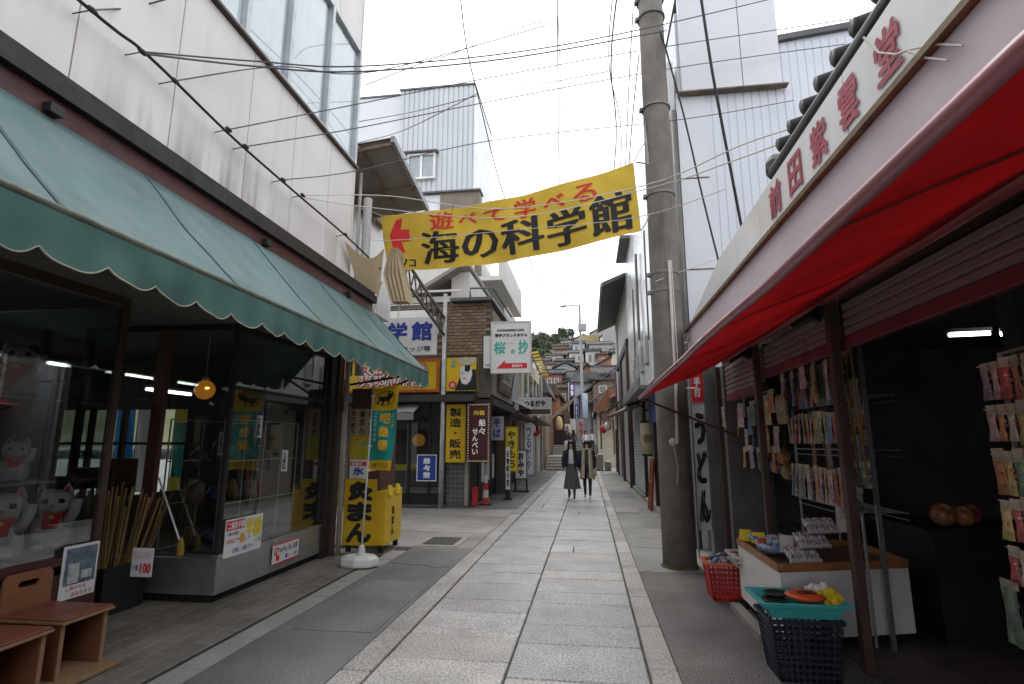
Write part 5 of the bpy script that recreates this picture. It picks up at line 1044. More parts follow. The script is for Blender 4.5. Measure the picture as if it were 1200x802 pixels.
plank_m = M('brown_cladding', (.19, .155, .125), .7, .15, 2, streak=.2)
# brick pieces proud of a mortar bed on the facing wall
part(cs, 'wall', M('mortar_brown', (.10, .085, .07), .9), (-3.75, 13.33, 2.62, -2.40, 17, 5.05), (-9, 13.36, 2.6, -3.751, 17, 3.70))
Rk = random.Random(11); bks = [M('brick_tone%d' % i, c, .8, .15, 8, rnd=.15) for i, c in enumerate(((.20, .14, .09), (.165, .115, .075), (.23, .165, .11)))]
BKM = []
for m in bks: q = MB(); q.box(-.1, -.02, -.036, .1, .02, .036); BKM.append(q.mesh('brick', m, bevel=.004))
for r in range(16):
    for i in range(7):
        x = -3.66 + i * .212 + (r % 2) * .106; z = 3.74 + r * .084
        if x > -2.42: continue
        o = bpy.data.objects.new('brick', BKM[Rk.randrange(3)]); COL.objects.link(o); o.parent = cs; o.location = Vector((x, 13.325 + Rk.uniform(-.003, .003), z)) - wl(cs)
part(cs, 'cornice', flash_m, (-3.4, 13.1, 5.06, -2.3, 17, 5.14)); b = MB(); b.tube([(-2.9, 13.2, 5.15), (-2.9, 13.2, 5.4), (-2.32, 13.25, 5.4), (-2.30, 16.5, 5.4)], .03, 6); b.build('railing', flash_m, cs)
part(cs, 'side_cladding', plank_m, (-2.69, 13.36, 2.62, -2.39, 17.3, 3.7)) if False else None
part(cs, 'side_wall', plank_m, (-2.40, 13.5, 2.7, -2.36, 17.2, 4.9), bevel=0)
part(cs, 'canopy', M('canopy_black', (.04, .038, .036), .7), (-9, 12.85, 2.50, -2.72, 13.35, 2.66)); part(cs, 'canopy', black_wood, (-2.72, 13.1, 2.42, -2.25, 17.2, 2.56))
part(cs, 'room_wall', dark_room, (-9, 17, 0, -2.4, 17.2, 5.0), (-9, 13.5, 2.45, -2.9, 17, 2.5)); part(cs, 'floor', dark_floor, (-9, 13.3, -.02, -2.85, 17, .04))
part(cs, 'glass_front', shop_glass, (-5.4, 13.5, .3, -3.5, 13.51, 2.42)); part(cs, 'front_frame', black_wood, *[(x, 13.47, .04, x + .06, 13.54, 2.48) for x in (-5.0, -4.5, -3.97, -3.52)], (-5.4, 13.48, .04, -3.5, 13.52, .3))
part(cs, 'counter_shelf', ink_yellow, (-5.1, 13.56, .84, -3.97, 13.9, .98)); part(cs, 'side_front', black_wood, (-2.9, 14.3, .04, -2.84, 17, 2.42))
for y in (14.6, 15.4, 16.2): part(cs, 'side_panel', sign_white, (-2.835, y, .5, -2.825, y + .35, 1.2))
# tiled pillar with rounded corner
pl = MB(); pl.box(-3.46, 13.32, .02, -2.95, 13.85, 1.05); part(cs, 'tiled_pillar', M('grout_pale', (.34, .32, .28), .8), (-3.455, 13.335, .02, -3.0, 13.9, 1.06))
tp = cs.children[-1]; ttm = M('tile_greyblue', (.075, .08, .085), .3, .2, 8, rnd=.2, spec=.6); q = MB(); q.box(-.052, -.008, -.052, .052, .008, .052); TT = q.mesh('tile', ttm, bevel=.004)
for j in range(9):
    for i in range(4):
        o = bpy.data.objects.new('tile', TT); COL.objects.link(o); o.parent = tp; o.location = Vector((-3.40 + i * .115, 13.33, .08 + j * .115)) - wl(tp)
    for i in range(3):
        o = bpy.data.objects.new('tile', TT); COL.objects.link(o); o.parent = tp; o.location = Vector((-2.945 + .02 * (i > 0), 13.36 + .06 * i + .04, .08 + j * .115)) - wl(tp); o.rotation_euler = (0, 0, (.6, 1.2, 1.57)[i])
flat_round = MB(); flat_round.lathe([(.10, .02), (.10, 1.055)], (-3.02, 13.43, 0), 12); flat_round.build('rounded_corner', MATS['grout_pale'], tp)
b = MB(); b.grid(lambda u, v: (-5.6 + u * 1.5, 12.6 + v * .6, 2.22 + v * .26 + .02 * math.sin(u * 9)), 10, 3); b.grid(lambda u, v: (-5.6 + u * 1.5, 12.6 + v * .6, 2.215 + v * .26 + .02 * math.sin(u * 9)), 10, 3); b.grid(lambda u, v: (-5.6 + u * 1.5, 12.6, 2.05 + v * .17), 10, 2)
b.build('grey_awning', M('grey_cloth', (.22, .21, .20), .8, .15), cat='awning', label='small grey cloth awning over the dark front of the corner shop')
p = at_y(491, 516, 13.8); l = thing('globe_lamp', 'amber globe lamp hanging inside the dark front of the corner shop', 'lamp', p); b = MB(); b.ball(p, .16, 16); b.build('globe', M('amber_globe', (.45, .2, .05), .4, .1, emit=(1, .4, .08), estr=.16), l, smooth=True); b = MB(); b.tube([p + Vector((0, 0, .15)), (p.x, p.y, 2.44)], .012, 6); b.build('cord', black_rubber, l)
# signs of the corner shop
def face(px0, py0, px1, py1, Yd):
    a, c = at_y(px0, py1, Yd), at_y(px1, py0, Yd); return a, c.x - a.x, c.z - a.z
o, w, h = face(402, 420, 515, 461, 13.2)
t, n = sign('shop_sign', 'long yellow sign in an orange frame partly hidden by the green awning', 'sign', o, X, Z, w, h, sign_yellow, .08, M('orange_rim', (.45, .10, .02), .5), .07)
text(t, [ink_white, ink_black, ink_red], [('灸まん本舗', .35, .10, w - .65, h - .2, 1, .07), ('灸まん本舗', .37, .12, w - .69, h - .24, 0, .045, 0, 3), ('灸まん本舗', .39, .14, w - .73, h - .28, 2, .0, 0, 5)], o, X, Z, n, .012)
o, w, h = face(449, 371, 512, 417, 12.6)
t, n = sign('museum_sign', 'white museum sign with two large blue characters below the metal truss', 'sign', o, X, Z, w, h, sign_white, .08)
text(t, [ink_blue, ink_black], [('学', w * .07, h * .36, w * .38, h * .52, 0, .022), ('館', w * .52, h * .36, w * .40, h * .52, 0, .022), ('ブリッジ等', w * .22, h * .08, w * .68, h * .16, 1, .003)], o, X, Z, n)
o, w, h = face(522, 474, 545.5, 542, 13.22)
t, n = sign('shop_sign', 'upright yellow sign with five black characters above the tiled pillar', 'sign', o, X, Z, w, h, sign_yellow, .09)
text(t, [ink_black], [('製造・販売', w * .18, h * .05, w * .62, h * .9, 0, .008, 1)], o, X, Z, n)
o, w, h = face(547, 473, 574.5, 542, 12.95)
t, n = sign('shop_sign', 'upright dark maroon sign framed with rows of small cream bulbs', 'sign', o, X, Z, w, h, sign_maroon, .16)
text(t, [ink_white, ink_yellow], [('元祖', w * .26, h * .80, w * .5, h * .08, 1, .004), ('船々', w * .5, h * .46, w * .3, h * .28, 0, .006, 1), ('せんべい', w * .22, h * .12, w * .26, h * .46, 0, .006, 1)], o, X, Z, n)
part(t, 'sign_rim', maroon, *[(o.x + a, o.y - .03, o.z + c, o.x + a + e, o.y - .001, o.z + c + g) for a, c, e, g in ((0, 0, w, .06), (0, h - .06, w, .06), (0, .06, .06, h - .12), (w - .06, .06, .06, h - .12))])
q = MB(); q.ball((0, 0, 0), .019, 6); bm_ = q.mesh('bulb', bulb_cream, smooth=True)
bp_ = [(.03 + (w - .06) * i / 9, c) for i in range(10) for c in (.03, h - .03)] + [(a, .03 + (h - .06) * i / 22) for i in range(1, 22) for a in (.03, w - .03)]
for a, c in bp_:
    e = bpy.data.objects.new('bulb', bm_); COL.objects.link(e); e.parent = t; e.location = Vector((o.x + a, o.y - .042, o.z + c)) - wl(t)
o, w, h = face(488, 533, 512, 564, 13.15)
t, n = sign('shop_sign', 'small blue sign with three white characters beside the grey lamp post', 'sign', o, X, Z, w, h, sign_blue, .04, ink_white, .02)
text(t, [ink_white], [('船々堂', w * .32, h * .1, w * .36, h * .8, 0, .014, 1)], o, X, Z, n)
o, w, h = face(521, 417, 560, 460, 13.2)
t, n = sign('picture_sign', 'yellow picture sign of a white painted actor face under a straw hat', 'sign', o, X, Z, w, h, sign_yellow, .09, black_rubber, .03)
straw = M('straw_print', (.46, .40, .28), .7, .3, 14); fw_ = M('face_print', (.62, .61, .61), .6)
q = MB(); q2 = lambda pts, k, l: q.flat([(x * w, y * h) for x, y in pts], o + n * l, X, Z, k)
q2([(.3, .05), (.42, .3), (.5, .62), (.95, .62), (.96, .05)], 3, .006); q2([(.52, .24), (.46, .42), (.47, .68), (.6, .74), (.80, .72), (.84, .5), (.78, .3), (.66, .2)], 0, .008)
q2([(.60, .76), (.61, .58), (.72, .55), (.78, .62), (.78, .76)], 3, .010); q2([(.36, .80), (.42, .94), (.6, .97), (.96, .95), (.96, .80), (.7, .74), (.5, .75)], 2, .012)
q2([(.53, .40), (.60, .36), (.68, .38), (.60, .395)], 1, .011); q2([(.51, .52), (.57, .54), (.57, .52), (.51, .50)], 3, .011)
q2([(.45, .04), (.95, .20), (.95, .26), (.45, .10)], 3, .013); q.flat([(w * .24 + .1 * math.cos(i * .4), h * .2 + .1 * math.sin(i * .4)) for i in range(16)], o + n * .008, X, Z, 1)
letters(q, '金', o + n * .010 + X * (w * .24 - .055) + Z * (h * .2 - .055), X, Z, .11, .11, .004, 0); column(q, '石松', o + n * .009 + X * w * .18 + Z * h * .66, X, Z, .12, .24, .004, 4)
q.build('printed_face', [fw_, ink_red, straw, ink_black, ink_green], t)
# hotel sign
o, w, h = face(575, 376, 622, 438, 13.0)
t, n = sign('hotel_sign', 'white hotel sign with green brush characters and a red arrow, hung from the corner', 'sign', o, X, Z, w, h, sign_white, .16, plastic_white, .03)
text(t, [ink_black, ink_green, ink_red, ink_white], [('政府登録国際観光旅館', w * .15, h * .80, w * .68, h * .05, 0, .001), ('琴平グランドホテル', w * .10, h * .69, w * .82, h * .07, 0, .005), ('桜', w * .07, h * .37, w * .30, h * .24, 1, .009), ('の', w * .50, h * .37, w * .10, h * .09, 1, .006), ('抄', w * .68, h * .36, w * .25, h * .27, 1, .009), ('さくらのしょう', w * .38, h * .56, w * .22, h * .025, 2)], o, X, Z, n)
q = MB(); q.flat([(w * .14, h * .09), (w * .36, h * .25), (w * .36, h * .19), (w * .90, h * .19), (w * .90, h * .09)], o + n * .005, X, Z, 0); letters(q, '80M', o + n * .007 + X * w * .53 + Z * h * .11, X, Z, w * .25, h * .055, .003, 1); q.build('arrow', [ink_red, ink_white], t)
q = MB()
for z in (.2, h - .2): q.bar(o + Vector((0, -.08, z)), o + Vector((-.12, -.08, z)), .04)
q.build('bracket', grey_paint, t)
b = MB(); b.box(o.x - .20, 13.1, o.z + .15, o.x - .03, 13.3, o.z + .95); b.build('panel_box', sign_white, cat='sign', label='narrow blank white panel fixed left of the hotel sign', bevel=.006)
# silver lamp post with truss arm
lpst = thing('lamp_post', 'slim grey steel post standing before the corner shop', 'post', (-3.48, 12.95, 0))
b = MB(); b.tube([(-3.48, 12.95, 0), (-3.48, 12.95, 1.2), (-3.48, 12.95, 5.2)], [.065, .055, .05], 12); b.build('shaft', M('galvanised', (.36, .36, .35), .5, .2, 5, metal=.4), lpst, smooth=True)
p0, p1 = at_z(470, 322, 4.75), Vector((-3.48, 12.9, 4.15))
tr_ = thing('truss_arm', 'dark steel truss running from the grey post to the folded cream cloth', 'truss', p1)
tm_ = M('truss_brown', (.10, .085, .075), .6, .25); up_ = Vector((0, 0, .42))
b = MB(); b.bar(p0, p1, .05); b.build('chord', tm_, tr_); b = MB(); b.bar(p0 + up_, p1 + up_, .05); b.build('chord', tm_, tr_)
for i in range(8):
    a, c = p0.lerp(p1, i / 8), p0.lerp(p1, (i + 1) / 8); b = MB(); b.bar(a + up_, a.lerp(c, .5), .028); b.bar(a.lerp(c, .5), c + up_, .028); b.build('brace', tm_, tr_)
# side street face of the corner shop: framed picture, hanging signs
q, n = sign('framed_picture', 'brown framed brush picture leaning out from the side wall of the corner shop', 'sign', (-2.32, 14.2, 2.86), Y_, Vector((.16, 0, 1)), 2.3, 1.25, M('picture_dark', (.10, .09, .075), .5, .7, 5), .05, brown_frame, .12)
text(q, [M('brush_pale', (.40, .39, .36), .6)], [('金毘羅', .3, .25, 1.7, .8, 0, .01)], (-2.32, 14.2, 2.86), Y_, Vector((.16, 0, 1)).normalized(), n, .01)
def vsign(label, px0, py0, px1, py1, Yd, faceM, txt_, txtM, rim=None, legs=False, bold=.006, d=.06, cat='sign', wf=.6):
    o, w, h = face(px0, py0, px1, py1, Yd); t, n = sign('standing_sign' if legs else 'hanging_sign', label, cat, o, X, Z, w, h, faceM, d, rim, .035)
    if txt_: text(t, [txtM], [(txt_, w * (1 - wf) / 2, h * .08, w * wf, h * .84, 0, bold, 1)], o, X, Z, n, .014 if rim else .004)
    if legs:
        b = MB(); b.box(o.x, o.y - .05, .0, o.x + .05, o.y + .12, max(o.z, .12)); b.box(o.x + w - .05, o.y - .05, .0, o.x + w, o.y + .12, max(o.z, .12)); b.box(o.x - .05, o.y - .1, .0, o.x + w + .05, o.y + .16, .05); b.build('stand_base', black_rubber, t)
    return t
vsign('pale hanging board with blue brush strokes under the canopy of the corner shop', 575, 488, 590, 516, 14.6, M('board_pale', (.35, .34, .36), .6, .2), 'そば', ink_blue, bold=.01)
vsign('yellow and cream hanging board with black brush writing beyond the corner shop', 592, 500, 607, 553, 15.6, ink_yellow, 'やきもち', ink_black, M('ochre_rim', (.4, .22, .03), .5))
vsign('narrow white standing sign with black characters by the corner shop', 592.5, 524, 597.5, 574, 15.2, sign_white, '名物船々堂', ink_black, None, True, .004, wf=.7)
vsign('white standing sign in a black frame further up the left pavement', 603, 527, 618, 562, 17.6, sign_white, 'おみや', ink_black, black_rubber, True, .012, wf=.45)
vsign('tall pale hanging sign with blue characters on the left row', 615, 496, 624, 556, 20.0, sign_white, 'つるだや', ink_blue, None, False, .005)
o, w, h = face(608, 466, 646, 487, 19.5)
t, n = sign('projecting_sign', 'grey box sign with black brush writing and a brown band projecting over the left pavement', 'sign', o, X, Z, w, h, M('box_sign_grey', (.42, .42, .43), .4), .25, plastic_white, .03)
text(t, [ink_black, brown_frame], [('つるだや', w * .17, h * .48, w * .66, h * .36, 0, .014), ('#', w * .03, h * .06, w * .94, h * .28, 1)], o, X, Z, n)
b = MB(); b.bar((o.x, 19.62, o.z + .15), (-2.8, 19.62, o.z + .15), .06); b.bar((o.x, 19.62, o.z + h - .15), (-2.8, 19.62, o.z + h - .15), .06); b.build('bracket', grey_paint, t)
# traffic cone with a wrapped pole
cn = thing('traffic_cone', 'red and white striped cone standing by the corner shop', 'traffic cone', (-2.58, 13.85, 0))
part(cn, 'base', black_rubber, (-2.72, 13.71, 0, -2.44, 13.99, .03)); 
for i, (a, c, z0, z1, m) in enumerate(((.10, .075, .03, .18, plastic_red), (.075, .07, .18, .36, plastic_white), (.07, .06, .36, .54, plastic_red), (.06, .05, .54, .72, plastic_white), (.05, .025, .72, 1.0, M('cone_blue', (.25, .25, .34), .5)))):
    b = MB(); b.lathe([(a, z0), (c, z1)], (-2.58, 13.85, 0), 14); b.build('cone_band', m, cn, smooth=False)
b = thing('fire_bucket', 'small red box standing left of the striped cone', 'box', (-2.78, 13.7, 0)); part(b, 'box_body', plastic_red, (-2.86, 13.5, .02, -2.72, 13.64, .42), bevel=.01); part(b, 'lid', plastic_red, (-2.87, 13.49, .421, -2.71, 13.65, .45), bevel=.005)
# rest of the left row
l2 = thing('grey_clad_shop', 'grey clad two storey shop next up the left row after the corner shop', 'shop', (-4, 20, 0))
part(l2, 'wall', M('l2_grey', (.30, .29, .28), .7, .12, 2, streak=.3), (-9, 17.3, 2.4, -2.75, 22.2, 4.7)); part(l2, 'ground_front', black_wood, (-9, 17.3, 0, -2.95, 22.2, 2.39)); part(l2, 'lower_eave', brown_frame, (-2.95, 17.3, 2.41, -2.15, 22.2, 2.5))
part(l2, 'door', sign_white, (-2.949, 19.0, .05, -2.92, 20.3, 2.1)); part(l2, 'roof', roof_m, (-9, 17.2, 4.71, -2.5, 22.3, 4.82))
l3 = thing('beige_shop', 'beige plastered shop at the far end of the left row', 'shop', (-4, 26, 0))
part(l3, 'wall', M('l3_beige', (.44, .38, .29), .8, .1, 2, streak=.25), (-9, 22.25, 0, -2.7, 31.0, 5.3)); part(l3, 'lower_eave', brown_frame, (-2.7, 22.3, 2.45, -2.0, 30.8, 2.55))
for y in (23.5, 25.5, 27.5, 29.3):
    w_ = part(l3, 'window', brown_frame, (-2.695, y, 3.4, -2.66, y + 1.1, 4.7)); part(w_, 'pane', win_glass, (-2.658, y + .06, 3.46, -2.65, y + 1.04, 4.64))
for y in (23, 25.6, 28.2): part(l3, 'door', M('door_grey%d' % int(y), (.30, .30, .28), .6), (-2.69, y, .02, -2.65, y + 2, 2.2))
b = MB(); b.tube([(-2.6, 30.9, 0), (-2.6, 30.9, 5.2)], .07, 8); b.build('downpipe', grey_paint, l3)
# white balcony building above the corner shop
bb = thing('balcony_building', 'white building with stepped balconies above the brick corner shop', 'building', (-5, 19, 5))
bal_w = M('balcony_white', (.55, .53, .50), .7, .06, 1, streak=.35, streak_col=(.25, .23, .2))
part(bb, 'wall', bal_w, (-9, 17.4, 4.83, -3.7, 24, 8.1)); part(bb, 'balcony', bal_w, (-3.69, 17.4, 6.9, -2.75, 23, 7.05), (-2.86, 17.4, 7.051, -2.75, 23, 8.0)); part(bb, 'balcony', bal_w, (-3.69, 17.4, 5.0, -2.55, 22.5, 5.14), (-2.66, 17.4, 5.141, -2.55, 22.5, 5.95))
for y in (17.8, 20.2): 
    for z in (5.4,): part(bb, 'window', alu, (-3.69, y, z, -3.66, y + 1.5, z + 1.3))
b = MB(); b.prism([(0, 0), (1.5, .9), (1.5, 1.0), (0, .12)], (-4.6, 13.6, 5.35), X, Z, (0, 3.6, 0)); b.build('sloped_canopy', can_m, bb); part(bb, 'beam', bal_w, (-6.5, 13.5, 5.15, -2.9, 13.62, 5.3)); part(bb, 'annex_wall', bal_w, (-3.6, 14.0, 5.15, -3.1, 17.3, 6.1))
part(bb, 'gallery_roof', M('corr_grey', (.20, .19, .18), .7, .2), (-8, 13.6, 5.0, -3.7, 13.7, 5.12)) 
for i, z in enumerate((5.4,)): part(bb, 'rail', white_wall, (-7, 13.4, z, -3.2, 13.46, z + .05))
# tall white corrugated building behind
tb = thing('tall_building', 'tall white corrugated building rising behind the balcony building on the left', 'building', (-6, 20, 0))
c0_, c1_ = at_y(470, 106, 18), at_y(556, 99, 18); xr = c1_.x; ye = at_x(575, 160, xr).y
z_top = c1_.z
part(tb, 'wall', panel_m, (c0_.x, 18.04, 4, xr - .001, ye, z_top - .02)); part(tb, 'wall', panel_m, (-12, 18.3, 4, c0_.x - .002, ye, at_y(440, 115, 18.3).z))
b = MB(); corr(b, (c0_.x, 18.0, 7.2), X, Z, xr - c0_.x, z_top - 7.2, .19, .035, (0, -1, 0)); b.build('corrugated_cladding', M('corr_blue', (.50, .525, .555), .45, .05, .8, streak=.1, spec=.5), tb)
part(tb, 'side_wall', panel_m, (xr, 18.0, 4, xr + .03, ye, z_top - .02)); part(tb, 'parapet_flashing', flash_m, (c0_.x - .03, 17.95, z_top - .02, xr + .05, ye, z_top + .05)); part(tb, 'parapet_flashing', flash_m, (-12, 18.25, at_y(440, 115, 18.3).z, c0_.x - .04, ye, at_y(440, 115, 18.3).z + .06))
o, w, h = face(477, 180, 511, 212, 17.95)
wn = part(tb, 'window', M('white_frame', (.66, .66, .66), .4), (o.x, 17.86, o.z, o.x + w, 17.99, o.z + .07), (o.x, 17.86, o.z + h - .07, o.x + w, 17.99, o.z + h), (o.x, 17.86, o.z + .07, o.x + .07, 17.99, o.z + h - .07), (o.x + w - .07, 17.86, o.z + .07, o.x + w, 17.99, o.z + h - .07), (o.x + w / 2 - .04, 17.87, o.z + .07, o.x + w / 2 + .04, 17.98, o.z + h - .07))
part(wn, 'pane', win_glass, (o.x + .07, 17.93, o.z + .07, o.x + w - .07, 17.936, o.z + h - .07)); part(wn, 'blind', M('blind_grey', (.30, .31, .33), .8), (o.x + .07, 17.955, o.z + .07, o.x + w - .07, 17.96, o.z + h - .07)); part(tb, 'window_hood', flash_m, (o.x - .1, 17.75, o.z + h + .02, o.x + w + .1, 17.99, o.z + h + .07))
o, w, h = face(515, 224, 562, 262, 17.5); part(tb, 'lower_block', MATS['brown_cladding'], (o.x, 17.5, 6.0, o.x + w, 17.99, o.z + h)); part(tb, 'lower_flashing', flash_m, (o.x - 1.2, 17.4, o.z + h, o.x + w + .05, 17.98, o.z + h + .06)); part(tb, 'lower_block', panel_m, (o.x - 1.3, 17.55, 6.0, o.x - .01, 17.99, o.z + h - .02))

# ================================================================== STEPS at the street's end, hillside town, trees
def hz(x, y):
    base = -0.06 if y < 33 else (0.70 if y < 40 else (1.3 + (y - 40) * 0.012 if y < 50 else 1.42 + (y - 50) * 0.262))
    return min(base, 34) + (1.8 * noise.noise((x * .03, y * .03, 3)) if y > 56 else 0) + (max(0, -x - 14) * .03 if y > 60 else 0)
b = MB()
ys_ = [52 + 3.2 * i for i in range(90)]
b.grid(lambda u, v: (-140 + 280 * u, 50 + 260 * v, hz(-140 + 280 * u, 50 + 260 * v) - .3), 70, 90)
tag(b.build('hillside', M('hill_earth', (.13, .125, .06), .95, .35, .12, .3, 2), smooth=True), 'green and earthen hillside behind the town', kind='structure')
stp = thing('stone_steps', 'stone steps climbing out of the end of the shopping street', 'steps', (-.9, 33, 0))
step_m = M('step_stone', (.25, .235, .21), .7, .18, 2, .2, 60, speck=.2); edge_m = M('step_edge_lit', (.45, .43, .40), .6, .1, 3)
def flight(x0, x1, y0, z0, n, rise, run, back):
    for i in range(n):
        part(stp, 'step', step_m, (x0, y0 + i * run, z0 + i * rise - .3, x1, y0 + (i + 1) * run - .004 if i < n - 1 else back, z0 + (i + 1) * rise), bevel=.01)
        part(stp, 'nosing', edge_m, (x0, y0 + i * run - .012, z0 + (i + 1) * rise - .05, x1, y0 + i * run - .002, z0 + (i + 1) * rise - .002))  # pale strip paints the light caught along each step edge
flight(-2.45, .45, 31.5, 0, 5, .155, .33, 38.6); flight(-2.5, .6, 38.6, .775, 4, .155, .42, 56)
for x in (.48, .9): part(stp, 'side_kerb', step_m, (x, 31.5, 0, x + .3, 33.4, .9 if x < .8 else .5))
HM = [M('house_%s' % n, c, .75, .12, 2, streak=.25) for n, c in (('white', (.52, .51, .49)), ('cream', (.46, .42, .34)), ('rust', (.30, .13, .075)), ('brick', (.28, .12, .085)), ('blue', (.43, .46, .52)), ('grey', (.30, .29, .28)), ('brown', (.16, .115, .085)))]
RM = [M('roof_%s' % n, c, .85, .3, 1.5, spec=.12) for n, c in (('slate', (.075, .075, .08)), ('brown', (.095, .065, .052)), ('pale', (.14, .135, .13)))]
def house(px0, px1, yr, ye, yb, Yd, wm, rm, label, cat='house', side=False, wins=2):
    a = at_y(px0, ye, Yd); c = at_y(px1, ye, Yd); zr = a.z + (at_y((px0 + px1) / 2, yr, Yd + 2.5).z - a.z) * .6; zb = at_y(px0, yb, Yd).z; d = 6 if Yd < 70 else 8
    t = thing('hill_house', label, cat, ((a.x + c.x) / 2, Yd + d / 2, zb - 2)); ov = .35
    part(t, 'wall', wm, (a.x, Yd, zb - 2, c.x, Yd + d, a.z - .02))
    b = MB(); ze = a.z
    if side: b.prism([(a.x - ov, ze), ((a.x + c.x) / 2, zr), (c.x + ov, ze), (c.x + ov, ze + .18), ((a.x + c.x) / 2, zr + .2), (a.x - ov, ze + .18)], (0, Yd - ov, 0), X, Z, (0, d + 2 * ov, 0)); part(t, 'gable', wm, (a.x + .4, Yd + .1, ze - .5, c.x - .4, Yd + d - .1, ze)); q = MB(); q.prism([(a.x, ze - .02), ((a.x + c.x) / 2, zr - .05), (c.x, ze - .02)], (0, Yd + .02, 0), X, Z, (0, d - .04, 0)); q.build('gable', wm, t)
    else:
        b.prism([(-ov, ze), (d / 2, zr), (d + ov, ze), (d + ov, ze + .16), (d / 2, zr + .2), (-ov, ze + .16)], (a.x - ov, Yd, 0), Y_, Z, (c.x - a.x + 2 * ov, 0, 0))
    r = b.build('roof', rm, t)
    if not side:
        b = MB(); k = max(3, int((c.x - a.x) / .32))
        for i in range(k + 1):
            x = a.x - ov + (c.x - a.x + 2 * ov) * i / k; b.bar((x, Yd - ov, ze + .19), (x, Yd + d / 2, zr + .21), .1, .07)
        b.bar((a.x - ov, Yd + d / 2, zr + .25), (c.x + ov, Yd + d / 2, zr + .25), .3, .22); b.build('roof_tile_rows', rm, r, kind='stuff')
    for i in range(wins):
        w = (c.x - a.x) / (wins * 2 + 1); x = a.x + w * (1 + 2 * i); h = min(1.4, (ze - zb) * .5)
        f = part(t, 'window', HM[0], (x - .06, Yd - .05, ze - .5 - h, x + w + .06, Yd - .005, ze - .44)); part(f, 'pane', M_win, (x, Yd - .06, ze - .44 - h, x + w, Yd - .052, ze - .5))
    return t
M_win = M('far_pane', (.10, .115, .13), .15, .2, 2, spec=.8)
house(640, 690, 430, 446, 470, 62, HM[6], RM[0], 'wide house with a long slate tiled roof in the middle of the hillside', wins=3)
house(610, 644, 434, 448, 470, 66, HM[1], RM[1], 'brown roofed house low on the hillside behind the left row')
house(676, 701, 421, 443, 462, 56, HM[2], RM[0], 'rust coloured house with a slate gable facing the street', side=True)
house(697, 722, 424, 440, 462, 51, HM[3], RM[0], 'brick red house right of the far lamp post')
house(686, 703, 406, 412, 430, 82, HM[0], RM[0], 'white house with two windows above the brick red house')
house(701, 719, 409, 416, 430, 80, HM[2], RM[1], 'small reddish house with a brown roof beside the white one')
house(667, 684, 407, 414, 426, 88, HM[0], RM[2], 'white balcony house left of the two windowed house')
house(640, 660, 412, 417, 436, 92, HM[1], RM[2], 'cream house at the left below the wooded ridge')
house(652, 670, 417, 424, 440, 78, HM[5], RM[0], 'dark grey house squeezed in the middle of the slope')
house(671, 685, 396, 403, 416, 112, HM[4], RM[0], 'bluish house high on the slope left of the lamp post')
house(690, 716, 397, 404, 414, 106, HM[5], RM[2], 'grey house with a wide pale roof high on the right', wins=3)
house(692, 714, 383, 391, 400, 150, HM[5], RM[0], 'grey gabled house on the skyline', side=True)
house(648, 664, 400, 406, 416, 118, HM[0], RM[1], 'white house with a brown roof under the wooded ridge')
house(624, 642, 416, 424, 440, 84, HM[0], RM[0], 'white house with a slate roof at the left edge of the gap')
house(718, 740, 404, 414, 440, 70, HM[1], RM[0], 'cream house half hidden by the right row')
house(580, 622, 420, 430, 450, 90, HM[5], RM[1], 'grey house behind the left row, farther left')
RH = random.Random(5)
for i, (px_, y_, Yd, wm, rm, l) in enumerate(((650, 428, 74, 1, 1, 'small cream house just above the long slate roof, left'), (662, 432, 70, 5, 0, 'small grey house just above the long slate roof, middle'), (674, 430, 72, 6, 1, 'small brown house above the long slate roof, right'), (658, 410, 100, 2, 0, 'rusty walled house in the middle of the upper slope'), (676, 418, 96, 5, 2, 'grey house with pale roof beside the bluish one'), (694, 420, 90, 6, 0, 'dark timber house under the wide pale roof'), (707, 404, 112, 0, 0, 'white house under the grey gable of the skyline'), (684, 398, 132, 1, 1, 'cream house beside the tan retaining wall'), (666, 399, 140, 5, 0, 'grey house on the skyline left of the lamp post'), (648, 439, 60, 3, 0, 'brick toned house peeping over the left row'), (668, 452, 55, 5, 0, 'grey house with dark eaves low in the gap'), (655, 456, 50, 6, 1, 'brown timber house low in the gap'), (706, 446, 46, 6, 0, 'brown timber house at the right of the gap'), (712, 396, 140, 0, 2, 'white house high at the right end of the skyline'))):
    w_ = RH.uniform(9, 13); house(px_ - w_, px_ + w_, y_ - RH.uniform(5, 8), y_, y_ + 16, Yd, HM[wm], RM[rm], l, side=i % 3 == 1, wins=1 + i % 2)
t = thing('concrete_block', 'plain concrete building on the skyline at the right', 'building', (7, 120, 20)); a, c = at_y(707, 378, 115), at_y(727, 395, 115); part(t, 'wall', HM[5], (a.x, 115, 12, c.x, 122, a.z)); part(t, 'parapet', RM[2], (a.x - .3, 114.8, a.z + .01, c.x + .3, 122.2, a.z + .4))
t = thing('retaining_wall', 'tan earthen retaining wall on the slope above the bluish house', 'wall', (0, 125, 20)); a, c = at_y(680, 393, 128), at_y(702, 408, 128); part(t, 'wall', M('tan_earth', (.34, .25, .13), .9, .25, .5), (a.x, 128, c.z - 3, c.x, 133, a.z))
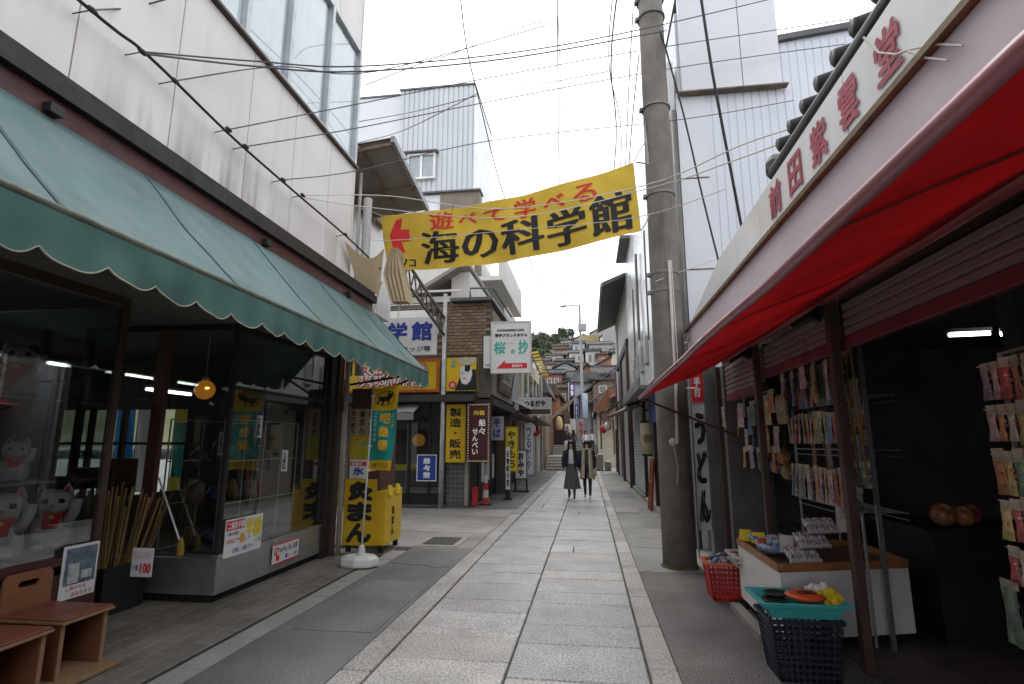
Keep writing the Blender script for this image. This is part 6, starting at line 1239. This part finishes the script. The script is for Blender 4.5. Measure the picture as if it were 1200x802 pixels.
# houses beside the steps
def shed(px0, px1, y0, y1, Yd, d, m, rm, label, eave=.5, dirx=1):
    a, c = at_y(px0, y0, Yd), at_y(px1, y1, Yd); t = thing('step_shop', label, 'shop', ((a.x + c.x) / 2, Yd, c.z)); part(t, 'wall', m, (a.x, Yd, c.z - 1, c.x, Yd + d, a.z))
    b = MB(); b.prism([(a.x - .3, a.z + .02), (c.x + .3, a.z + .02), ((c.x + a.x) / 2 + 1.0, a.z + .9), ((c.x + a.x) / 2 - 1.0, a.z + .9)], (0, Yd - eave, 0), X, Z, (0, d + 2 * eave, 0)); b.build('roof', rm, t); return t
t = shed(600, 640, 462, 546, 33.5, 6, HM[6], RM[0], 'dark timber shop left of the stone steps'); 
t = shed(618, 655, 465, 528, 41, 7, HM[2], RM[1], 'rust fronted shop farther up on the left of the steps'); part(t, 'doorway', black_wood, (at_y(642, 0, 41).x, 40.95, 1.3, at_y(653, 0, 41).x, 40.99, 3.6))
t = shed(664, 677, 468, 520, 53, 6, HM[6], RM[0], 'narrow dark fronted shop facing down the steps'); part(t, 'dark_entrance', black_wood, (at_y(665, 0, 53).x, 52.9, 1.2, at_y(675, 0, 53).x, 52.99, 4.2))
t = shed(672, 704, 449, 518, 48, 8, HM[4], RM[2], 'pale bluish walled building right of the steps'); part(t, 'window', M_win, (at_y(691, 0, 48).x, 47.95, 4.2, at_y(697, 0, 48).x, 47.99, 6.0))
t = shed(700, 730, 484, 548, 38, 8, HM[1], RM[0], 'cream shop with a red doorway right of the steps', eave=.2); part(t, 'doorway', M('door_red', (.13, .03, .03), .6), (at_y(702, 0, 38).x, 37.95, .8, at_y(707, 0, 38).x, 37.99, 3.0))
for (xa, ya, xb, yb, Yd, m, l) in ((676, 467, 722, 432, 46, 6, 'dark slanting roof over the pale bluish building'), (690, 474, 728, 448, 40, 2, 'rusty slanting roof stepping down behind the orange tan awning'), (700, 486, 730, 466, 36, 6, 'low slanting roof at the head of the right row'), (668, 445, 716, 418, 58, 2, 'long slanting roof in front of the brick red house')):
    a, c = at_y(xa, ya, Yd), at_y(xb, yb, Yd); t = thing('lean_to', l, 'lean-to roof', a); n_ = Vector((0, 0, .14))
    for k in range(5):
        f0, f1 = k / 5, (k + 1) / 5; q = MB(); A_, B_ = a.lerp(c, f0), a.lerp(c, f1 - .01); q.add([A_, B_, B_ + Vector((0, 3, .25)), A_ + Vector((0, 3, .25)), A_ + n_, B_ + n_, B_ + n_ + Vector((0, 3, .25)), A_ + n_ + Vector((0, 3, .25))], [(0, 3, 2, 1), (4, 5, 6, 7), (0, 1, 5, 4), (1, 2, 6, 5), (2, 3, 7, 6), (3, 0, 4, 7)]); q.build('roof_sheet', RM[k % 2], t)
    q = MB(); q.prism([(a.x + .3, a.z - .3), (c.x, a.z - .3), (c.x, c.z - .1), (a.x + .3, a.z - .02)], (0, Yd + .4, 0), X, Z, (0, 2, 0)); q.build('wall', HM[m], t)
    q = MB(); q.bar((a.x + .2, Yd + .1, a.z - 2.2), (a.x + .2, Yd + .1, a.z), .1); q.build('post', black_wood, t)
for (x0, x1, y0, y1, z, l, m) in ((-2.70, -1.95, 24.0, 26.0, 2.9, 'small brown awning over a door of the beige shop', 'brown_cladding'), (-2.95, -2.0, 18.2, 20.6, 2.75, 'white fabric awning above the grey clad shop front', 'white_sign_face'), (-2.70, -1.9, 27.0, 29.6, 3.0, 'grey awning near the far end of the left row', 'grey_cloth'), (.75, 1.38, 24.2, 26.8, 2.9, 'brown board awning below the projecting dark eave', 'brown_board')):
    q = MB(); sgn = x0 < 0; xw, xo = (x0, x1) if sgn else (x1, x0)
    q.prism([(xw, z + .45), (xo, z), (xo, z - .08), (xw, z + .37)], (0, y0, 0), X, Z, (0, y1 - y0, 0)); t = q.build('awning', MATS[m], cat='awning', label=l)
for (px_, py_, Yd, l, m, s_) in ((628, 505, 24.5, 'small red paper lantern under the awning of the beige shop', 'red_plastic', .2), (622, 503, 22.5, 'small white paper lantern hanging on the left row', 'white_plastic', .2), (712, 500, 25, 'small round lamp hanging at the front of the right row', 'white_plastic', .16), (707, 503, 28, 'tiny red lantern at the far right shop', 'red_plastic', .18)):
    p = at_y(px_, py_, Yd); q = MB(); q.lathe([(s_ * .4, -s_ * 1.2), (s_, -s_ * .5), (s_, s_ * .5), (s_ * .4, s_ * 1.2)], p, 10); q.tube([p, p + Vector((0, 0, .8))], .015, 5); q.build('paper_lantern', MATS[m], smooth=True, cat='lantern', label=l)
def cloth(name, label, cat, px0, py0, px1, py1, Yd, m, txt_=None, tm=None):
    o, w, h = face(px0, py0, px1, py1, Yd); t = thing(name, label, cat, o); b = MB()
    b.grid(lambda u, v: (o.x + u * w, Yd + .03 * math.sin(u * 5 + v * 4), o.z + v * h), 5, 6); b.grid(lambda u, v: (o.x + u * w, Yd + .02 + .03 * math.sin(u * 5 + v * 4), o.z + v * h), 5, 6); b.build('cloth', m, t)
    if txt_: b = MB(); column(b, txt_, o + Vector((w * .25, -.06, h * .1)), X, Z, w * .5, h * .8, .02); b.build('lettering', tm, t)
    b = MB(); b.tube([(o.x - .03, Yd, o.z - 1.2), (o.x - .03, Yd, o.z + h + .1)], .025, 6); b.build('pole', plastic_white, t); return t
cloth('nobori_flag', 'purple flag with white characters high beside the steps', 'flag', 667, 449, 673.5, 466, 46, M('purple_cloth', (.12, .06, .20), .8, .1), '名物', ink_white)
cloth('nobori_flag', 'dark blue vertical flag at the entrance beside the steps', 'flag', 674, 474, 677.5, 494, 45, sign_blue, 'うどん', ink_white)
cloth('nobori_flag', 'white flag behind the dark clothed people on the steps', 'flag', 669, 491, 674.5, 511, 43, ink_white)
cloth('nobori_flag', 'pinkish white flag next to the lamp post on the steps', 'flag', 677, 491, 685, 512, 44, M('pinkish_cloth', (.55, .42, .42), .8, .1), 'もち', ink_pink)
cloth('shop_curtain', 'white cloth with red print low beside the steps', 'shop curtain', 661, 497, 669, 507, 42, ink_white, '土', ink_red)
b = MB(); p0 = at_y(640, 478, 37); 
b.grid(lambda u, v: tuple(at_y(652, 482, 39).lerp(at_y(678, 462, 44), u) + Vector((0, -.2, -.9 * v)) + Vector((-.7 * v, 0, 0))), 8, 3); b.grid(lambda u, v: tuple(at_y(652, 482, 39).lerp(at_y(678, 462, 44), u) + Vector((0, -.19, -.9 * v)) + Vector((-.7 * v, 0, .01))), 8, 3)
b.build('cream_awning', M('cream_far', (.50, .42, .30), .8, .1), cat='awning', label='cream cloth awning slanting above the shop left of the steps')
p = at_y(655, 496, 37); b = MB(); b.lathe([(.10, -.45), (.24, -.40), (.27, -.05), (.20, .30), (.10, .42), (.03, .46)], p, 14); b.build('cloth_bag', M('ochre_paper', (.45, .31, .15), .8, .1), smooth=True, cat='hanging bag', label='large ochre bag shaped sign hanging left of the steps')
sl_ = thing('street_lamp', 'tall grey street lamp with a short arm standing on the steps far up the street', 'street lamp', (-.4, 45, 1.3))
a = at_y(684, 512, 45); c = at_y(679, 358, 45); e = at_y(661, 358, 45)
b = MB(); b.tube([(a.x, 45, 1.2), a, c], [.15, .13, .08], 10); b.build('pole', M('lamp_grey', (.20, .20, .195), .6, .15), sl_, smooth=True)
b = MB(); b.tube([c, e, e + Vector((0, 0, 1.3))], .05, 6); b.build('arm', grey_paint, sl_); b = MB(); b.ball(e + Vector((-.1, 0, -.1)), (.3, .16, .1), 8); b.build('lamp_head', grey_paint, sl_)
o, w, h = face(683, 461, 688.5, 490, 44.7); part(sl_, 'pole_sign', M('pale_blue_sign', (.40, .50, .62), .5), (o.x, 44.6, o.z, o.x + w, 44.75, o.z + h))
part(sl_, 'transformer', grey_paint, (c.x - .15, 44.8, at_y(682, 388, 45).z, c.x + .55, 45.3, at_y(682, 380, 45).z))
yf = thing('yellow_frame', 'yellow slatted sign frame leaning on the roof of the left row', 'frame', at_y(630, 430, 28)); p0, p1, w_ = at_y(622, 414, 28), at_y(634, 440, 28), Vector((.42, 0, .05))
for i in range(8):
    a = p0.lerp(p1, i / 7); b = MB(); b.bar(a, a + w_, .05, .10); b.build('slat', M('frame_yellow%d' % i, (.50, .36, .05), .6, .15), yf)
b = MB(); b.bar(p0, p1, .05); b.bar(p0 + w_, p1 + w_, .05); b.build('rail', brown_frame, yf)
# trees on the ridge
def leaf_tree(seed, h, r):
    Rt = random.Random(seed); tr = MB(); tr.tube([(0, 0, 0), (.1, 0, h * .35), (.0, .1, h * .75)], [.25, .18, .06], 7)
    for i in range(5):
        a = Rt.uniform(0, 6.28); tr.tube([(0.05, 0, h * (.3 + .07 * i)), (math.cos(a) * r * .5, math.sin(a) * r * .5, h * (.5 + .08 * i))], [.10, .03], 5)
    cr = MB(); cl = [(Rt.uniform(-.6, .6) * r, Rt.uniform(-.6, .6) * r, h * Rt.uniform(.42, .9), Rt.uniform(.3, .5) * r) for _ in range(13)]
    for i in range(750):
        cx, cy, cz, cr_ = cl[i % 13]; d = Vector((Rt.gauss(0, 1), Rt.gauss(0, 1), Rt.gauss(0, 1))).normalized() * cr_ * Rt.uniform(.55, 1.1); c = Vector((cx, cy, cz)) + d
        u = Vector((Rt.gauss(0, 1), Rt.gauss(0, 1), Rt.gauss(0, .6))).normalized(); v = u.cross(Vector((Rt.gauss(0, 1), Rt.gauss(0, 1), Rt.gauss(0, 1)))).normalized(); s = Rt.uniform(.2, .42)
        cr.add([c - u * s - v * s * .6, c + u * s - v * s * .6, c + u * s + v * s * .6, c - u * s + v * s * .6], [(0, 1, 2, 3)])
    return tr.mesh('trunk', trunk_m), cr.mesh('crown', leaf_m)
TM = [leaf_tree(s, 7, 3.2) for s in (1, 2, 3)]
Rt = random.Random(21)
tl_ = [(-19, 150), (-15.5, 152), (-12.8, 150), (-11.2, 153), (-22, 156), (-17, 158), (-13.5, 160), (-26, 152), (-31, 158), (-9.4, 158), (-7.6, 166), (-6.0, 172), (39, 165), (44, 170), (-37, 150), (25, 160)]
for i, (x, y) in enumerate(tl_):
    t = thing('ridge_tree', 'round dark green tree in the wood on the hill ridge', 'tree', (x, y, hz(x, y) - 2.2), 'trees on the hill ridge')
    for nme, me in zip(('trunk', 'crown'), TM[i % 3]): o = bpy.data.objects.new(nme, me); COL.objects.link(o); o.parent = t
    t.rotation_euler = (0, 0, Rt.uniform(0, 6)); t.scale = (Rt.uniform(.75, 1.0),) * 3
for i in range(14):
    px_ = (624, 632, 640, 648, 656, 662, 668, 690, 705, 712, 646, 634, 699, 676)[i]; y = (128, 120, 132, 104, 126, 100, 96, 122, 95, 128, 86, 98, 66, 70)[i]
    x = at_y(px_, 400, y).x; t = thing('bush', 'green bush growing between the hillside houses', 'bush', (x, y, hz(x, y) - .6), 'bushes between the hillside houses')
    o = bpy.data.objects.new('foliage', TM[i % 3][1]); COL.objects.link(o); o.parent = t; o.location = (0, 0, -.8); t.scale = (.62, .62, .55)

# ================================================================== PEOPLE
def person(label, top, sleeve, pants, shoe, stride=.12, turn=0.0, h=1.6, arm=.05, bag=False, cat='person', hairlen=.25, group=None):
    t = thing('person', label, cat, (0, 0, 0), group)
    V, E, Rd = [], [], []
    def add(p, r, par=None):
        V.append(p); Rd.append(r); i = len(V) - 1
        if par is not None: E.append((par, i))
        return i
    pel = add((0, 0, .88), (.125, .085)); be = add((0, 0, 1.03), (.105, .075), pel); ch = add((0, .005, 1.2), (.13, .085), be); nk = add((0, .012, 1.345), (.046, .046), ch)
    hl = add((0, -.012, 1.415), (.058, .07), nk); hm = add((0, -.004, 1.49), (.07, .088), hl); add((0, .004, 1.565), (.052, .062), hm)
    for s in (-1, 1):
        sw = stride * s
        sh = add((s * .145, .01, 1.29), (.05, .05), ch); el = add((s * .205, .02 + arm * s, 1.04), (.040, .040), sh); wr = add((s * .205, -.05 + arm * 1.6 * s, .83), (.026, .026), el); pm = add((s * .203, -.07 + arm * 1.8 * s, .76), (.030, .016), wr)
        for f in range(4):
            k1 = add((s * .203 + .001 * f, -.10 + arm * 1.8 * s + f * .019, .715 - .006 * (f in (1, 2))), (.0085, .0085), pm); add((s * .196, -.104 + arm * 1.8 * s + f * .018, .675 - .008 * (f in (1, 2))), (.007, .007), k1)
        th = add((s * .195, -.112 + arm * 1.8 * s, .75), (.010, .010), pm); add((s * .188, -.125 + arm * 1.8 * s, .715), (.008, .008), th)
        hp = add((s * .08, 0, .80), (.078, .08), pel); kn = add((s * .085, -.03 - sw * .5, .46), (.052, .055), hp); an = add((s * .085, -sw * (1.0 if sw > 0 else .9), .085 + (.03 if sw < 0 else 0)), (.034, .036), kn); add((s * .09, -.13 - sw, .035), (.034, .026), an)
    me = bpy.data.meshes.new('body'); me.from_pydata(V, E, []); o = bpy.data.objects.new('body', me); COL.objects.link(o)
    sk_ = o.modifiers.new('skin', 'SKIN'); sk_.use_smooth_shade = True
    for i, r in enumerate(Rd): me.skin_vertices[0].data[i].radius = r
    me.skin_vertices[0].data[0].use_root = True
    sb = o.modifiers.new('sub', 'SUBSURF'); sb.levels = 1; sb.render_levels = 1
    nm = bpy.data.meshes.new_from_object(o.evaluated_get(bpy.context.evaluated_depsgraph_get())); o.modifiers.clear(); o.data = nm; nm.name = 'body'
    nm.materials.clear()
    for m in (skin_m, top, sleeve, pants, shoe): nm.materials.append(m)
    for p in nm.polygons:
        c = p.center; p.use_smooth = True
        p.material_index = 0 if (c.z > 1.33 and abs(c.x) < .11) or (abs(c.x) > .15 and c.z < .80) else (4 if c.z < .10 else (2 if abs(c.x) > .135 and c.z < 1.34 and c.z > .8 else (1 if c.z > .9 else 3)))
    o.parent = t
    hd = MB()
    for s in (-1, 1): hd.ball((s * .028, -.083, 1.49), (.011, .006, .007), 8)
    hd.build('eyes', ink_black, t) if False else None
    for s in (-1, 1): b = MB(); b.ball((s * .028, -.084, 1.49), (.011, .007, .007), 8); b.build('eye', ink_black, t)
    b = MB(); b.ball((0, -.094, 1.465), (.011, .016, .02), 8); b.build('nose', skin_m, t, smooth=True); b = MB(); b.ball((0, -.078, 1.425), (.024, .008, .007), 8); b.build('mouth', ink_pink, t)
    for s in (-1, 1): b = MB(); b.ball((s * .075, .005, 1.475), (.012, .02, .03), 8); b.build('ear', skin_m, t, smooth=True)
    b = MB(); b.grid(lambda u, v: ((.092 + .012 * v) * math.cos(-.95 + u * (math.pi + 1.9)) * (1 if v < .8 else 1), .008 + (.10 + .01 * v) * math.sin(-.95 + u * (math.pi + 1.9)), 1.535 - v * (hairlen + .05) + .012 * math.sin(u * 40) * v), 22, 6)
    b.ball((0, .01, 1.525), (.094, .104, .075), 16); b.build('hair', hair_m, t, smooth=True)
    return t
def shell(parent, name, m, z0, z1, r0, r1, gap, sy=.75, wav=.012, n=26, k=8):
    b = MB()
    for off in (0, -.008):
        b.grid(lambda u, v: ((r1 + (r0 - r1) * (1 - v) + off + wav * math.sin(u * 31) * (1 - v)) * math.sin(gap + u * (2 * math.pi - 2 * gap)), -(r1 + (r0 - r1) * (1 - v) + off + wav * math.sin(u * 31) * (1 - v)) * sy * math.cos(gap + u * (2 * math.pi - 2 * gap)), z0 + (z1 - z0) * v), n, k)
    return b.build(name, m, parent, smooth=True)
navy_c = M('navy_jacket', (.018, .02, .032), .85, .15, 8); skirt_c = M('grey_check_skirt', (.085, .085, .09), .9, .5, 30); white_c = M('white_top', (.62, .61, .60), .85, .06); beige_c = M('beige_knit', (.40, .34, .26), .9, .12, 12, .3, 60); black_c = M('black_cloth', (.014, .014, .016), .85, .1); grey_c = M('charcoal_top', (.05, .05, .055), .85, .1); shoe_w = M('white_shoe', (.5, .5, .49), .6, .05); shoe_b = M('black_shoe', (.02, .02, .02), .4, .05); olive_c = M('olive_cloth', (.06, .06, .04), .9, .15); khaki = M('pale_shorts', (.5, .47, .44), .85, .08)
wa = person('woman in a dark navy jacket, white top and long grey skirt walking down the paving', white_c, navy_c, skirt_c, shoe_b, .17, arm=.045)
shell(wa, 'jacket', navy_c, .86, 1.335, .205, .150, .42); shell(wa, 'skirt', skirt_c, .27, .95, .245, .125, .0, .8, .018)
for s in (-1, 1): b = MB(); b.tube([(s * .15, .01, 1.30), (s * .215, .02, 1.05), (s * .21, -.06, .86)], [.07, .062, .05], 10); b.build('sleeve', navy_c, wa, smooth=True)
wa.location = (-.50, 15.75, 0); wa.rotation_euler = (0, 0, -.05)
wb = person('woman in black with a long beige knit vest and white shoes walking beside her friend', grey_c, black_c, black_c, shoe_w, .15, arm=-.05, hairlen=.22)
shell(wb, 'vest', beige_c, .52, 1.345, .215, .140, .62, .72, .010); b = MB()
for s in (-1, 1): b.grid(lambda u, v, s=s: (s * (.045 + .075 * u + .02 * (1 - v)), -.115 - .03 * (1 - v) - .012 * math.sin(u * 3.1), .56 + .78 * v), 4, 8); b.grid(lambda u, v, s=s: (s * (.045 + .075 * u + .02 * (1 - v)), -.105 - .03 * (1 - v) - .012 * math.sin(u * 3.1), .56 + .78 * v), 4, 8)
b.build('scarf', beige_c, wb, smooth=True); b = MB(); b.tube([(.1 * math.cos(i * .524), .01 + .08 * math.sin(i * .524), 1.345 + .01 * math.cos(i * 2)) for i in range(13)], .03, 8); b.build('collar', beige_c, wb, smooth=True)
for s in (-1, 1): b = MB(); b.tube([(s * .15, .01, 1.30), (s * .213, .01 , 1.05), (s * .21, -.05, .86)], [.062, .052, .042], 10); b.build('sleeve', black_c, wb, smooth=True)
b = MB(); b.obox((.23, -.13, .70), (.035, 0, 0), (0, .06, 0), (0, 0, .09)); b.build('small_bag', beige_c, wb, bevel=.02)
wb.location = (-.06, 15.8, 0); wb.rotation_euler = (0, 0, -.12)
fp = [('person in dark clothes standing high on the steps, leftmost of the pair', 649.5, 50, 1.42, black_c, black_c, black_c), ('person in a dark jacket standing high on the steps, right of the leftmost one', 656, 50.3, 1.42, grey_c, black_c, grey_c), ('person in a dark top and pale shorts on the landing of the steps', 663.5, 37.3, .78, navy_c, navy_c, khaki), ('person in an olive coat on the landing behind the two women', 672, 38.0, .78, olive_c, olive_c, black_c), ('person in a white top on the landing, left of the other in white', 686, 37.5, .78, white_c, white_c, grey_c), ('taller person in a white top on the landing, rightmost of the far group', 693.5, 38.2, .78, white_c, white_c, navy_c)]
proto = [person('', m1, m2, m3, shoe_b, .05) for *_, m1, m2, m3 in ()]
for i, (l, px_, y, z, a, c, e) in enumerate(fp):
    t = person(l, a, c, e, shoe_b, .04 * (i % 3), arm=.02); t.location = (at_y(px_, 500, y).x, y, z); t.rotation_euler = (0, 0, (3.1, 2.7, .4, 2.9, .3, -.2)[i]); t.scale = (1.04 if i in (3, 5) else 1,) * 3

# ================================================================== OVERHEAD WIRES
def cable(label, pts, r, m, name='overhead_cable', cat='cable', sub=6):
    P = [at_y(*p) if not isinstance(p, Vector) else p for p in pts]; out = []
    for i in range(len(P) - 1):
        a, b_, c, d = P[max(i - 1, 0)], P[i], P[i + 1], P[min(i + 2, len(P) - 1)]
        for j in range(sub):
            t = j / sub; out.append(.5 * ((2 * b_) + (c - a) * t + (2 * a - 5 * b_ + 4 * c - d) * t * t + (3 * b_ - a - 3 * c + d) * t ** 3))
    out.append(P[-1]); q = MB(); q.tube(out, r, 6); return q.build(name, m, cat=cat, label=label)
LX = -3.36
kp = [at_x(x, y, LX) for x, y in ((92, 0), (172, 64), (268, 157), (330, 212), (400, 272), (429, 299))]
ms = cable('dark stay cable clamped along the white wall above the green awning', [Vector((LX, 0.2, kp[0].z - .02))] + kp + [at_y(446, 316, 8.0)], .013, black_rubber)
for (x, y) in ((108, 12), (167, 61), (205, 95), (268, 152), (288, 172), (332, 211), (355, 229), (405, 275)):
    p = at_x(x, y, LX); q = MB(); q.ball(p, (.022, .05, .022), 6); q.tube([p, p + Vector((-.13, -.02, -.03))], .006, 4); o = q.build('cable_clamp', black_rubber, ms)
cable('pair of pale wires crossing from the second wall clamp, upper one', [at_x(167, 61, LX), (300, 72, 4.4), (420, 78, 5.0), (600, 62, 6.0), (745, 36, 6.8), (912, -3, 8.2)], .008, cable_grey)
cable('pair of pale wires crossing from the second wall clamp, lower one', [at_x(167, 63, LX), (300, 78, 4.4), (420, 84, 5.0), (600, 68, 6.0), (782, 36, 7.1)], .009, cable_grey)
cable('short thin wire rising from the first wall clamp at top left', [at_x(108, 12, LX), (160, 8, 3.4), (220, -8, 3.6)], .007, cable_grey)
cable('thin wire from the third wall clamp past the upper window', [at_x(205, 95, LX), (330, 78, 5), (440, 84, 6), (640, 30, 7.0)], .007, cable_grey)
cable('thin wire from the fourth wall clamp over to the corrugated house', [at_x(268, 152, LX), (420, 122, 6), (570, 92, 7.2), (760, 58, 8), (1000, 22, 8.5)], .007, cable_grey)
cable('thin wire from the fifth wall clamp over to the corrugated house', [at_x(288, 172, LX), (420, 150, 6), (570, 120, 7.2), (790, 80, 8.2), (990, 52, 8.5)], .007, cable_grey)
cable('thin wire below the upper bay, from the sixth wall clamp', [at_x(332, 211, LX), (420, 200, 6.6), (575, 165, 7.6), (800, 140, 8.3), (930, 118, 8.5)], .007, cable_grey)
cable('pale rope running over the banner to the cream sign, upper one', [at_x(355, 229, LX), (458, 230, 7.3), (590, 245, 7.1), (757, 217, 6.9), (867, 171, 5.6), (940, 147, 4.6)], .007, rope_white, 'rope', 'rope')
cable('pale rope running across the banner to the cream sign, lower one', [at_x(357, 232, LX), (440, 244, 7.3), (600, 255, 7.1), (768, 219, 6.9), (850, 192, 5.9), (940, 159, 4.6)], .007, rope_white, 'rope', 'rope')
cable('thin rope along the lower half of the banner', [at_x(405, 275, LX), (455, 282, 7.6), (600, 270, 7.3), (745, 255, 7.1), (850, 222, 6.2)], .005, rope_white, 'rope', 'rope')
cable('rope tying the upper right corner of the banner to the pole', [Vector(ban(1, 1)), Vector((.84, 7.3, 5.62)), Vector((.92, 7.22, 5.7))], .008, rope_white, 'rope', 'rope')
cable('rope tying the lower right corner of the banner to the pole', [Vector(ban(1, 0)), Vector((.86, 7.3, 4.5)), Vector((.9, 7.23, 4.6))], .008, rope_white, 'rope', 'rope')
cable('rope tying the upper left corner of the banner back to the alley', [Vector(ban(0, 1)), (430, 246, 9.0), (412, 243, 8.6)], .008, rope_white, 'rope', 'rope')
cable('long black service cable dropping from the top of the picture to the far street', [(539, -8, 13), (547, 56, 14.5), (562, 120, 16), (590, 228, 19), (625, 315, 25), (663, 408, 40)], .017, black_rubber)
cable('black branch cable running left from the cable junction above the tall building', [(547, 56, 14.5), (528, 64, 14), (495, 74, 13), (428, 100, 11)], .012, black_rubber)
cable('dark cable pair sloping to the white shop corner, upper one', [(561, 112, 15.9), (490, 130, 14), (418, 143, 10)], .013, black_rubber)
cable('dark cable pair sloping to the white shop corner, lower one', [(559, 110, 15.8), (480, 150, 14), (418, 168, 10)], .013, black_rubber)
cable('thin dark wire from the junction over to the wires by the pole', [(562, 115, 16), (640, 98, 12), (712, 84, 9)], .009, cable_grey)
cable('thin wire looping between the junction and the vertical wire', [(548, 57, 14.5), (580, 42, 13), (636, 26, 11), (652, 38, 10.5)], .009, cable_grey)
cable('straight thin wire running overhead in the middle of the sky', [(653, -6, 9), (654, 100, 12), (656, 218, 17), (664, 330, 27), (676, 380, 40)], .011, cable_grey)
cable('second thin wire spreading right of the middle one', [(654, 20, 9.4), (658, 110, 12), (665, 215, 16), (672, 330, 27)], .008, cable_grey)
cable('dark twisted cable left of the utility pole', [(723, -6, 7.6), (716, 80, 9.4), (720, 195, 13), (700, 330, 26)], .013, black_rubber)
cable('thinner cable hanging beside the dark twisted one', [(718, -6, 7.8), (714, 80, 9.5), (727, 197, 13), (705, 330, 27)], .009, cable_grey)
cable('thin wire close to the left side of the utility pole', [(742, 10, 7.3), (737, 100, 8.4), (733, 196, 10)], .008, cable_grey)
cable('thin slanting wire from the pole band down to the banner', [(749, 62, 7.3), (742, 130, 7.4), (737, 192, 7.5)], .008, cable_grey)
cable('thick black cable crossing the corrugated house in front of the tiled roof', [(821, -6, 6.6), (834, 80, 6.8), (847, 150, 7.0), (869, 266, 7.3)], .020, black_rubber)
cable('thinner black cable sloping down right of the utility pole', [(774, 36, 7.25), (800, 130, 7.3), (822, 225, 7.3), (842, 306, 7.25)], .013, black_rubber)
cable('short dark wire curving from the sign end to the roof of the toy shop', [(868, 268, 7.3), (838, 330, 7.25), (806, 402, 7.2)], .006, black_rubber)
cable('thin wire from the pole across the white house to the far canopy', [(768, 330, 7.15), (800, 318, 7.3), (880, 290, 7.4)], .005, rope_white)
